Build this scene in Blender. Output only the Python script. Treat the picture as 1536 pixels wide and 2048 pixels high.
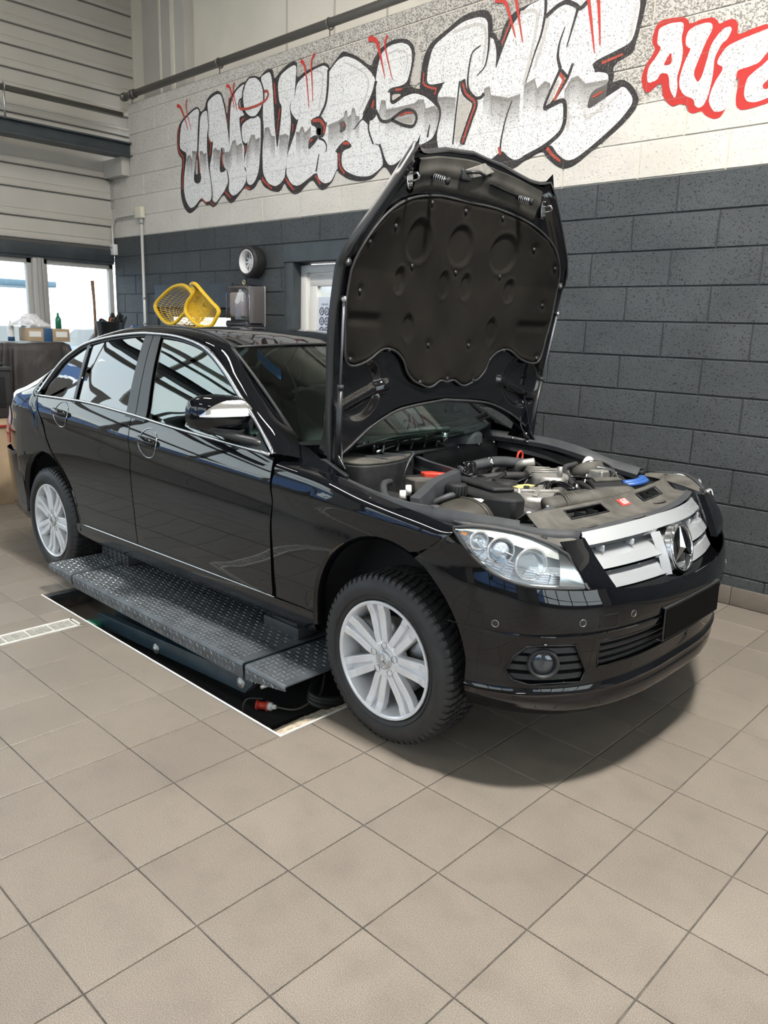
import bpy, bmesh, math, random
from mathutils import Vector, Matrix
random.seed(7)
PI = math.pi
sc = bpy.context.scene
for _o in list(bpy.data.objects): bpy.data.objects.remove(_o)
# ---------------------------------------------------------------- camera
CAM = Vector((2.6818, -0.6193, 1.4978))
cam = bpy.data.cameras.new('camera'); cam_o = bpy.data.objects.new('camera', cam)
sc.collection.objects.link(cam_o); sc.camera = cam_o
R_ = ((0.72066152, 0.69257118, 0.03149822), (-0.18067969, 0.14375675, 0.97297937), (-0.66932939, 0.70687987, -0.2287335))
mr = Matrix(((R_[0][0], R_[1][0], -R_[2][0], CAM.x), (R_[0][1], R_[1][1], -R_[2][1], CAM.y), (R_[0][2], R_[1][2], -R_[2][2], CAM.z), (0, 0, 0, 1)))
cam_o.matrix_world = mr
cam.sensor_fit = 'HORIZONTAL'; cam.sensor_width = 36; cam.lens = 36 * 1552.93 / 1536; cam.clip_start = 0.05; cam.clip_end = 400
# ---------------------------------------------------------------- world, lamps, exposure
sc.view_settings.view_transform = 'Standard'; sc.view_settings.look = 'None'
sc.view_settings.exposure = -0.1; sc.view_settings.gamma = 1.0
try: sc.view_settings.use_curve_mapping = False
except Exception: pass
w = bpy.data.worlds.new('world'); sc.world = w; w.use_nodes = True
nt = w.node_tree; nt.nodes.clear()
wo = nt.nodes.new('ShaderNodeOutputWorld'); bg = nt.nodes.new('ShaderNodeBackground')
tc = nt.nodes.new('ShaderNodeTexCoord'); sx = nt.nodes.new('ShaderNodeSeparateXYZ'); rp = nt.nodes.new('ShaderNodeValToRGB')
ns = nt.nodes.new('ShaderNodeTexNoise'); ns.inputs['Scale'].default_value = 2.5; ns.inputs['Detail'].default_value = 5
mx = nt.nodes.new('ShaderNodeMixRGB'); mx.inputs[2].default_value = (1, 1, 1, 1)
cr2 = nt.nodes.new('ShaderNodeValToRGB'); cr2.color_ramp.elements[0].position = .42; cr2.color_ramp.elements[1].position = .62
nt.links.new(tc.outputs['Generated'], sx.inputs[0]); nt.links.new(sx.outputs['Z'], rp.inputs[0])
nt.links.new(tc.outputs['Generated'], ns.inputs['Vector']); nt.links.new(ns.outputs['Fac'], cr2.inputs[0])
nt.links.new(cr2.outputs[0], mx.inputs[0]); nt.links.new(rp.outputs[0], mx.inputs[1]); nt.links.new(mx.outputs[0], bg.inputs[0]); nt.links.new(bg.outputs[0], wo.inputs[0])
rp.color_ramp.elements[0].color = (.92, .96, 1, 1); rp.color_ramp.elements[1].color = (.62, .78, 1, 1)
WORLD_STRENGTH = 4.8
bg.inputs['Strength'].default_value = WORLD_STRENGTH
LAMP_POWER = 1.0      # multiplies every ceiling lamp
# ---------------------------------------------------------------- helpers
COL = sc.collection
def link(name, me=None, parent=None, loc=None):
    o = bpy.data.objects.new(name, me); COL.objects.link(o)
    if parent is not None: o.parent = parent
    if loc is not None: o.location = loc
    return o
def tag(o, label=None, cat=None, group=None, kind=None):
    if label: o['label'] = label
    if cat: o['category'] = cat
    if group: o['group'] = group
    if kind: o['kind'] = kind
    return o
def V(*a): return Vector(a)
def cr_spline(pts, n, closed=False):
    """Catmull-Rom through points -> n samples per span"""
    P = [Vector(p) for p in pts]; out = []; m = len(P)
    rng = range(m if closed else m - 1)
    for i in rng:
        p1, p2 = P[i], P[(i + 1) % m]
        p0 = P[i - 1] if (i > 0 or closed) else p1 * 2 - p2
        p3 = P[(i + 2) % m] if (i + 2 < m or closed) else p2 * 2 - p1
        for k in range(n):
            t = k / n
            out.append(.5 * ((2 * p1) + (-p0 + p2) * t + (2 * p0 - 5 * p1 + 4 * p2 - p3) * t * t + (-p0 + 3 * p1 - 3 * p2 + p3) * t ** 3))
    if not closed: out.append(P[-1].copy())
    return out
def interp(tab, x):
    """smooth (monotone cubic) interpolation of a table [(x,v)...], v scalar"""
    n = len(tab)
    if x <= tab[0][0]: return tab[0][1]
    if x >= tab[-1][0]: return tab[-1][1]
    for i in range(n - 1):
        if tab[i][0] <= x <= tab[i + 1][0]: break
    def sl(j): return (tab[j + 1][1] - tab[j][1]) / (tab[j + 1][0] - tab[j][0])
    def tg(j):
        if j == 0: return sl(0)
        if j == n - 1: return sl(n - 2)
        a, b = sl(j - 1), sl(j)
        if a * b <= 0: return 0
        return 2 * a * b / (a + b)
    h = tab[i + 1][0] - tab[i][0]; t = (x - tab[i][0]) / h
    m0, m1 = tg(i) * h, tg(i + 1) * h
    return (2 * t ** 3 - 3 * t * t + 1) * tab[i][1] + (t ** 3 - 2 * t * t + t) * m0 + (-2 * t ** 3 + 3 * t * t) * tab[i + 1][1] + (t ** 3 - t * t) * m1
def lin(tab, x):
    if x <= tab[0][0]: return tab[0][1]
    for a, b in zip(tab, tab[1:]):
        if x <= b[0]: return a[1] + (b[1] - a[1]) * (x - a[0]) / (b[0] - a[0] + 1e-9)
    return tab[-1][1]
class MB:
    """collects geometry for ONE mesh object"""
    def __init__(s): s.v = []; s.f = []; s.m = []; s.sm = []; s.cur = 0
    def mat(s, i): s.cur = i; return s
    def add(s, vs, fs, smooth=False):
        b = len(s.v); s.v += [tuple(p) for p in vs]
        for f in fs: s.f.append(tuple(b + i for i in f)); s.m.append(s.cur); s.sm.append(smooth)
        return s
    def box(s, c, d, rot=None, bev=0):
        x, y, z = d[0] / 2, d[1] / 2, d[2] / 2
        if bev <= 0:
            vs = [V(a * x, b * y, e * z) for e in (-1, 1) for b in (-1, 1) for a in (-1, 1)]
            fs = [(0, 2, 3, 1), (4, 5, 7, 6), (0, 1, 5, 4), (2, 6, 7, 3), (0, 4, 6, 2), (1, 3, 7, 5)]
        else:
            bm = bmesh.new(); bmesh.ops.create_cube(bm, size=1)
            for q in bm.verts: q.co = V(q.co.x * d[0], q.co.y * d[1], q.co.z * d[2])
            bmesh.ops.bevel(bm, geom=bm.edges[:] + bm.verts[:], offset=min(bev, min(d) * .49), segments=2, affect='EDGES', profile=.5)
            bm.verts.index_update(); vs = [q.co.copy() for q in bm.verts]; fs = [tuple(q.index for q in f.verts) for f in bm.faces]; bm.free()
        M = rot if rot is not None else Matrix.Identity(3)
        return s.add([M @ p + Vector(c) for p in vs], fs, bev > 0)
    def box2(s, a, b, bev=0):
        return s.box([(a[i] + b[i]) / 2 for i in range(3)], [abs(b[i] - a[i]) for i in range(3)], None, bev)
    def tube(s, pts, r, n=8, closed=False, caps=True, flat=None):
        P = [Vector(p) for p in pts]; m = len(P); rs = r if isinstance(r, (list, tuple)) else [r] * m
        T = []
        for i in range(m):
            a = P[i - 1] if (i > 0 or closed) else P[i]; b = P[(i + 1) % m] if (i < m - 1 or closed) else P[i]
            T.append((b - a).normalized())
        up = V(0, 0, 1) if abs(T[0].z) < .9 else V(1, 0, 0)
        N = (up - T[0] * up.dot(T[0])).normalized(); vs = []
        for i in range(m):
            N = (N - T[i] * N.dot(T[i])); N = N.normalized() if N.length > 1e-6 else T[i].orthogonal().normalized()
            B = T[i].cross(N)
            for k in range(n):
                a = 2 * PI * k / n; fl = flat or 1
                vs.append(P[i] + N * math.cos(a) * rs[i] * fl + B * math.sin(a) * rs[i])
        fs = []
        for i in range(m if closed else m - 1):
            j = (i + 1) % m
            for k in range(n): l = (k + 1) % n; fs.append((i * n + k, i * n + l, j * n + l, j * n + k))
        if caps and not closed: fs.append(tuple(range(n - 1, -1, -1))); fs.append(tuple((m - 1) * n + k for k in range(n)))
        return s.add(vs, fs, True)
    def lathe(s, prof, c, axis='z', n=32, close=False, rot=None):
        """prof: [(r, h)...] revolved about axis through c"""
        vs = []
        for r, h in prof:
            for k in range(n):
                a = 2 * PI * k / n; x, y = r * math.cos(a), r * math.sin(a)
                p = V(x, y, h) if axis == 'z' else (V(x, h, y) if axis == 'y' else V(h, x, y))
                vs.append((rot @ p if rot is not None else p) + Vector(c))
        fs = []
        m = len(prof)
        for i in range(m - 1 if not close else m):
            j = (i + 1) % m
            for k in range(n): l = (k + 1) % n; fs.append((i * n + k, i * n + l, j * n + l, j * n + k))
        return s.add(vs, fs, True)
    def grid(s, rows, smooth=True, close_u=False):
        """rows: list of equal-length point lists"""
        n = len(rows[0]); vs = [p for r in rows for p in r]; fs = []
        for i in range(len(rows) - 1):
            for k in range(n if close_u else n - 1):
                l = (k + 1) % n; fs.append((i * n + k, i * n + l, (i + 1) * n + l, (i + 1) * n + k))
        return s.add(vs, fs, smooth)
    def prism(s, poly, fn, d0, d1, smooth=False):
        """poly 2D list; fn(p, d) -> 3D; closed prism between depths d0,d1"""
        n = len(poly); vs = [fn(p, d0) for p in poly] + [fn(p, d1) for p in poly]
        s.add(vs, [tuple(range(n))[::-1], tuple(range(n, 2 * n))])
        return s.add(vs, [(i, (i + 1) % n, n + (i + 1) % n, n + i) for i in range(n)], smooth)
    def build(s, name, mats, parent=None, recalc=True, solid=0, bevel=0, sub=0, smooth_angle=None, offset=-1):
        me = bpy.data.meshes.new(name); me.from_pydata(s.v, [], s.f)
        if not isinstance(mats, (list, tuple)): mats = [mats]
        for m in mats: me.materials.append(m)
        for i, p in enumerate(me.polygons): p.material_index = s.m[i]; p.use_smooth = s.sm[i]
        if recalc:
            bm = bmesh.new(); bm.from_mesh(me); bmesh.ops.remove_doubles(bm, verts=bm.verts, dist=1e-5); bmesh.ops.recalc_face_normals(bm, faces=bm.faces); bm.to_mesh(me); bm.free()
        if smooth_angle is not None:
            for p in me.polygons: p.use_smooth = True
            try: me.set_sharp_from_angle(angle=math.radians(smooth_angle))
            except Exception: pass
        o = link(name, me, parent)
        if solid: md = o.modifiers.new('s', 'SOLIDIFY'); md.thickness = solid; md.offset = offset; md = o.modifiers.new('e', 'EDGE_SPLIT'); md.split_angle = math.radians(42)
        if bevel: md = o.modifiers.new('b', 'BEVEL'); md.width = bevel; md.segments = 2; md.limit_method = 'ANGLE'
        if sub: md = o.modifiers.new('u', 'SUBSURF'); md.levels = sub; md.render_levels = sub
        return o
# ---------------------------------------------------------------- materials
def new_mat(name):
    m = bpy.data.materials.new(name); m.use_nodes = True; nt = m.node_tree
    return m, nt, nt.nodes['Principled BSDF']
def pm(name, col, rough=.5, metal=0, spec=None, coat=0, coat_r=.03, trans=0, ior=None, alpha=1, emit=None, es=0, noise=None, bump=None):
    """noise=(scale, amount[, detail]) multiplies colour; bump=(scale, strength, dist)"""
    m, nt, b = new_mat(name)
    b.inputs['Base Color'].default_value = (*col, 1); b.inputs['Roughness'].default_value = rough; b.inputs['Metallic'].default_value = metal
    if spec is not None: b.inputs['Specular IOR Level'].default_value = spec
    if coat: b.inputs['Coat Weight'].default_value = coat; b.inputs['Coat Roughness'].default_value = coat_r
    if trans: b.inputs['Transmission Weight'].default_value = trans
    if ior: b.inputs['IOR'].default_value = ior
    if alpha < 1: b.inputs['Alpha'].default_value = alpha
    if emit: b.inputs['Emission Color'].default_value = (*emit, 1); b.inputs['Emission Strength'].default_value = es
    if noise or bump:
        t = nt.nodes.new('ShaderNodeTexCoord'); g = nt.nodes.new('ShaderNodeNewGeometry')
    if noise:
        n = nt.nodes.new('ShaderNodeTexNoise'); n.inputs['Scale'].default_value = noise[0]; n.inputs['Detail'].default_value = noise[2] if len(noise) > 2 else 4
        nt.links.new(g.outputs['Position'], n.inputs['Vector'])
        r = nt.nodes.new('ShaderNodeValToRGB'); a = noise[1]
        r.color_ramp.elements[0].position = .3; r.color_ramp.elements[1].position = .7
        r.color_ramp.elements[0].color = tuple(max(0, c * (1 - a)) for c in col) + (1,); r.color_ramp.elements[1].color = tuple(min(1, c * (1 + a)) for c in col) + (1,)
        nt.links.new(n.outputs['Fac'], r.inputs[0]); nt.links.new(r.outputs[0], b.inputs['Base Color'])
    if bump:
        n = nt.nodes.new('ShaderNodeTexNoise'); n.inputs['Scale'].default_value = bump[0]; n.inputs['Detail'].default_value = 3
        nt.links.new(g.outputs['Position'], n.inputs['Vector']); bp = nt.nodes.new('ShaderNodeBump'); bp.inputs['Strength'].default_value = bump[1]; bp.inputs['Distance'].default_value = bump[2]
        nt.links.new(n.outputs['Fac'], bp.inputs['Height']); nt.links.new(bp.outputs[0], b.inputs['Normal'])
    return m
def nd(nt, typ, **kw):
    n = nt.nodes.new(typ)
    for k, v in kw.items():
        if k.startswith('i_'): n.inputs[k[2:].replace('_', ' ')].default_value = v
        else: setattr(n, k, v)
    return n
def math_n(nt, op, a, b=None, c=None):
    n = nt.nodes.new('ShaderNodeMath'); n.operation = op
    for i, x in enumerate((a, b, c)):
        if x is None: continue
        if isinstance(x, (int, float)): n.inputs[i].default_value = x
        else: nt.links.new(x, n.inputs[i])
    return n.outputs[0]
def ramp(nt, src, stops, interp_='LINEAR'):
    r = nt.nodes.new('ShaderNodeValToRGB'); r.color_ramp.interpolation = interp_
    e = r.color_ramp.elements
    while len(e) < len(stops): e.new(.5)
    for i, (p, c) in enumerate(stops): e[i].position = p; e[i].color = (*c, 1) if len(c) == 3 else c
    nt.links.new(src, r.inputs[0]); return r.outputs[0]
def mixc(nt, fac, a, b, mode='MIX'):
    n = nt.nodes.new('ShaderNodeMixRGB'); n.blend_type = mode
    for i, x in ((0, fac), (1, a), (2, b)):
        if isinstance(x, (int, float)): n.inputs[i].default_value = x
        elif isinstance(x, tuple): n.inputs[i].default_value = (*x, 1) if len(x) == 3 else x
        else: nt.links.new(x, n.inputs[i])
    return n.outputs[0]

# ================================================================ THE SETTING
YW = 3.909; XG = -5.955; TILE = .30
PIT = (-1.497, 1.055, .596, 1.80)      # x0,y0,x1,y1
DRAIN = (-1.06, -1.5, -.935, 1.016)
# floor tile material
def mat_tile(name, k=1.0):
    m, nt, b = new_mat(name)
    g = nd(nt, 'ShaderNodeNewGeometry'); oi = nd(nt, 'ShaderNodeObjectInfo')
    n1 = nd(nt, 'ShaderNodeTexNoise', i_Scale=420., i_Detail=2.); n2 = nd(nt, 'ShaderNodeTexNoise', i_Scale=2.2, i_Detail=5.); n3 = nd(nt, 'ShaderNodeTexNoise', i_Scale=9., i_Detail=6.)
    for n in (n1, n2, n3): nt.links.new(g.outputs['Position'], n.inputs['Vector'])
    base = ramp(nt, n2.outputs['Fac'], [(.3, (.176 * k, .152 * k, .129 * k)), (.7, (.206 * k, .178 * k, .150 * k))])
    sp = ramp(nt, n1.outputs['Fac'], [(.36, (.70, .70, .70)), (.5, (1, 1, 1)), (.62, (1.5, 1.48, 1.44))])
    c = mixc(nt, 1.0, base, sp, 'MULTIPLY')
    st = ramp(nt, n3.outputs['Fac'], [(.46, (1, 1, 1)), (.70, (.88, .88, .89))])
    c = mixc(nt, 1.0, c, st, 'MULTIPLY')
    rv = ramp(nt, oi.outputs['Random'], [(0, (.93, .93, .93)), (1, (1.06, 1.06, 1.06))])
    c = mixc(nt, 1.0, c, rv, 'MULTIPLY')
    nt.links.new(c, b.inputs['Base Color'])
    nt.links.new(ramp(nt, n3.outputs['Fac'], [(.3, (.5, .5, .5)), (.7, (.36, .36, .36))]), b.inputs['Roughness'])
    bp = nd(nt, 'ShaderNodeBump', i_Strength=.25, i_Distance=.0006); nt.links.new(n1.outputs['Fac'], bp.inputs['Height']); nt.links.new(bp.outputs[0], b.inputs['Normal'])
    b.inputs['Specular IOR Level'].default_value = .45
    return m
M_tile = mat_tile('floor_tile'); M_tile2 = mat_tile('plinth_tile', .8)
M_grout = pm('grout', (.09, .08, .07), .85, noise=(14, .5))
M_groutlight = pm('grout_pale', (.5, .47, .42), .8)
def rect_sub(rects, h):
    out = []
    for (a, b, c, d) in rects:
        if h[0] >= c or h[2] <= a or h[1] >= d or h[3] <= b: out.append((a, b, c, d)); continue
        if h[0] > a: out.append((a, b, h[0], d))
        if h[2] < c: out.append((h[2], b, c, d))
        x0, x1 = max(a, h[0]), min(c, h[2])
        if h[1] > b: out.append((x0, b, x1, h[1]))
        if h[3] < d: out.append((x0, h[3], x1, d))
    return [r for r in out if r[2] - r[0] > .006 and r[3] - r[1] > .006]
def project(p):
    d = Vector(p) - CAM; z = d.dot(Vector(R_[2]))
    if z < .1: return None
    return (768 + 1552.93 * d.dot(Vector(R_[0])) / z, 1024 - 1552.93 * d.dot(Vector(R_[1])) / z, z)
def rect_box(mb, r, z0, z1, bev=.0):
    mb.box2((r[0], r[1], z0), (r[2], r[3], z1), bev)
fb = MB()
for r in rect_sub([(XG - .3, -7.2, 7.2, YW + .2)], PIT): rect_box(fb, r, -.4, -.0035)
rect_box(fb, PIT, -.4, -.11)
floor = fb.build('floor', M_grout); tag(floor, kind='structure')
G = .004
def tile_mesh(sx_, sy_):
    mb = MB(); a, b = sx_ / 2, sy_ / 2; c = .0016
    vs = [(-a, -b, -.008), (a, -b, -.008), (a, b, -.008), (-a, b, -.008), (-a, -b, -c), (a, -b, -c), (a, b, -c), (-a, b, -c), (-a + c, -b + c, 0), (a - c, -b + c, 0), (a - c, b - c, 0), (-a + c, b - c, 0)]
    fs = [(0, 1, 5, 4), (1, 2, 6, 5), (2, 3, 7, 6), (3, 0, 4, 7), (4, 5, 9, 8), (5, 6, 10, 9), (6, 7, 11, 10), (7, 4, 8, 11), (8, 9, 10, 11)]
    mb.add(vs, fs); me = bpy.data.meshes.new('tile'); me.from_pydata(mb.v, [], mb.f); me.materials.append(M_tile); return me, mb
tm_full, _ = tile_mesh(TILE - G, TILE - G)
cand = []; rest = []
for i in range(-20, 24):
    for j in range(-24, 13):
        r0 = (i * TILE + G / 2, j * TILE + G / 2, (i + 1) * TILE - G / 2, min((j + 1) * TILE, YW) - G / 2)
        if r0[3] <= r0[1]: continue
        if r0[2] < XG: continue
        hole = rect_sub(rect_sub([r0], (PIT[0] - .012, PIT[1] - .012, PIT[2] + .012, PIT[3] + .012)), (DRAIN[0] - .004, DRAIN[1], DRAIN[2] + .004, DRAIN[3] + .004))
        for r in hole:
            c = ((r[0] + r[2]) / 2, (r[1] + r[3]) / 2, 0); p = project(c)
            vis = p and -150 < p[0] < 1686 and 560 < p[1] < 2250
            hid = (-2.6 < c[0] < 1.2 and 1.5 < c[1] < 3.9)
            if vis and not hid: cand.append((p[2], r, c))
            else: rest.append(r)
cand.sort(key=lambda q: q[0])
for k, (z, r, c) in enumerate(cand):
    if k < 296:
        sx_, sy_ = r[2] - r[0], r[3] - r[1]
        full = abs(sx_ - (TILE - G)) < 1e-6 and abs(sy_ - (TILE - G)) < 1e-6
        me = tm_full if full else tile_mesh(sx_, sy_)[0]
        link('tile', me, floor, c)
    else: rest.append(r)
mb = MB()
for r in rest:
    _, t = tile_mesh(r[2] - r[0], r[3] - r[1]); cx, cy = (r[0] + r[2]) / 2, (r[1] + r[3]) / 2
    mb.add([(v[0] + cx, v[1] + cy, v[2]) for v in t.v], t.f)
tag(mb.build('tile_field', M_tile, floor, recalc=False), kind='stuff')
# pit: tiled bottom, steel edge angle, sand
M_steel_trim = pm('trim_steel', (.78, .76, .72), .45, .1)
M_pit = pm('pit_concrete', (.05, .045, .04), .8, noise=(8, .7), bump=(60, .5, .003))
mb = MB(); x0, y0, x1, y1 = PIT; t = .004
for a, b in (((x0 - .01, y0 - .008, -.05), (x1 + .01, y0, .002)), ((x1, y0, -.05), (x1 + .008, y1, .001))): mb.box2(a, b)
tag(mb.build('trim_1', M_steel_trim), kind='structure')
mb = MB(); mb.box2((x0 - .01, y0, -.045), (x0 + .03, y1, -.006)); tag(mb.build('trim_2', pm('pit_trim_dark', (.06, .065, .07), .4, .5)), kind='structure')
mb = MB()
for i in range(-5, 2):
    for j in range(3, 6):
        a, b, c, d = max(i * TILE, x0) + .002, max(j * TILE, y0) + .002, min((i + 1) * TILE, -.3) - .002, min((j + 1) * TILE, y1) - .002
        if c > a and d > b: o = MB(); o.box2((a, b, -.115), (c, d, -.104)); o.build('pit_tile', mat_tile_dark if 'mat_tile_dark' in globals() else M_tile2, floor)
# heap of pale sand / grit at the front end of the pit
M_sand = pm('sand', (.66, .56, .42), .95, noise=(40, .45, 6), bump=(220, .4, .002)); M_grit = pm('dark_grit', (.05, .048, .045), .9, noise=(160, .9, 8), bump=(200, 1, .004))
def sheet(x0_, y0_, x1_, y1_, nx, ny, fz): return [[(x0_ + (x1_ - x0_) * i / nx, y0_ + (y1_ - y0_) * j / ny, fz(x0_ + (x1_ - x0_) * i / nx, y0_ + (y1_ - y0_) * j / ny)) for j in range(ny + 1)] for i in range(nx + 1)]
rr = random.Random(3)
mb = MB(); mb.grid(sheet(x1 - .19, y0 + .002, x1 - .001, y1 - .01, 12, 60, lambda x, y: -.102 + .088 * max(0, (x - (x1 - .19)) / .19) ** .75 + rr.uniform(-.003, .003)))
tag(mb.build('sand_heap', M_sand, recalc=False), 'pale sandy grit heaped against the front edge of the lift pit', 'sand', kind='stuff')
mb = MB(); mb.grid(sheet(.30, y0 + .002, x1 - .191, y1 - .01, 8, 60, lambda x, y: -.1065 + rr.uniform(-.002, .004)))
tag(mb.build('dark_grit', M_grit, recalc=False), 'black oily dirt covering the bottom of the lift pit', 'dirt', kind='stuff')
# ---------------------------------------------------------------- block wall (right)
def mat_block(name, kind):
    m, nt, b = new_mat(name)
    g = nd(nt, 'ShaderNodeNewGeometry'); sp = nd(nt, 'ShaderNodeSeparateXYZ'); nt.links.new(g.outputs['Position'], sp.inputs[0])
    mp = nd(nt, 'ShaderNodeMapping'); mp.inputs['Scale'].default_value = (1, 1, 1.25); nt.links.new(g.outputs['Position'], mp.inputs[0])
    n1 = nd(nt, 'ShaderNodeTexNoise', i_Scale=95., i_Detail=3., i_Roughness=.6); n2 = nd(nt, 'ShaderNodeTexNoise', i_Scale=3., i_Detail=4.); n3 = nd(nt, 'ShaderNodeTexNoise', i_Scale=210., i_Detail=2.)
    for n in (n1, n2, n3): nt.links.new(mp.outputs[0], n.inputs['Vector'])
    if kind == 'dark':
        base = ramp(nt, n2.outputs['Fac'], [(.3, (.042, .048, .051)), (.7, (.057, .064, .067))])
        pit = ramp(nt, n1.outputs['Fac'], [(.37, (.18, .18, .18)), (.42, (1, 1, 1))])
        hi = ramp(nt, n3.outputs['Fac'], [(.5, (1, 1, 1)), (.70, (1.9, 1.9, 1.9))])
        c = mixc(nt, 1, mixc(nt, 1, base, pit, 'MULTIPLY'), hi, 'MULTIPLY'); rgh = .55
    else:
        # white painted blocks; the upper ones are rough and porous, with spray dust behind the letters
        base = ramp(nt, n2.outputs['Fac'], [(.3, (.58, .555, .50)), (.7, (.65, .62, .565))])
        zf = ramp(nt, math_n(nt, 'SUBTRACT', sp.outputs['Z'], 2.0), [(.80, (0, 0, 0)), (.84, (1, 1, 1))])
        xs = math_n(nt, 'MULTIPLY_ADD', sp.outputs['X'], .2, 1.0)
        xf = ramp(nt, xs, [(.05, (.35, .35, .35)), (.3, (.85, .85, .85)), (.5, (1.15, 1.15, 1.15))])
        dens = math_n(nt, 'MULTIPLY', zf, xf)
        th = math_n(nt, 'MULTIPLY_ADD', dens, .13, .335)
        hole = math_n(nt, 'LESS_THAN', n1.outputs['Fac'], th)
        thg = math_n(nt, 'MULTIPLY_ADD', dens, .26, .30); g2 = math_n(nt, 'LESS_THAN', n3.outputs['Fac'], thg)
        c = mixc(nt, math_n(nt, 'MULTIPLY', g2, .32), base, (.30, .285, .26))
        c = mixc(nt, math_n(nt, 'MULTIPLY', hole, .72), c, (.12, .11, .10)); rgh = .6
    nt.links.new(c, b.inputs['Base Color']); b.inputs['Roughness'].default_value = rgh
    bp = nd(nt, 'ShaderNodeBump', i_Strength=.55, i_Distance=.004); nt.links.new(ramp(nt, n1.outputs['Fac'], [(.34, (0, 0, 0)), (.45, (1, 1, 1))]), bp.inputs['Height']); nt.links.new(bp.outputs[0], b.inputs['Normal'])
    b.inputs['Specular IOR Level'].default_value = .4 if kind == 'dark' else .3
    return m
M_bd = mat_block('block_dark', 'dark'); M_bw = mat_block('block_white', 'white')
M_jd = pm('joint_dark', (.03, .035, .038), .6); M_jw = pm('joint_white', (.62, .58, .51), .6)
CH = .2025; CZ = -.030; BL = .5085; XR = 7.2; ZTOP = 3.72
OPEN = [(-2.90, -.1, -1.62, 2.15), (-5.06, .95, -3.70, 1.66)]      # door and window openings (x0,z0,x1,z1)
NOTCH = (XG - .3, 3.02, -5.52, 4.0)
SPLIT = CZ + 12 * CH
wall = MB()
core = [(XG, 0, XR, ZTOP)]
for h in OPEN + [NOTCH]: core = rect_sub(core, h)
for r in core:
    for zz0, zz1, mi in ((r[1], min(r[3], SPLIT), 0), (max(r[1], SPLIT), r[3], 1)):
        if zz1 > zz0: wall.mat(mi).box2((r[0], YW + .007, zz0), (r[2], YW + .2, zz1))
wall_r = wall.build('wall_right', [M_jd, M_jw]); tag(wall_r, kind='structure')
JB = .009
bl_cache = {}
def block_mesh(sx_, sz_, mat, key):
    k = (round(sx_, 4), round(sz_, 4), mat.name)
    if k in bl_cache: return bl_cache[k]
    a, b = sx_ / 2, sz_ / 2; c = .0035
    vs = [(-a, .02, -b), (a, .02, -b), (a, .02, b), (-a, .02, b), (-a, c, -b), (a, c, -b), (a, c, b), (-a, c, b), (-a + c, 0, -b + c), (a - c, 0, -b + c), (a - c, 0, b - c), (-a + c, 0, b - c)]
    fs = [(0, 1, 5, 4), (1, 2, 6, 5), (2, 3, 7, 6), (3, 0, 4, 7), (4, 5, 9, 8), (5, 6, 10, 9), (6, 7, 11, 10), (7, 4, 8, 11), (8, 9, 10, 11)]
    me = bpy.data.meshes.new('block'); me.from_pydata(vs, [], fs); me.materials.append(mat); bl_cache[k] = me; return me
bl = []
for n in range(0, 19):
    z0_, z1_ = CZ + n * CH, CZ + (n + 1) * CH; z1_ = min(z1_, ZTOP)
    off = .0975 + (0 if n % 2 == 1 else BL / 2)
    for k in range(-13, 15):
        a, b = off + k * BL, off + (k + 1) * BL; a = max(a, XG); b = min(b, XR)
        if b - a < .02: continue
        rs = [(a + JB / 2, max(z0_, .0) + JB / 2, b - JB / 2, z1_ - JB / 2)]
        for h in OPEN + [NOTCH]: rs = rect_sub(rs, (h[0] - .003, h[1], h[2] + .003, h[3]))
        for r in rs:
            c = ((r[0] + r[2]) / 2, YW, (r[1] + r[3]) / 2); p = project(c)
            vis = p and -60 < p[0] < 1700 and -80 < p[1] < 1300
            hid = (vis and 720 < p[0] < 1080 and 380 < p[1] < 780) or (vis and p[1] > 660 and p[0] < 640)
            bl.append((0 if (vis and not hid) else 1, p[2] if p else 99, r, c, M_bd if n < 12 else M_bw))
bl.sort(key=lambda q: (q[0], q[1]))
rb = MB(); rw = MB()
jr = random.Random(5)
for k, (hid, z, r, c, mt) in enumerate(bl):
    me = block_mesh(r[2] - r[0], r[3] - r[1], mt, k); dy = jr.uniform(-.0012, .0012)
    if not hid and k < 298: link('block', me, wall_r, (c[0], c[1] + dy, c[2]))
    else: (rb if mt is M_bd else rw).add([(v.co.x + c[0], v.co.y + c[1] + dy, v.co.z + c[2]) for v in me.vertices], [tuple(f.vertices) for f in me.polygons])
tag(rb.build('block_field', M_bd, wall_r, recalc=False), kind='stuff'); tag(rw.build('block_field', M_bw, wall_r, recalc=False), kind='stuff')
# plinth tiles along the foot of the wall
pl = MB(); pl.box2((XG, YW - .006, 0), (XR, YW + .01, .105)); bs = pl.build('baseboard_right', M_grout); tag(bs, kind='structure')
for k in range(-20, 24):
    a, b = k * TILE + .002, (k + 1) * TILE - .002
    if a < XG: continue
    o = MB(); o.box2((a, YW - .016, .003), (b, YW - .002, .109), .0015); o.build('plinth_tile', M_tile2, bs)
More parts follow.
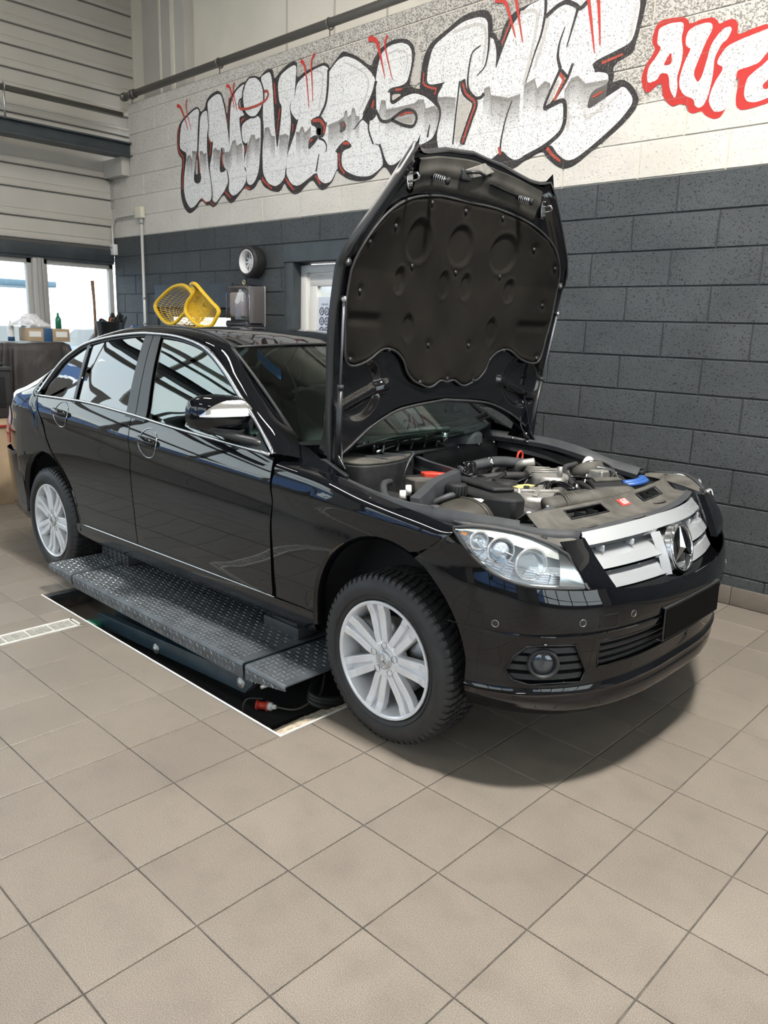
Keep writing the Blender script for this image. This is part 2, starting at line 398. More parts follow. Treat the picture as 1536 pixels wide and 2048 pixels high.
# upper part of the right wall: white metal panels, set back above the block wall
M_pan = pm('panel_cream', (.74, .70, .61), .45, noise=(3, .05)); M_pangrey = pm('panel_grey', (.50, .48, .44), .5, noise=(3, .06)); M_seam = pm('seam', (.25, .24, .22), .6)
M_dark = pm('dark_paint', (.045, .055, .062), .45, noise=(6, .2)); M_galv = pm('galvanised', (.52, .52, .52), .35, .85, noise=(9, .12)); M_pipe = pm('pipe_grey', (.18, .17, .155), .35, .6)
up = MB(); up.box2((XG - .3, YW + .33, ZTOP - .3), (XR, YW + .45, 6.2)); up_w = up.build('wall_upper_right', M_pan); tag(up_w, kind='structure')
xk = [-3.86, -3.0, -2.62, -1.2, .2, 1.6]
for a in (-3.28, -2.66, -2.05, -1.1, -.2, .8, 1.8, 2.8):
    o = MB(); o.box2((a - .006, YW + .318, ZTOP), (a + .006, YW + .332, 6.1)); o.build('panel_rib', M_pangrey, up_w)
o = MB(); o.box2((XG, YW + .18, ZTOP), (XR, YW + .34, ZTOP + .02)); o.build('ledge', M_jw, up_w)
# steel column in the corner
o = MB(); o.box2((-5.55, YW + .22, 3.6), (-4.75, YW + .36, 6.2), .004); cw = o.build('trim_3', M_pangrey); tag(cw, kind='structure')
o = MB(); o.box2((-4.98, YW + .20, 3.6), (-4.93, YW + .23, 6.2)); o.box2((-5.2, YW + .205, 3.6), (-5.18, YW + .23, 6.2)); o.build('flange', M_pan, cw)
# ---------------------------------------------------------------- gate wall (left, X = XG): panels above, glazing below
gw = MB(); YG0 = -5.2
YS_ = 1.25; gw.box2((XG - .12, YS_, 2.272), (XG - .02, YW + .9, 6.2)); gw.box2((XG - .12, YG0, 4.4), (XG - .02, YS_, 6.2)); gate = gw.build('wall_left', pm('gate_joint', (.10, .095, .09), .7)); tag(gate, kind='structure')  # dark core makes the panel joints read as shadow lines
M_panel = pm('sandwich_panel', (.52, .495, .445), .42, noise=(2.5, .05))
M_sh = pm('panel_groove', (.12, .115, .11), .6)
z = 2.31
zs = [2.30, 2.52, 2.80, 3.02, 3.27, 3.50, 3.70, 3.91, 4.12, 4.32, 4.52, 4.73, 4.94, 5.16, 5.38, 5.62, 5.86, 6.1]
for a, b in zip(zs, zs[1:]):
    o = MB(); yv0, yv1 = YS_, YW + .9
    prof = [(XG - .03, a + .004), (XG - .004, a + .012), (XG, a + .03), (XG, a + .055), (XG - .006, a + .062), (XG - .006, a + .075), (XG, a + .082), (XG, b - .02), (XG - .012, b - .006), (XG - .03, b - .004)]
    o.grid([[(p[0], yv0, p[1]) for p in prof], [(p[0], yv1, p[1]) for p in prof]], smooth=False); o.build('panel', M_panel, gate, recalc=False)
o = MB(); o.box2((XG - .10, YS_, 2.14), (XG + .03, YW - .01, 2.272), .004); o.box2((XG - .1, YS_, 2.115), (XG + .012, YW - .01, 2.14)); tag(o.build('trim_4', M_dark), kind='structure')
# beam, its soffit bracket and stays
o = MB(); o.box2((-5.60, -3.0, 3.205), (-5.50, YW + .18, 3.335), .003); o.box2((-5.66, -3.0, 3.325), (-5.46, YW + .18, 3.34)); o.box2((-5.66, -3.0, 3.2), (-5.46, YW + .18, 3.212))
tag(o.build('steel_beam', M_dark), 'dark grey horizontal steel beam crossing in front of the white panelled gate wall', 'beam')
o = MB(); o.box2((XG, YW - .08, 3.02), (-5.55, YW + .1, 3.2)); tag(o.build('trim_5', M_pangrey), kind='structure')
o = MB(); o.box2((XG, YW - .012, 2.72), (XG + .07, YW + .0, 3.05)); o.build('flashing', M_galv, gate)
# glazing below
M_frame = pm('window_frame_grey', (.42, .41, .39), .4, noise=(3, .05)); M_framew = pm('window_frame_white', (.74, .74, .72), .4)
def glass_mat(name, col=(1, 1, 1), rough=0, refl=.08):
    m, nt, b = new_mat(name); nt.nodes.remove(b); out = nt.nodes['Material Output']
    t = nd(nt, 'ShaderNodeBsdfTransparent'); t.inputs[0].default_value = (*col, 1); gl = nd(nt, 'ShaderNodeBsdfGlossy'); gl.inputs['Roughness'].default_value = rough
    fr = nd(nt, 'ShaderNodeLayerWeight', i_Blend=.5); mxs = nd(nt, 'ShaderNodeMixShader')
    f = math_n(nt, 'MULTIPLY_ADD', math_n(nt, 'POWER', fr.outputs['Facing'], 5.0), .9, refl + .03)
    nt.links.new(f, mxs.inputs[0]); nt.links.new(t.outputs[0], mxs.inputs[1]); nt.links.new(gl.outputs[0], mxs.inputs[2]); nt.links.new(mxs.outputs[0], out.inputs[0]); return m
M_glass = glass_mat('window_glass', (.93, .97, .96), 0, .02)
def window(name, y0_, y1_, z0_, z1_, ext=None):
    mb = MB(); t = .05; x = XG - .06
    for a, b, c, d in ((y0_, z0_, y1_, z0_ + t), (y0_, z1_ - t, y1_, z1_), (y0_, z0_, y0_ + t, z1_), (y1_ - t, z0_, y1_, z1_)): mb.box2((x - .03, a, b), (x + .03, c, d), .003)
    wf = mb.build(name, M_frame); tag(wf, kind='structure')
    p = MB(); p.box2((x - .006, y0_ + t, z0_ + t), (x + .006, y1_ - t, z1_ - t)); p.build('pane', M_glass, wf); return wf
window('window_1', 3.10, YW - .005, .06, 2.115); window('window_2', 1.30, 2.98, .06, 2.115)
mb = MB()
for k in range(6): mb.box2((XG - .09, YG0, k * .8 - .045), (XG - .03, YS_, k * .8 + .045))
for k in range(6): y = YG0 + (YS_ - YG0) * k / 5; mb.box2((XG - .09, y - .05, 0), (XG - .03, y + .05, 4.4))
mb.box2((XG - .08, YG0, 0), (XG - .04, YS_, .8)); d5 = mb.build('door_5', M_frame); tag(d5, kind='structure')
for k in range(1, 6): g_ = MB(); g_.box2((XG - .065, YG0, k * .8 + .045), (XG - .06, YS_, (k + 1) * .8 - .045)); g_.build('pane', M_glass, d5)
o = MB(); o.box2((XG - .10, 2.98, 0), (XG + .015, 3.10, 2.12), .004); o.box2((XG - .02, 3.02, 0), (XG + .04, 3.05, 2.12)); o.box2((XG - .02, 3.07, 0), (XG + .03, 3.09, 2.12)); tag(o.build('trim_6', M_frame), kind='structure')
o = MB(); o.box2((XG - .1, 1.25, 0), (XG, YW, .06)); o.box2((XG - .1, 1.20, 0), (XG, 1.30, 6.0)); tag(o.build('trim_7', M_frame), kind='structure')
# ---------------------------------------------------------------- opposite side (seen only in reflections): glazed sectional doors
YO = -5.0
M_wallback = pm('wall_cream', (.34, .33, .30), .6)
o = MB()
o.box2((XG - .1, YO - .15, 3.9), (XR, YO, 6.2)); o.box2((XG - .1, YO - .15, 0), (-5.2, YO, 3.9)); o.box2((-.3, YO - .15, 0), (.3, YO, 3.9)); o.box2((5.2, YO - .15, 0), (XR, YO, 3.9)); wf_ = o.build('wall_front', M_wallback); tag(wf_, kind='structure')
M_doorframe = pm('door_frame_dark', (.10, .10, .09), .45)
def sectional(name, xa, xb):
    mb = MB(); nz = 6; h = 3.9 / nz
    mb.box2((xa, YO - .1, 0), (xb, YO - .05, h)); 
    for k in range(1, nz + 1): mb.box2((xa, YO - .1, k * h - .05), (xb, YO - .04, k * h + .05))
    for k in range(4): x = xa + (xb - xa) * k / 3; mb.box2((x - .05, YO - .1, 0), (x + .05, YO - .04, 3.9))
    d = mb.build(name, M_doorframe); tag(d, kind='structure')
    for k in range(1, nz):
        g_ = MB(); g_.box2((xa + .05, YO - .08, k * h + .05), (xb - .05, YO - .075, (k + 1) * h - .05)); g_.build('pane', M_glass, d)
sectional('door_2', -5.2, -.3); sectional('door_3', .3, 5.2)
o = MB(); o.box2((XR, YO, 3.3), (XR + .15, YW + .4, 6.2)); o.box2((XR, YO, 0), (XR + .15, -3.4, 3.3)); o.box2((XR, 3.2, 0), (XR + .15, YW + .4, 3.3)); tag(o.build('wall_back', M_wallback), kind='structure')
mb = MB()
for k in range(6): mb.box2((XR + .04, -3.4, k * .66 - .03), (XR + .10, 3.2, k * .66 + .03))
for k in range(6): mb.box2((XR + .04, -3.4 + k * 1.32 - .04, 0), (XR + .10, -3.4 + k * 1.32 + .04, 3.3))
mb.box2((XR + .05, -3.4, 0), (XR + .09, 3.2, .66)); d4 = mb.build('door_4', M_doorframe); tag(d4, kind='structure')
for k in range(1, 5): g_ = MB(); g_.box2((XR + .065, -3.4, k * .66 + .03), (XR + .07, 3.2, (k + 1) * .66 - .03)); g_.build('pane', M_glass, d4)
o = MB(); o.box2((XG - .3, YO - .2, 6.2), (XR + .2, YW + .9, 6.35)); ceil = o.build('ceiling', pm('ceiling_white', (.36, .355, .34), .7)); tag(ceil, kind='structure')
for k in range(9):
    y = YO + .8 + k * 1.2; o = MB(); o.box2((XG, y - .04, 6.0), (XR, y + .04, 6.2)); o.build('purlin', M_pangrey, ceil)
# lamps
M_lamp = pm('lamp_tube', (1, 1, 1), .4, emit=(1, .965, .90), es=1)
M_housing = pm('lamp_housing', (.6, .6, .6), .4)
def lamp(x, y, z, L, power, alongx=True, wdt=.12, label=None):
    e = link('ceiling_light', None, None, (x, y, z)); tag(e, label, 'ceiling light')
    hx, hy = (L / 2, wdt / 2 + .02) if alongx else (wdt / 2 + .02, L / 2)
    b_ = MB(); b_.box2((-hx, -hy, .012), (hx, hy, .09), .005); b_.build('housing', M_housing, e)
    for sgn in (-.8, .8): s_ = MB(); s_.tube([(sgn * hx, 0, .09), (sgn * hx, 0, (6.0 if z > 4 else 3.3) - z)], .006, 6); s_.build('hanger', M_galv, e)
    A = 4 * hx * hy
    d_ = MB(); d_.box2((-hx + .01, -hy + .01, 0), (hx - .01, hy - .01, .011)); dm = pm('diffuser', (1, 1, 1), .5, emit=(1, .96, .90), es=power * LAMP_POWER / (A * PI)); d_.build('diffuser', dm, e)
lamp(2.4, 1.35, 5.0, .5, 560, True, .28, 'long ceiling light hanging above the front of the car')
lamp(-1.8, 1.5, 5.0, 1.2, 110, True, .16, 'long ceiling light hanging above the boot of the car')
lamp(-4.3, 1.2, 5.2, 1.2, 22, True, .16, 'long ceiling light hanging near the panelled gate wall')
lamp(4.9, -3.0, 5.2, 1.4, 50, True, .16, 'long ceiling light behind the photographer')
lamp(0.2, -3.0, 5.2, 1.4, 60, True, .16, 'long ceiling light hanging over the empty bay')

# ---------------------------------------------------------------- graffiti on the white blocks (paint layers, part of the wall)
MP="""k -4392,2548;-4488,2619;-4536,2734;-4527,2906;-4489,3065;-4555,3112;-4582,3185;-4571,3330;-4525,3392;-4432,3439;-4312,3481;-4224,3499;-4175,3475;-4155,3439;-4084,3461;-4061,3522;-3983,3567;-3874,3581;-3808,3549;-3758,3446;-3732,3343;-3705,3466;-3639,3525;-3523,3577;-3449,3582;-3375,3606;-3302,3599;-3243,3576;-3195,3607;-3113,3627;-3062,3602;-3045,3525;-2965,3575;-2854,3615;-2778,3618;-2746,3598;-2746,3587;-2753,3480;-2657,3513;-2525,3532;-2420,3541;-2362,3516;-2348,3482;-2283,3529;-2207,3576;-2162,3567;-2031,3508;-1881,3407;-1863,3456;-1794,3515;-1696,3547;-1595,3543;-1514,3520;-1454,3461;-1446,3390;-1467,3305;-1489,3220;-1453,3196;-1386,3173;-1387,3197;-1380,3289;-1359,3385;-1312,3445;-1248,3477;-1176,3502;-1022,3565;-891,3567;-816,3550;-775,3499;-765,3406;-741,3397;-707,3333;-682,3426;-616,3487;-539,3506;-406,3519;-360,3530;304,3373;303,3347;290,3252;263,3145;253,3093;128,3048;142,2976;130,2951;194,2965;264,2921;318,2836;296,2778;207,2700;47,2598;-71,2523;-143,2508;-201,2530;-283,2593;-316,2639;-460,2590;-518,2556;-727,2530;-1189,2577;-1580,2544;-1687,2678;-1728,2696;-1840,2617;-1979,2613;-2113,2644;-2216,2698;-2246,2730;-2296,2640;-2413,2584;-2473,2620;-2548,2695;-2709,2595;-2786,2591;-2865,2641;-2904,2699;-2971,2626;-3081,2643;-3201,2695;-3249,2770;-3324,2693;-3399,2675;-3475,2714;-3606,2624;-3686,2586;-3752,2629;-3805,2685;-3961,2570;-4044,2611;-4087,2603;-4172,2664;-4278,2579
w -4513,3322;-4533,3179;-4492,3147;-4411,3114;-4421,3050;-4466,2900;-4477,2784;-4447,2679;-4367,2598;-4277,2618;-4171,2687;-4101,2635;-4015,2643;-3992,2702;-4009,2816;-4040,2932;-4063,3083;-4057,3230;-4027,3300;-4023,3401;-4057,3439;-4113,3436;-4164,3400;-4184,3247;-4205,3101;-4197,2949;-4164,2869;-4180,2825;-4239,2812;-4296,2844;-4286,2920;-4259,3031;-4226,3118;-4213,3251;-4193,3397;-4176,3446;-4204,3479;-4269,3474;-4388,3433;-4479,3393
w -4040,3505;-3956,3542;-3868,3552;-3815,3529;-3772,3420;-3742,3317;-3712,3177;-3702,3040;-3782,3028;-3834,3107;-3851,2985;-3861,2876;-3787,2875;-3752,2901;-3722,2781;-3777,2720;-3861,2660;-3931,2614;-3987,2641;-3977,2708;-3995,2807;-4025,2945;-3980,3037;-3955,3173;-3983,3147;-4037,3213;-4019,3313;-4036,3432
w -3702,3040;-3690,3288;-3673,3433;-3600,3525;-3499,3560;-3461,3563;-3488,3459;-3539,3426;-3502,3351;-3465,3311;-3547,3309;-3536,3217;-3507,3094;-3470,3047;-3485,2886;-3447,2868;-3442,2768;-3514,2703;-3605,2661;-3665,2655;-3724,2708;-3708,2794;-3733,2884;-3786,2912;-3823,3018;-3782,3032
w -3504,3240;-3416,3269;-3269,3279;-3233,3243;-3234,3121;-3241,2984;-3261,2834;-3311,2755;-3374,2719;-3436,2739;-3441,2832;-3491,2894;-3445,3009;-3412,3103;-3438,3071;-3494,3099;-3512,3172
w -3231,3574;-3183,3588;-3108,3598;-3079,3550;-3062,3430;-3051,3296;-3034,3127;-3005,2963;-2976,3086;-2937,3305;-2976,3337;-2999,3471;-2965,3543;-2854,3580;-2778,3589;-2751,3568;-2766,3457;-2776,3344;-2836,3302;-2819,3163;-2840,3035;-2868,2919;-2884,2808;-2895,2748;-2952,2699;-3034,2676;-3141,2718;-3206,2808;-3211,2981;-3186,3148;-3203,3265;-3196,3452
w -2749,3442;-2657,3484;-2525,3511;-2420,3520;-2367,3492;-2349,3458;-2333,3476;-2250,3529;-2162,3538;-2031,3481;-1891,3382;-1826,3304;-1863,3203;-1953,3095;-1973,3064;-1908,3020;-1896,2991;-1839,2867;-1776,2852;-1724,2716;-1769,2680;-1873,2641;-2002,2655;-2137,2704;-2195,2761;-2251,2731;-2307,2649;-2390,2638;-2462,2679;-2488,2741;-2622,2687;-2722,2651;-2813,2675;-2881,2759;-2881,2814;-2866,2920;-2764,3074;-2740,3138;-2829,3233;-2842,3303;-2773,3344
w -1818,3387;-1784,3479;-1702,3517;-1584,3514;-1512,3485;-1476,3437;-1471,3377;-1485,3309;-1516,3231;-1670,3226;-1678,3191;-1670,3119;-1539,3150;-1433,3157;-1327,3116;-1238,3049;-1193,2995;-1204,2908;-1242,2836;-1301,2813;-1449,2789;-1608,2695;-1684,2703;-1772,2861;-1845,2870;-1893,2973;-1882,3060;-1814,3069;-1825,3215;-1833,3304
w -1324,3215;-1317,3307;-1278,3426;-1150,3480;-1019,3526;-888,3526;-828,3503;-798,3451;-787,3380;-749,3364;-715,3258;-681,3290;-611,3426;-500,3504;-424,3512;-393,3534;260,3380;267,3316;250,3194;227,3145;120,3119;-12,3088;10,3035;102,3011;108,2954;-5,2931;-20,2826;103,2885;206,2931;271,2858;276,2816;203,2736;44,2628;-74,2561;-138,2557;-208,2607;-252,2665;-308,2657;-423,2632;-522,2601;-587,2636;-632,2681;-734,2621;-1146,2667;-1217,2832;-1168,2991;-1225,3099;-1163,3170;-1213,3179;-1297,3187
w -3399,3600;-3302,3588;-3231,3537;-3190,3464;-3185,3397;-3233,3324;-3305,3281;-3391,3286;-3459,3344;-3488,3431;-3475,3511;-3443,3567
g -4251,3031;-4222,3035;-4221,2898;-4264,2902
g -1657,3185;-1558,3171;-1611,3137;-1657,3142
g -1605,3007;-1496,3004;-1442,2996;-1440,2953;-1530,2972
g -1017,3099;-986,3053;-904,3000;-953,2902;-995,2776;-1047,2774
g -236,3043;-228,3012;-284,2911;-313,2893;-264,2996
g -2493,3067;-2440,3067;-2445,3009;-2481,3021
g -1449,3455;-1378,3417;-1392,3203;-1471,3211;-1450,3314;-1435,3388
k -2567,3147;-2448,3162;-2376,3087;-2361,3124;-2397,2992;-2468,2994;-2505,3032;-2494,3074;-2566,3106
k -2589,3006;-2505,3024;-2462,2993;-2600,2907
k -2243,3078;-2170,3082;-2141,3039;-2157,3006;-2218,2992;-2214,3050
k -2272,2867;-2211,2914;-2144,2942;-2076,2890;-2086,2873;-2187,2861;-2193,2761;-2137,2701;-2240,2722;-2237,2853
k -2842,3303;-2816,3231;-2740,3161;-2715,3187;-2752,3110;-2872,2917;-2816,3149
k -1891,3127;-1853,3202;-1824,3250;-1824,3144;-1811,3061;-1877,3030;-1931,3078
k -1711,3203;-1680,3231;-1516,3225;-1488,3196;-1595,3183;-1659,3188;-1661,3133;-1540,3174;-1521,3153;-1637,3111;-1677,3129;-1678,3203
k -1333,3217;-1297,3184;-1205,3180;-1147,3179;-1179,3164;-1208,3160;-1233,3106;-1259,3110;-1260,3134;-1382,3172;-1380,3225
k -768,3403;-741,3397;-707,3333;-682,3426;-616,3487;-580,3471;-637,3372;-689,3261;-728,3168;-722,3283
k -16,3082;64,3095;228,3138;261,3091;119,3050;86,3042;12,3024;8,3056
k -24,2823;-5,2931;98,2928;194,2967;219,2928;103,2881
A 373,3196;389,3220;430,3225;528,3216;561,3192;569,3168;636,3180;699,3176;726,3151;734,3133;774,3145;812,3143;836,3115;837,3058;907,3075;1016,3086;1068,2708;981,2692;909,2686;878,2708;869,2757;876,2847;859,2850;847,2770;822,2703;798,2667;765,2665;718,2688;694,2718;646,2710;619,2721;604,2759;561,2775;522,2763;481,2797;456,2834;441,2910;367,2857;338,2876;314,2941;329,3004;371,3056;384,3085;362,3113;360,3154
W 408,3189;459,3198;531,3189;540,3161;531,3110;549,3044;547,2982;529,2913;540,2865;533,2798;494,2859;480,2940;431,2953;414,2919;361,2910;349,2949;356,2999;399,3046;421,3083;392,3107;392,3147;394,3179
B 482,3053;495,2987;443,2987;455,3012
W 557,3105;568,3138;610,3155;668,3157;696,3145;702,3118;675,3067;649,2998;620,2915;652,2862;673,2892;691,2977;702,3040;735,3085;765,3109;797,3110;807,3092;787,3049;760,3037;730,2974;732,2921;730,2860;720,2791;701,2744;673,2733;648,2753;641,2785;582,2813;552,2854;544,2901;562,2979;594,3044;578,3051;561,3068
W 744,2941;758,2977;791,3018;867,3037;933,3048;1019,3063;1030,2983;993,2932;966,2903;909,2893;859,2889;859,2850;853,2795;830,2720;813,2700;765,2699;737,2734;723,2768;742,2844;790,2915
W 920,2844;957,2871;998,2897;1037,2932;1064,2734;978,2714;931,2726;911,2759;911,2807
B 999,2796;1051,2833;1058,2777;1011,2769"""
MS="""k 10 10 -4069,3495;-4043,3433;-4020,3299
k 8 2 -4411,3114;-4393,3161
r 16 16 -4526,3369;-4548,3296;-4559,3182;-4516,3115;-4457,3085;-4482,2901;-4503,2786
r 12 12 -4212,3094;-4194,3024;-4184,2902
r 14 14 -4031,3190;-3984,3140;-4015,3041
r 14 14 -3822,3054;-3806,2921
r 16 6 -3691,3492;-3707,3396;-3717,3256
r 18 18 -3778,2705;-3685,2638
r 15 15 -4164,2678;-4087,2622
r 15 15 -4015,2635;-3960,2593
r 16 16 -3462,2713;-3386,2691
r 17 17 -3039,3498;-3033,3425;-3016,3330
r 19 5 -2965,3289;-2988,3187;-3005,3090
r 15 15 -3213,2773;-3165,2720;-3069,2662
r 14 14 -2884,2733;-2850,2683;-2782,2629
r 17 17 -3516,3263;-3466,3290
r 14 14 -3438,3057;-3470,2998
k 15 15 -3393,3602;-3302,3596;-3225,3543;-3184,3463;-3182,3390;-3233,3317;-3305,3270;-3391,3283;-3471,3343;-3501,3433;-3487,3513;-3449,3568;-3393,3602
k 18 18 -3488,3452;-3538,3446;-3552,3407;-3515,3367
r 22 22 -3178,3455;-3137,3455;-3120,3419;-3161,3380;-3268,3360;-3415,3355;-3515,3367;-3552,3393
k 24 24 -2361,3481;-2364,3341;-2385,3231;-2459,3149
k 19 6 -2468,2994;-2397,2966;-2366,2919;-2377,2876
k 6 22 -2460,2875;-2494,2742
r 25 25 -2543,3132;-2447,3126;-2393,3067;-2404,3018
r 19 19 -2577,2982;-2540,2992
r 14 14 -2176,3065;-2169,3036
r 22 22 -2177,2917;-2104,2907
r 17 17 -2218,2850;-2212,2748;-2148,2691
r 18 18 -2499,2712;-2438,2639
r 17 17 -2878,2720;-2773,2624
r 17 17 -3217,2753;-3079,2668
k 7 23 -2881,2814;-2889,2744
r 18 5 -2790,3145;-2796,3078
k 7 17 -2058,3000;-1963,3069;-1898,3033;-1896,2971;-1839,2867
k 27 27 -1826,3304;-1853,3222;-1953,3088
r 21 21 -1851,3175;-1855,3121
k 23 23 -1820,3102;-1764,3015;-1679,3003;-1570,3048;-1499,3060;-1426,3033;-1399,2984;-1434,2931;-1538,2958;-1651,3011
r 15 15 -1578,3028;-1497,3037;-1444,3026
r 18 18 -1624,3209;-1560,3202
k 20 5 -1540,3168;-1434,3178;-1328,3128;-1214,3056;-1176,2992;-1196,2901;-1234,2835
k 6 18 -1277,2927;-1294,2843
k 19 19 -1772,2861;-1724,2759;-1717,2707
r 14 14 -1349,3272;-1357,3197;-1270,3159;-1224,3151;-1242,3114
k 8 24 -859,3348;-933,3324;-955,3169;-944,3095;-884,3033;-830,3028;-808,3052
k 20 6 -801,3490;-787,3334;-806,3213;-878,3167
k 13 13 -1022,3165;-1042,2956;-1056,2766
k 49 49 -999,3165;-977,3084;-866,3010;-919,2897;-977,2757
r 16 16 -992,3143;-965,3074;-866,3006;-919,2897;-972,2764
r 15 15 -623,3443;-684,3321
k 24 6 -370,3518;-365,3431;-383,3319;-430,3211;-480,3055
k 7 15 -578,2968;-617,2877;-647,2739;-646,2659
k 25 25 -363,3409;-279,3454;-217,3461;-151,3425;-122,3397;-73,3428
k 22 4 -136,3408;-173,3282;-196,3205
k 6 25 -217,3324;-250,3241;-256,3163;-227,3092
k 19 19 -142,3109;-170,3031;-274,2901;-328,2876;-318,2923;-242,3066;-227,3092;-176,3039
r 19 19 -229,3067;-193,3028;-225,2975;-256,2917
k 27 27 -324,2883;-200,2916;-175,2893;-165,2789;-191,2725;-299,2660;-462,2609
r 19 10 54,3072;116,3082;188,3095
k 21 21 112,3051;135,2991;119,2932
r 19 10 12,2896;83,2917
r 25 11 -283,2650;-241,2603;-175,2558
r 20 20 -660,2701;-640,2650
s 12 12 -2182,3496;-2072,3449;-1942,3371;-1898,3310;-1936,3202;-2007,3117
s 10 10 -1709,3464;-1627,3472;-1536,3448;-1507,3390;-1538,3300
s 18 18 -1105,3477;-929,3491;-836,3467;-813,3378;-834,3226
s 22 22 -556,3473;-458,3470;-417,3435;-440,3265;-499,3044
s 22 22 -339,3403;-366,3286;-419,3135
s 20 20 248,3347;221,3167
s 20 20 -181,2902;-139,2807;-145,2726
s 18 18 -38,2829;-24,2776;92,2830;202,2897
s 15 15 -2525,3497;-2419,3470;-2428,3352;-2472,3216
R 34 4 -4554,3559;-4494,3539;-4446,3464;-4405,3390;-4371,3310
R 18 4 -4376,3584;-4404,3532;-4359,3406;-4313,3306
R 32 3 -3731,3596;-3683,3581;-3652,3513;-3610,3381
R 17 4 -3612,3603;-3632,3524;-3566,3357
R 33 4 -2695,3606;-2652,3573;-2626,3493;-2586,3230
R 24 4 -2527,3628;-2568,3575;-2553,3423;-2542,3274
R 41 3 -1898,3602;-1835,3580;-1799,3506;-1772,3421;-1734,3311
R 22 3 -1719,3586;-1751,3545;-1706,3409;-1656,3282
R 35 4 -757,3593;-673,3568;-623,3451;-579,3336
R 25 4 -593,3562;-564,3453;-521,3296
R 26 4 -71,3448;-33,3288;2,3133
R 24 4 -4,3432;18,3291;35,3166"""
MK="""-4418,3057;-4382,3091;-4345,3083;-4314,3038;-4311,3121;-4229,3104
-4183,3098;-4140,3100;-4113,3067;-4070,3077
-3958,3085;-3923,3103;-3889,3077;-3849,3072
-3818,3090;-3781,3078;-3769,3041;-3702,3040;-3648,3126;-3602,3127;-3584,3075;-3520,3089;-3501,3079
-3445,3023;-3394,3100;-3368,3139;-3319,3132;-3307,3089;-3246,3102
-3192,3102;-3174,3167;-3115,3165;-3080,3093;-3034,3081
-2976,3080;-2885,3081;-2852,3063
-2752,3080;-2714,3071;-2689,3109;-2664,3105;-2639,3057;-2590,3080;-2566,3099
-2352,3076;-2238,3088;-2177,3108;-2161,3147;-2139,3151;-2127,3100;-2089,3116;-2084,3157;-2052,3151;-2034,3094;-1996,3088
-1786,3084;-1770,3163;-1723,3155;-1711,3091;-1609,3088;-1429,3090;-1396,3109;-1343,3101;-1322,3038;-1238,3043;-1201,2996
-1216,3092;-1141,3086;-1051,3065
-810,3081;-764,3089;-749,3031;-606,2992;-515,3001
-490,3049;-413,3074;-388,3010;-334,3045;-294,3024
-187,2969;-147,3027;-103,3034;-45,2981;102,2976"""

def mat_paint(name, col, dark=(.2, .19, .18), th=.36, amt=.6, vc=False):
    m, nt, b = new_mat(name)
    g = nd(nt, 'ShaderNodeNewGeometry'); n1 = nd(nt, 'ShaderNodeTexNoise', i_Scale=110., i_Detail=3., i_Roughness=.6); nt.links.new(g.outputs['Position'], n1.inputs['Vector'])
    h = math_n(nt, 'MULTIPLY', math_n(nt, 'LESS_THAN', n1.outputs['Fac'], th), amt)
    c = mixc(nt, h, col, dark)
    if vc:
        va = nd(nt, 'ShaderNodeVertexColor'); va.layer_name = 'fade'
        tr = nd(nt, 'ShaderNodeBsdfTransparent'); ms = nd(nt, 'ShaderNodeMixShader'); nt.links.new(va.outputs['Color'], ms.inputs[0]); nt.links.new(tr.outputs[0], ms.inputs[1]); nt.links.new(b.outputs[0], ms.inputs[2]); nt.links.new(ms.outputs[0], nt.nodes['Material Output'].inputs[0])
    # mortar joints show through the paint
    sp = nd(nt, 'ShaderNodeSeparateXYZ'); nt.links.new(g.outputs['Position'], sp.inputs[0])
    fz = math_n(nt, 'DIVIDE', math_n(nt, 'SUBTRACT', sp.outputs['Z'], CZ), CH); fr = math_n(nt, 'FRACT', fz); row = math_n(nt, 'FLOOR', fz)
    jz = math_n(nt, 'LESS_THAN', math_n(nt, 'ABSOLUTE', math_n(nt, 'SUBTRACT', fr, .5)), .482)
    odd = math_n(nt, 'FLOORED_MODULO', row, 2.0)
    xo = math_n(nt, 'MULTIPLY_ADD', math_n(nt, 'SUBTRACT', 1.0, odd), BL / 2, .0975)
    fx = math_n(nt, 'FRACT', math_n(nt, 'ADD', math_n(nt, 'DIVIDE', math_n(nt, 'SUBTRACT', sp.outputs['X'], xo), BL), 40.0))
    jx = math_n(nt, 'LESS_THAN', math_n(nt, 'ABSOLUTE', math_n(nt, 'SUBTRACT', fx, .5)), .493)
    j = math_n(nt, 'MULTIPLY', jz, jx)
    c = mixc(nt, j, mixc(nt, .22, c, (.2, .19, .17)), c)
    nt.links.new(c, b.inputs['Base Color']); b.inputs['Roughness'].default_value = .6
    bp = nd(nt, 'ShaderNodeBump', i_Strength=.9, i_Distance=.006); nt.links.new(j, bp.inputs['Height']); nt.links.new(bp.outputs[0], b.inputs['Normal'])
    return m
PC = dict(k=mat_paint('paint_black', (.022, .018, .018), (.18, .165, .15), .40, .6), w=mat_paint('paint_white', (.74, .74, .73), (.16, .15, .14), .405, .8), g=mat_paint('paint_grey', (.50, .47, .42), (.2, .19, .18), .40, .5),
          r=mat_paint('paint_rust', (.44, .07, .04), (.10, .03, .025), .44, .8), R=mat_paint('paint_red', (.52, .035, .025), (.35, .08, .06), .36, .5), A=mat_paint('paint_red_bold', (.44, .022, .016), (.3, .05, .04), .36, .5),
          W=mat_paint('paint_white_two', (.74, .74, .72), (.16, .15, .14), .41, .8), B=mat_paint('paint_red_inner', (.44, .022, .016), (.3, .05, .04), .36, .5), s=mat_paint('paint_shade', (.55, .53, .50), (.3, .28, .27), .42, .6))
M_sky = mat_paint('paint_skyline', (.27, .25, .23), (.12, .11, .1), .45, .6, vc=True)
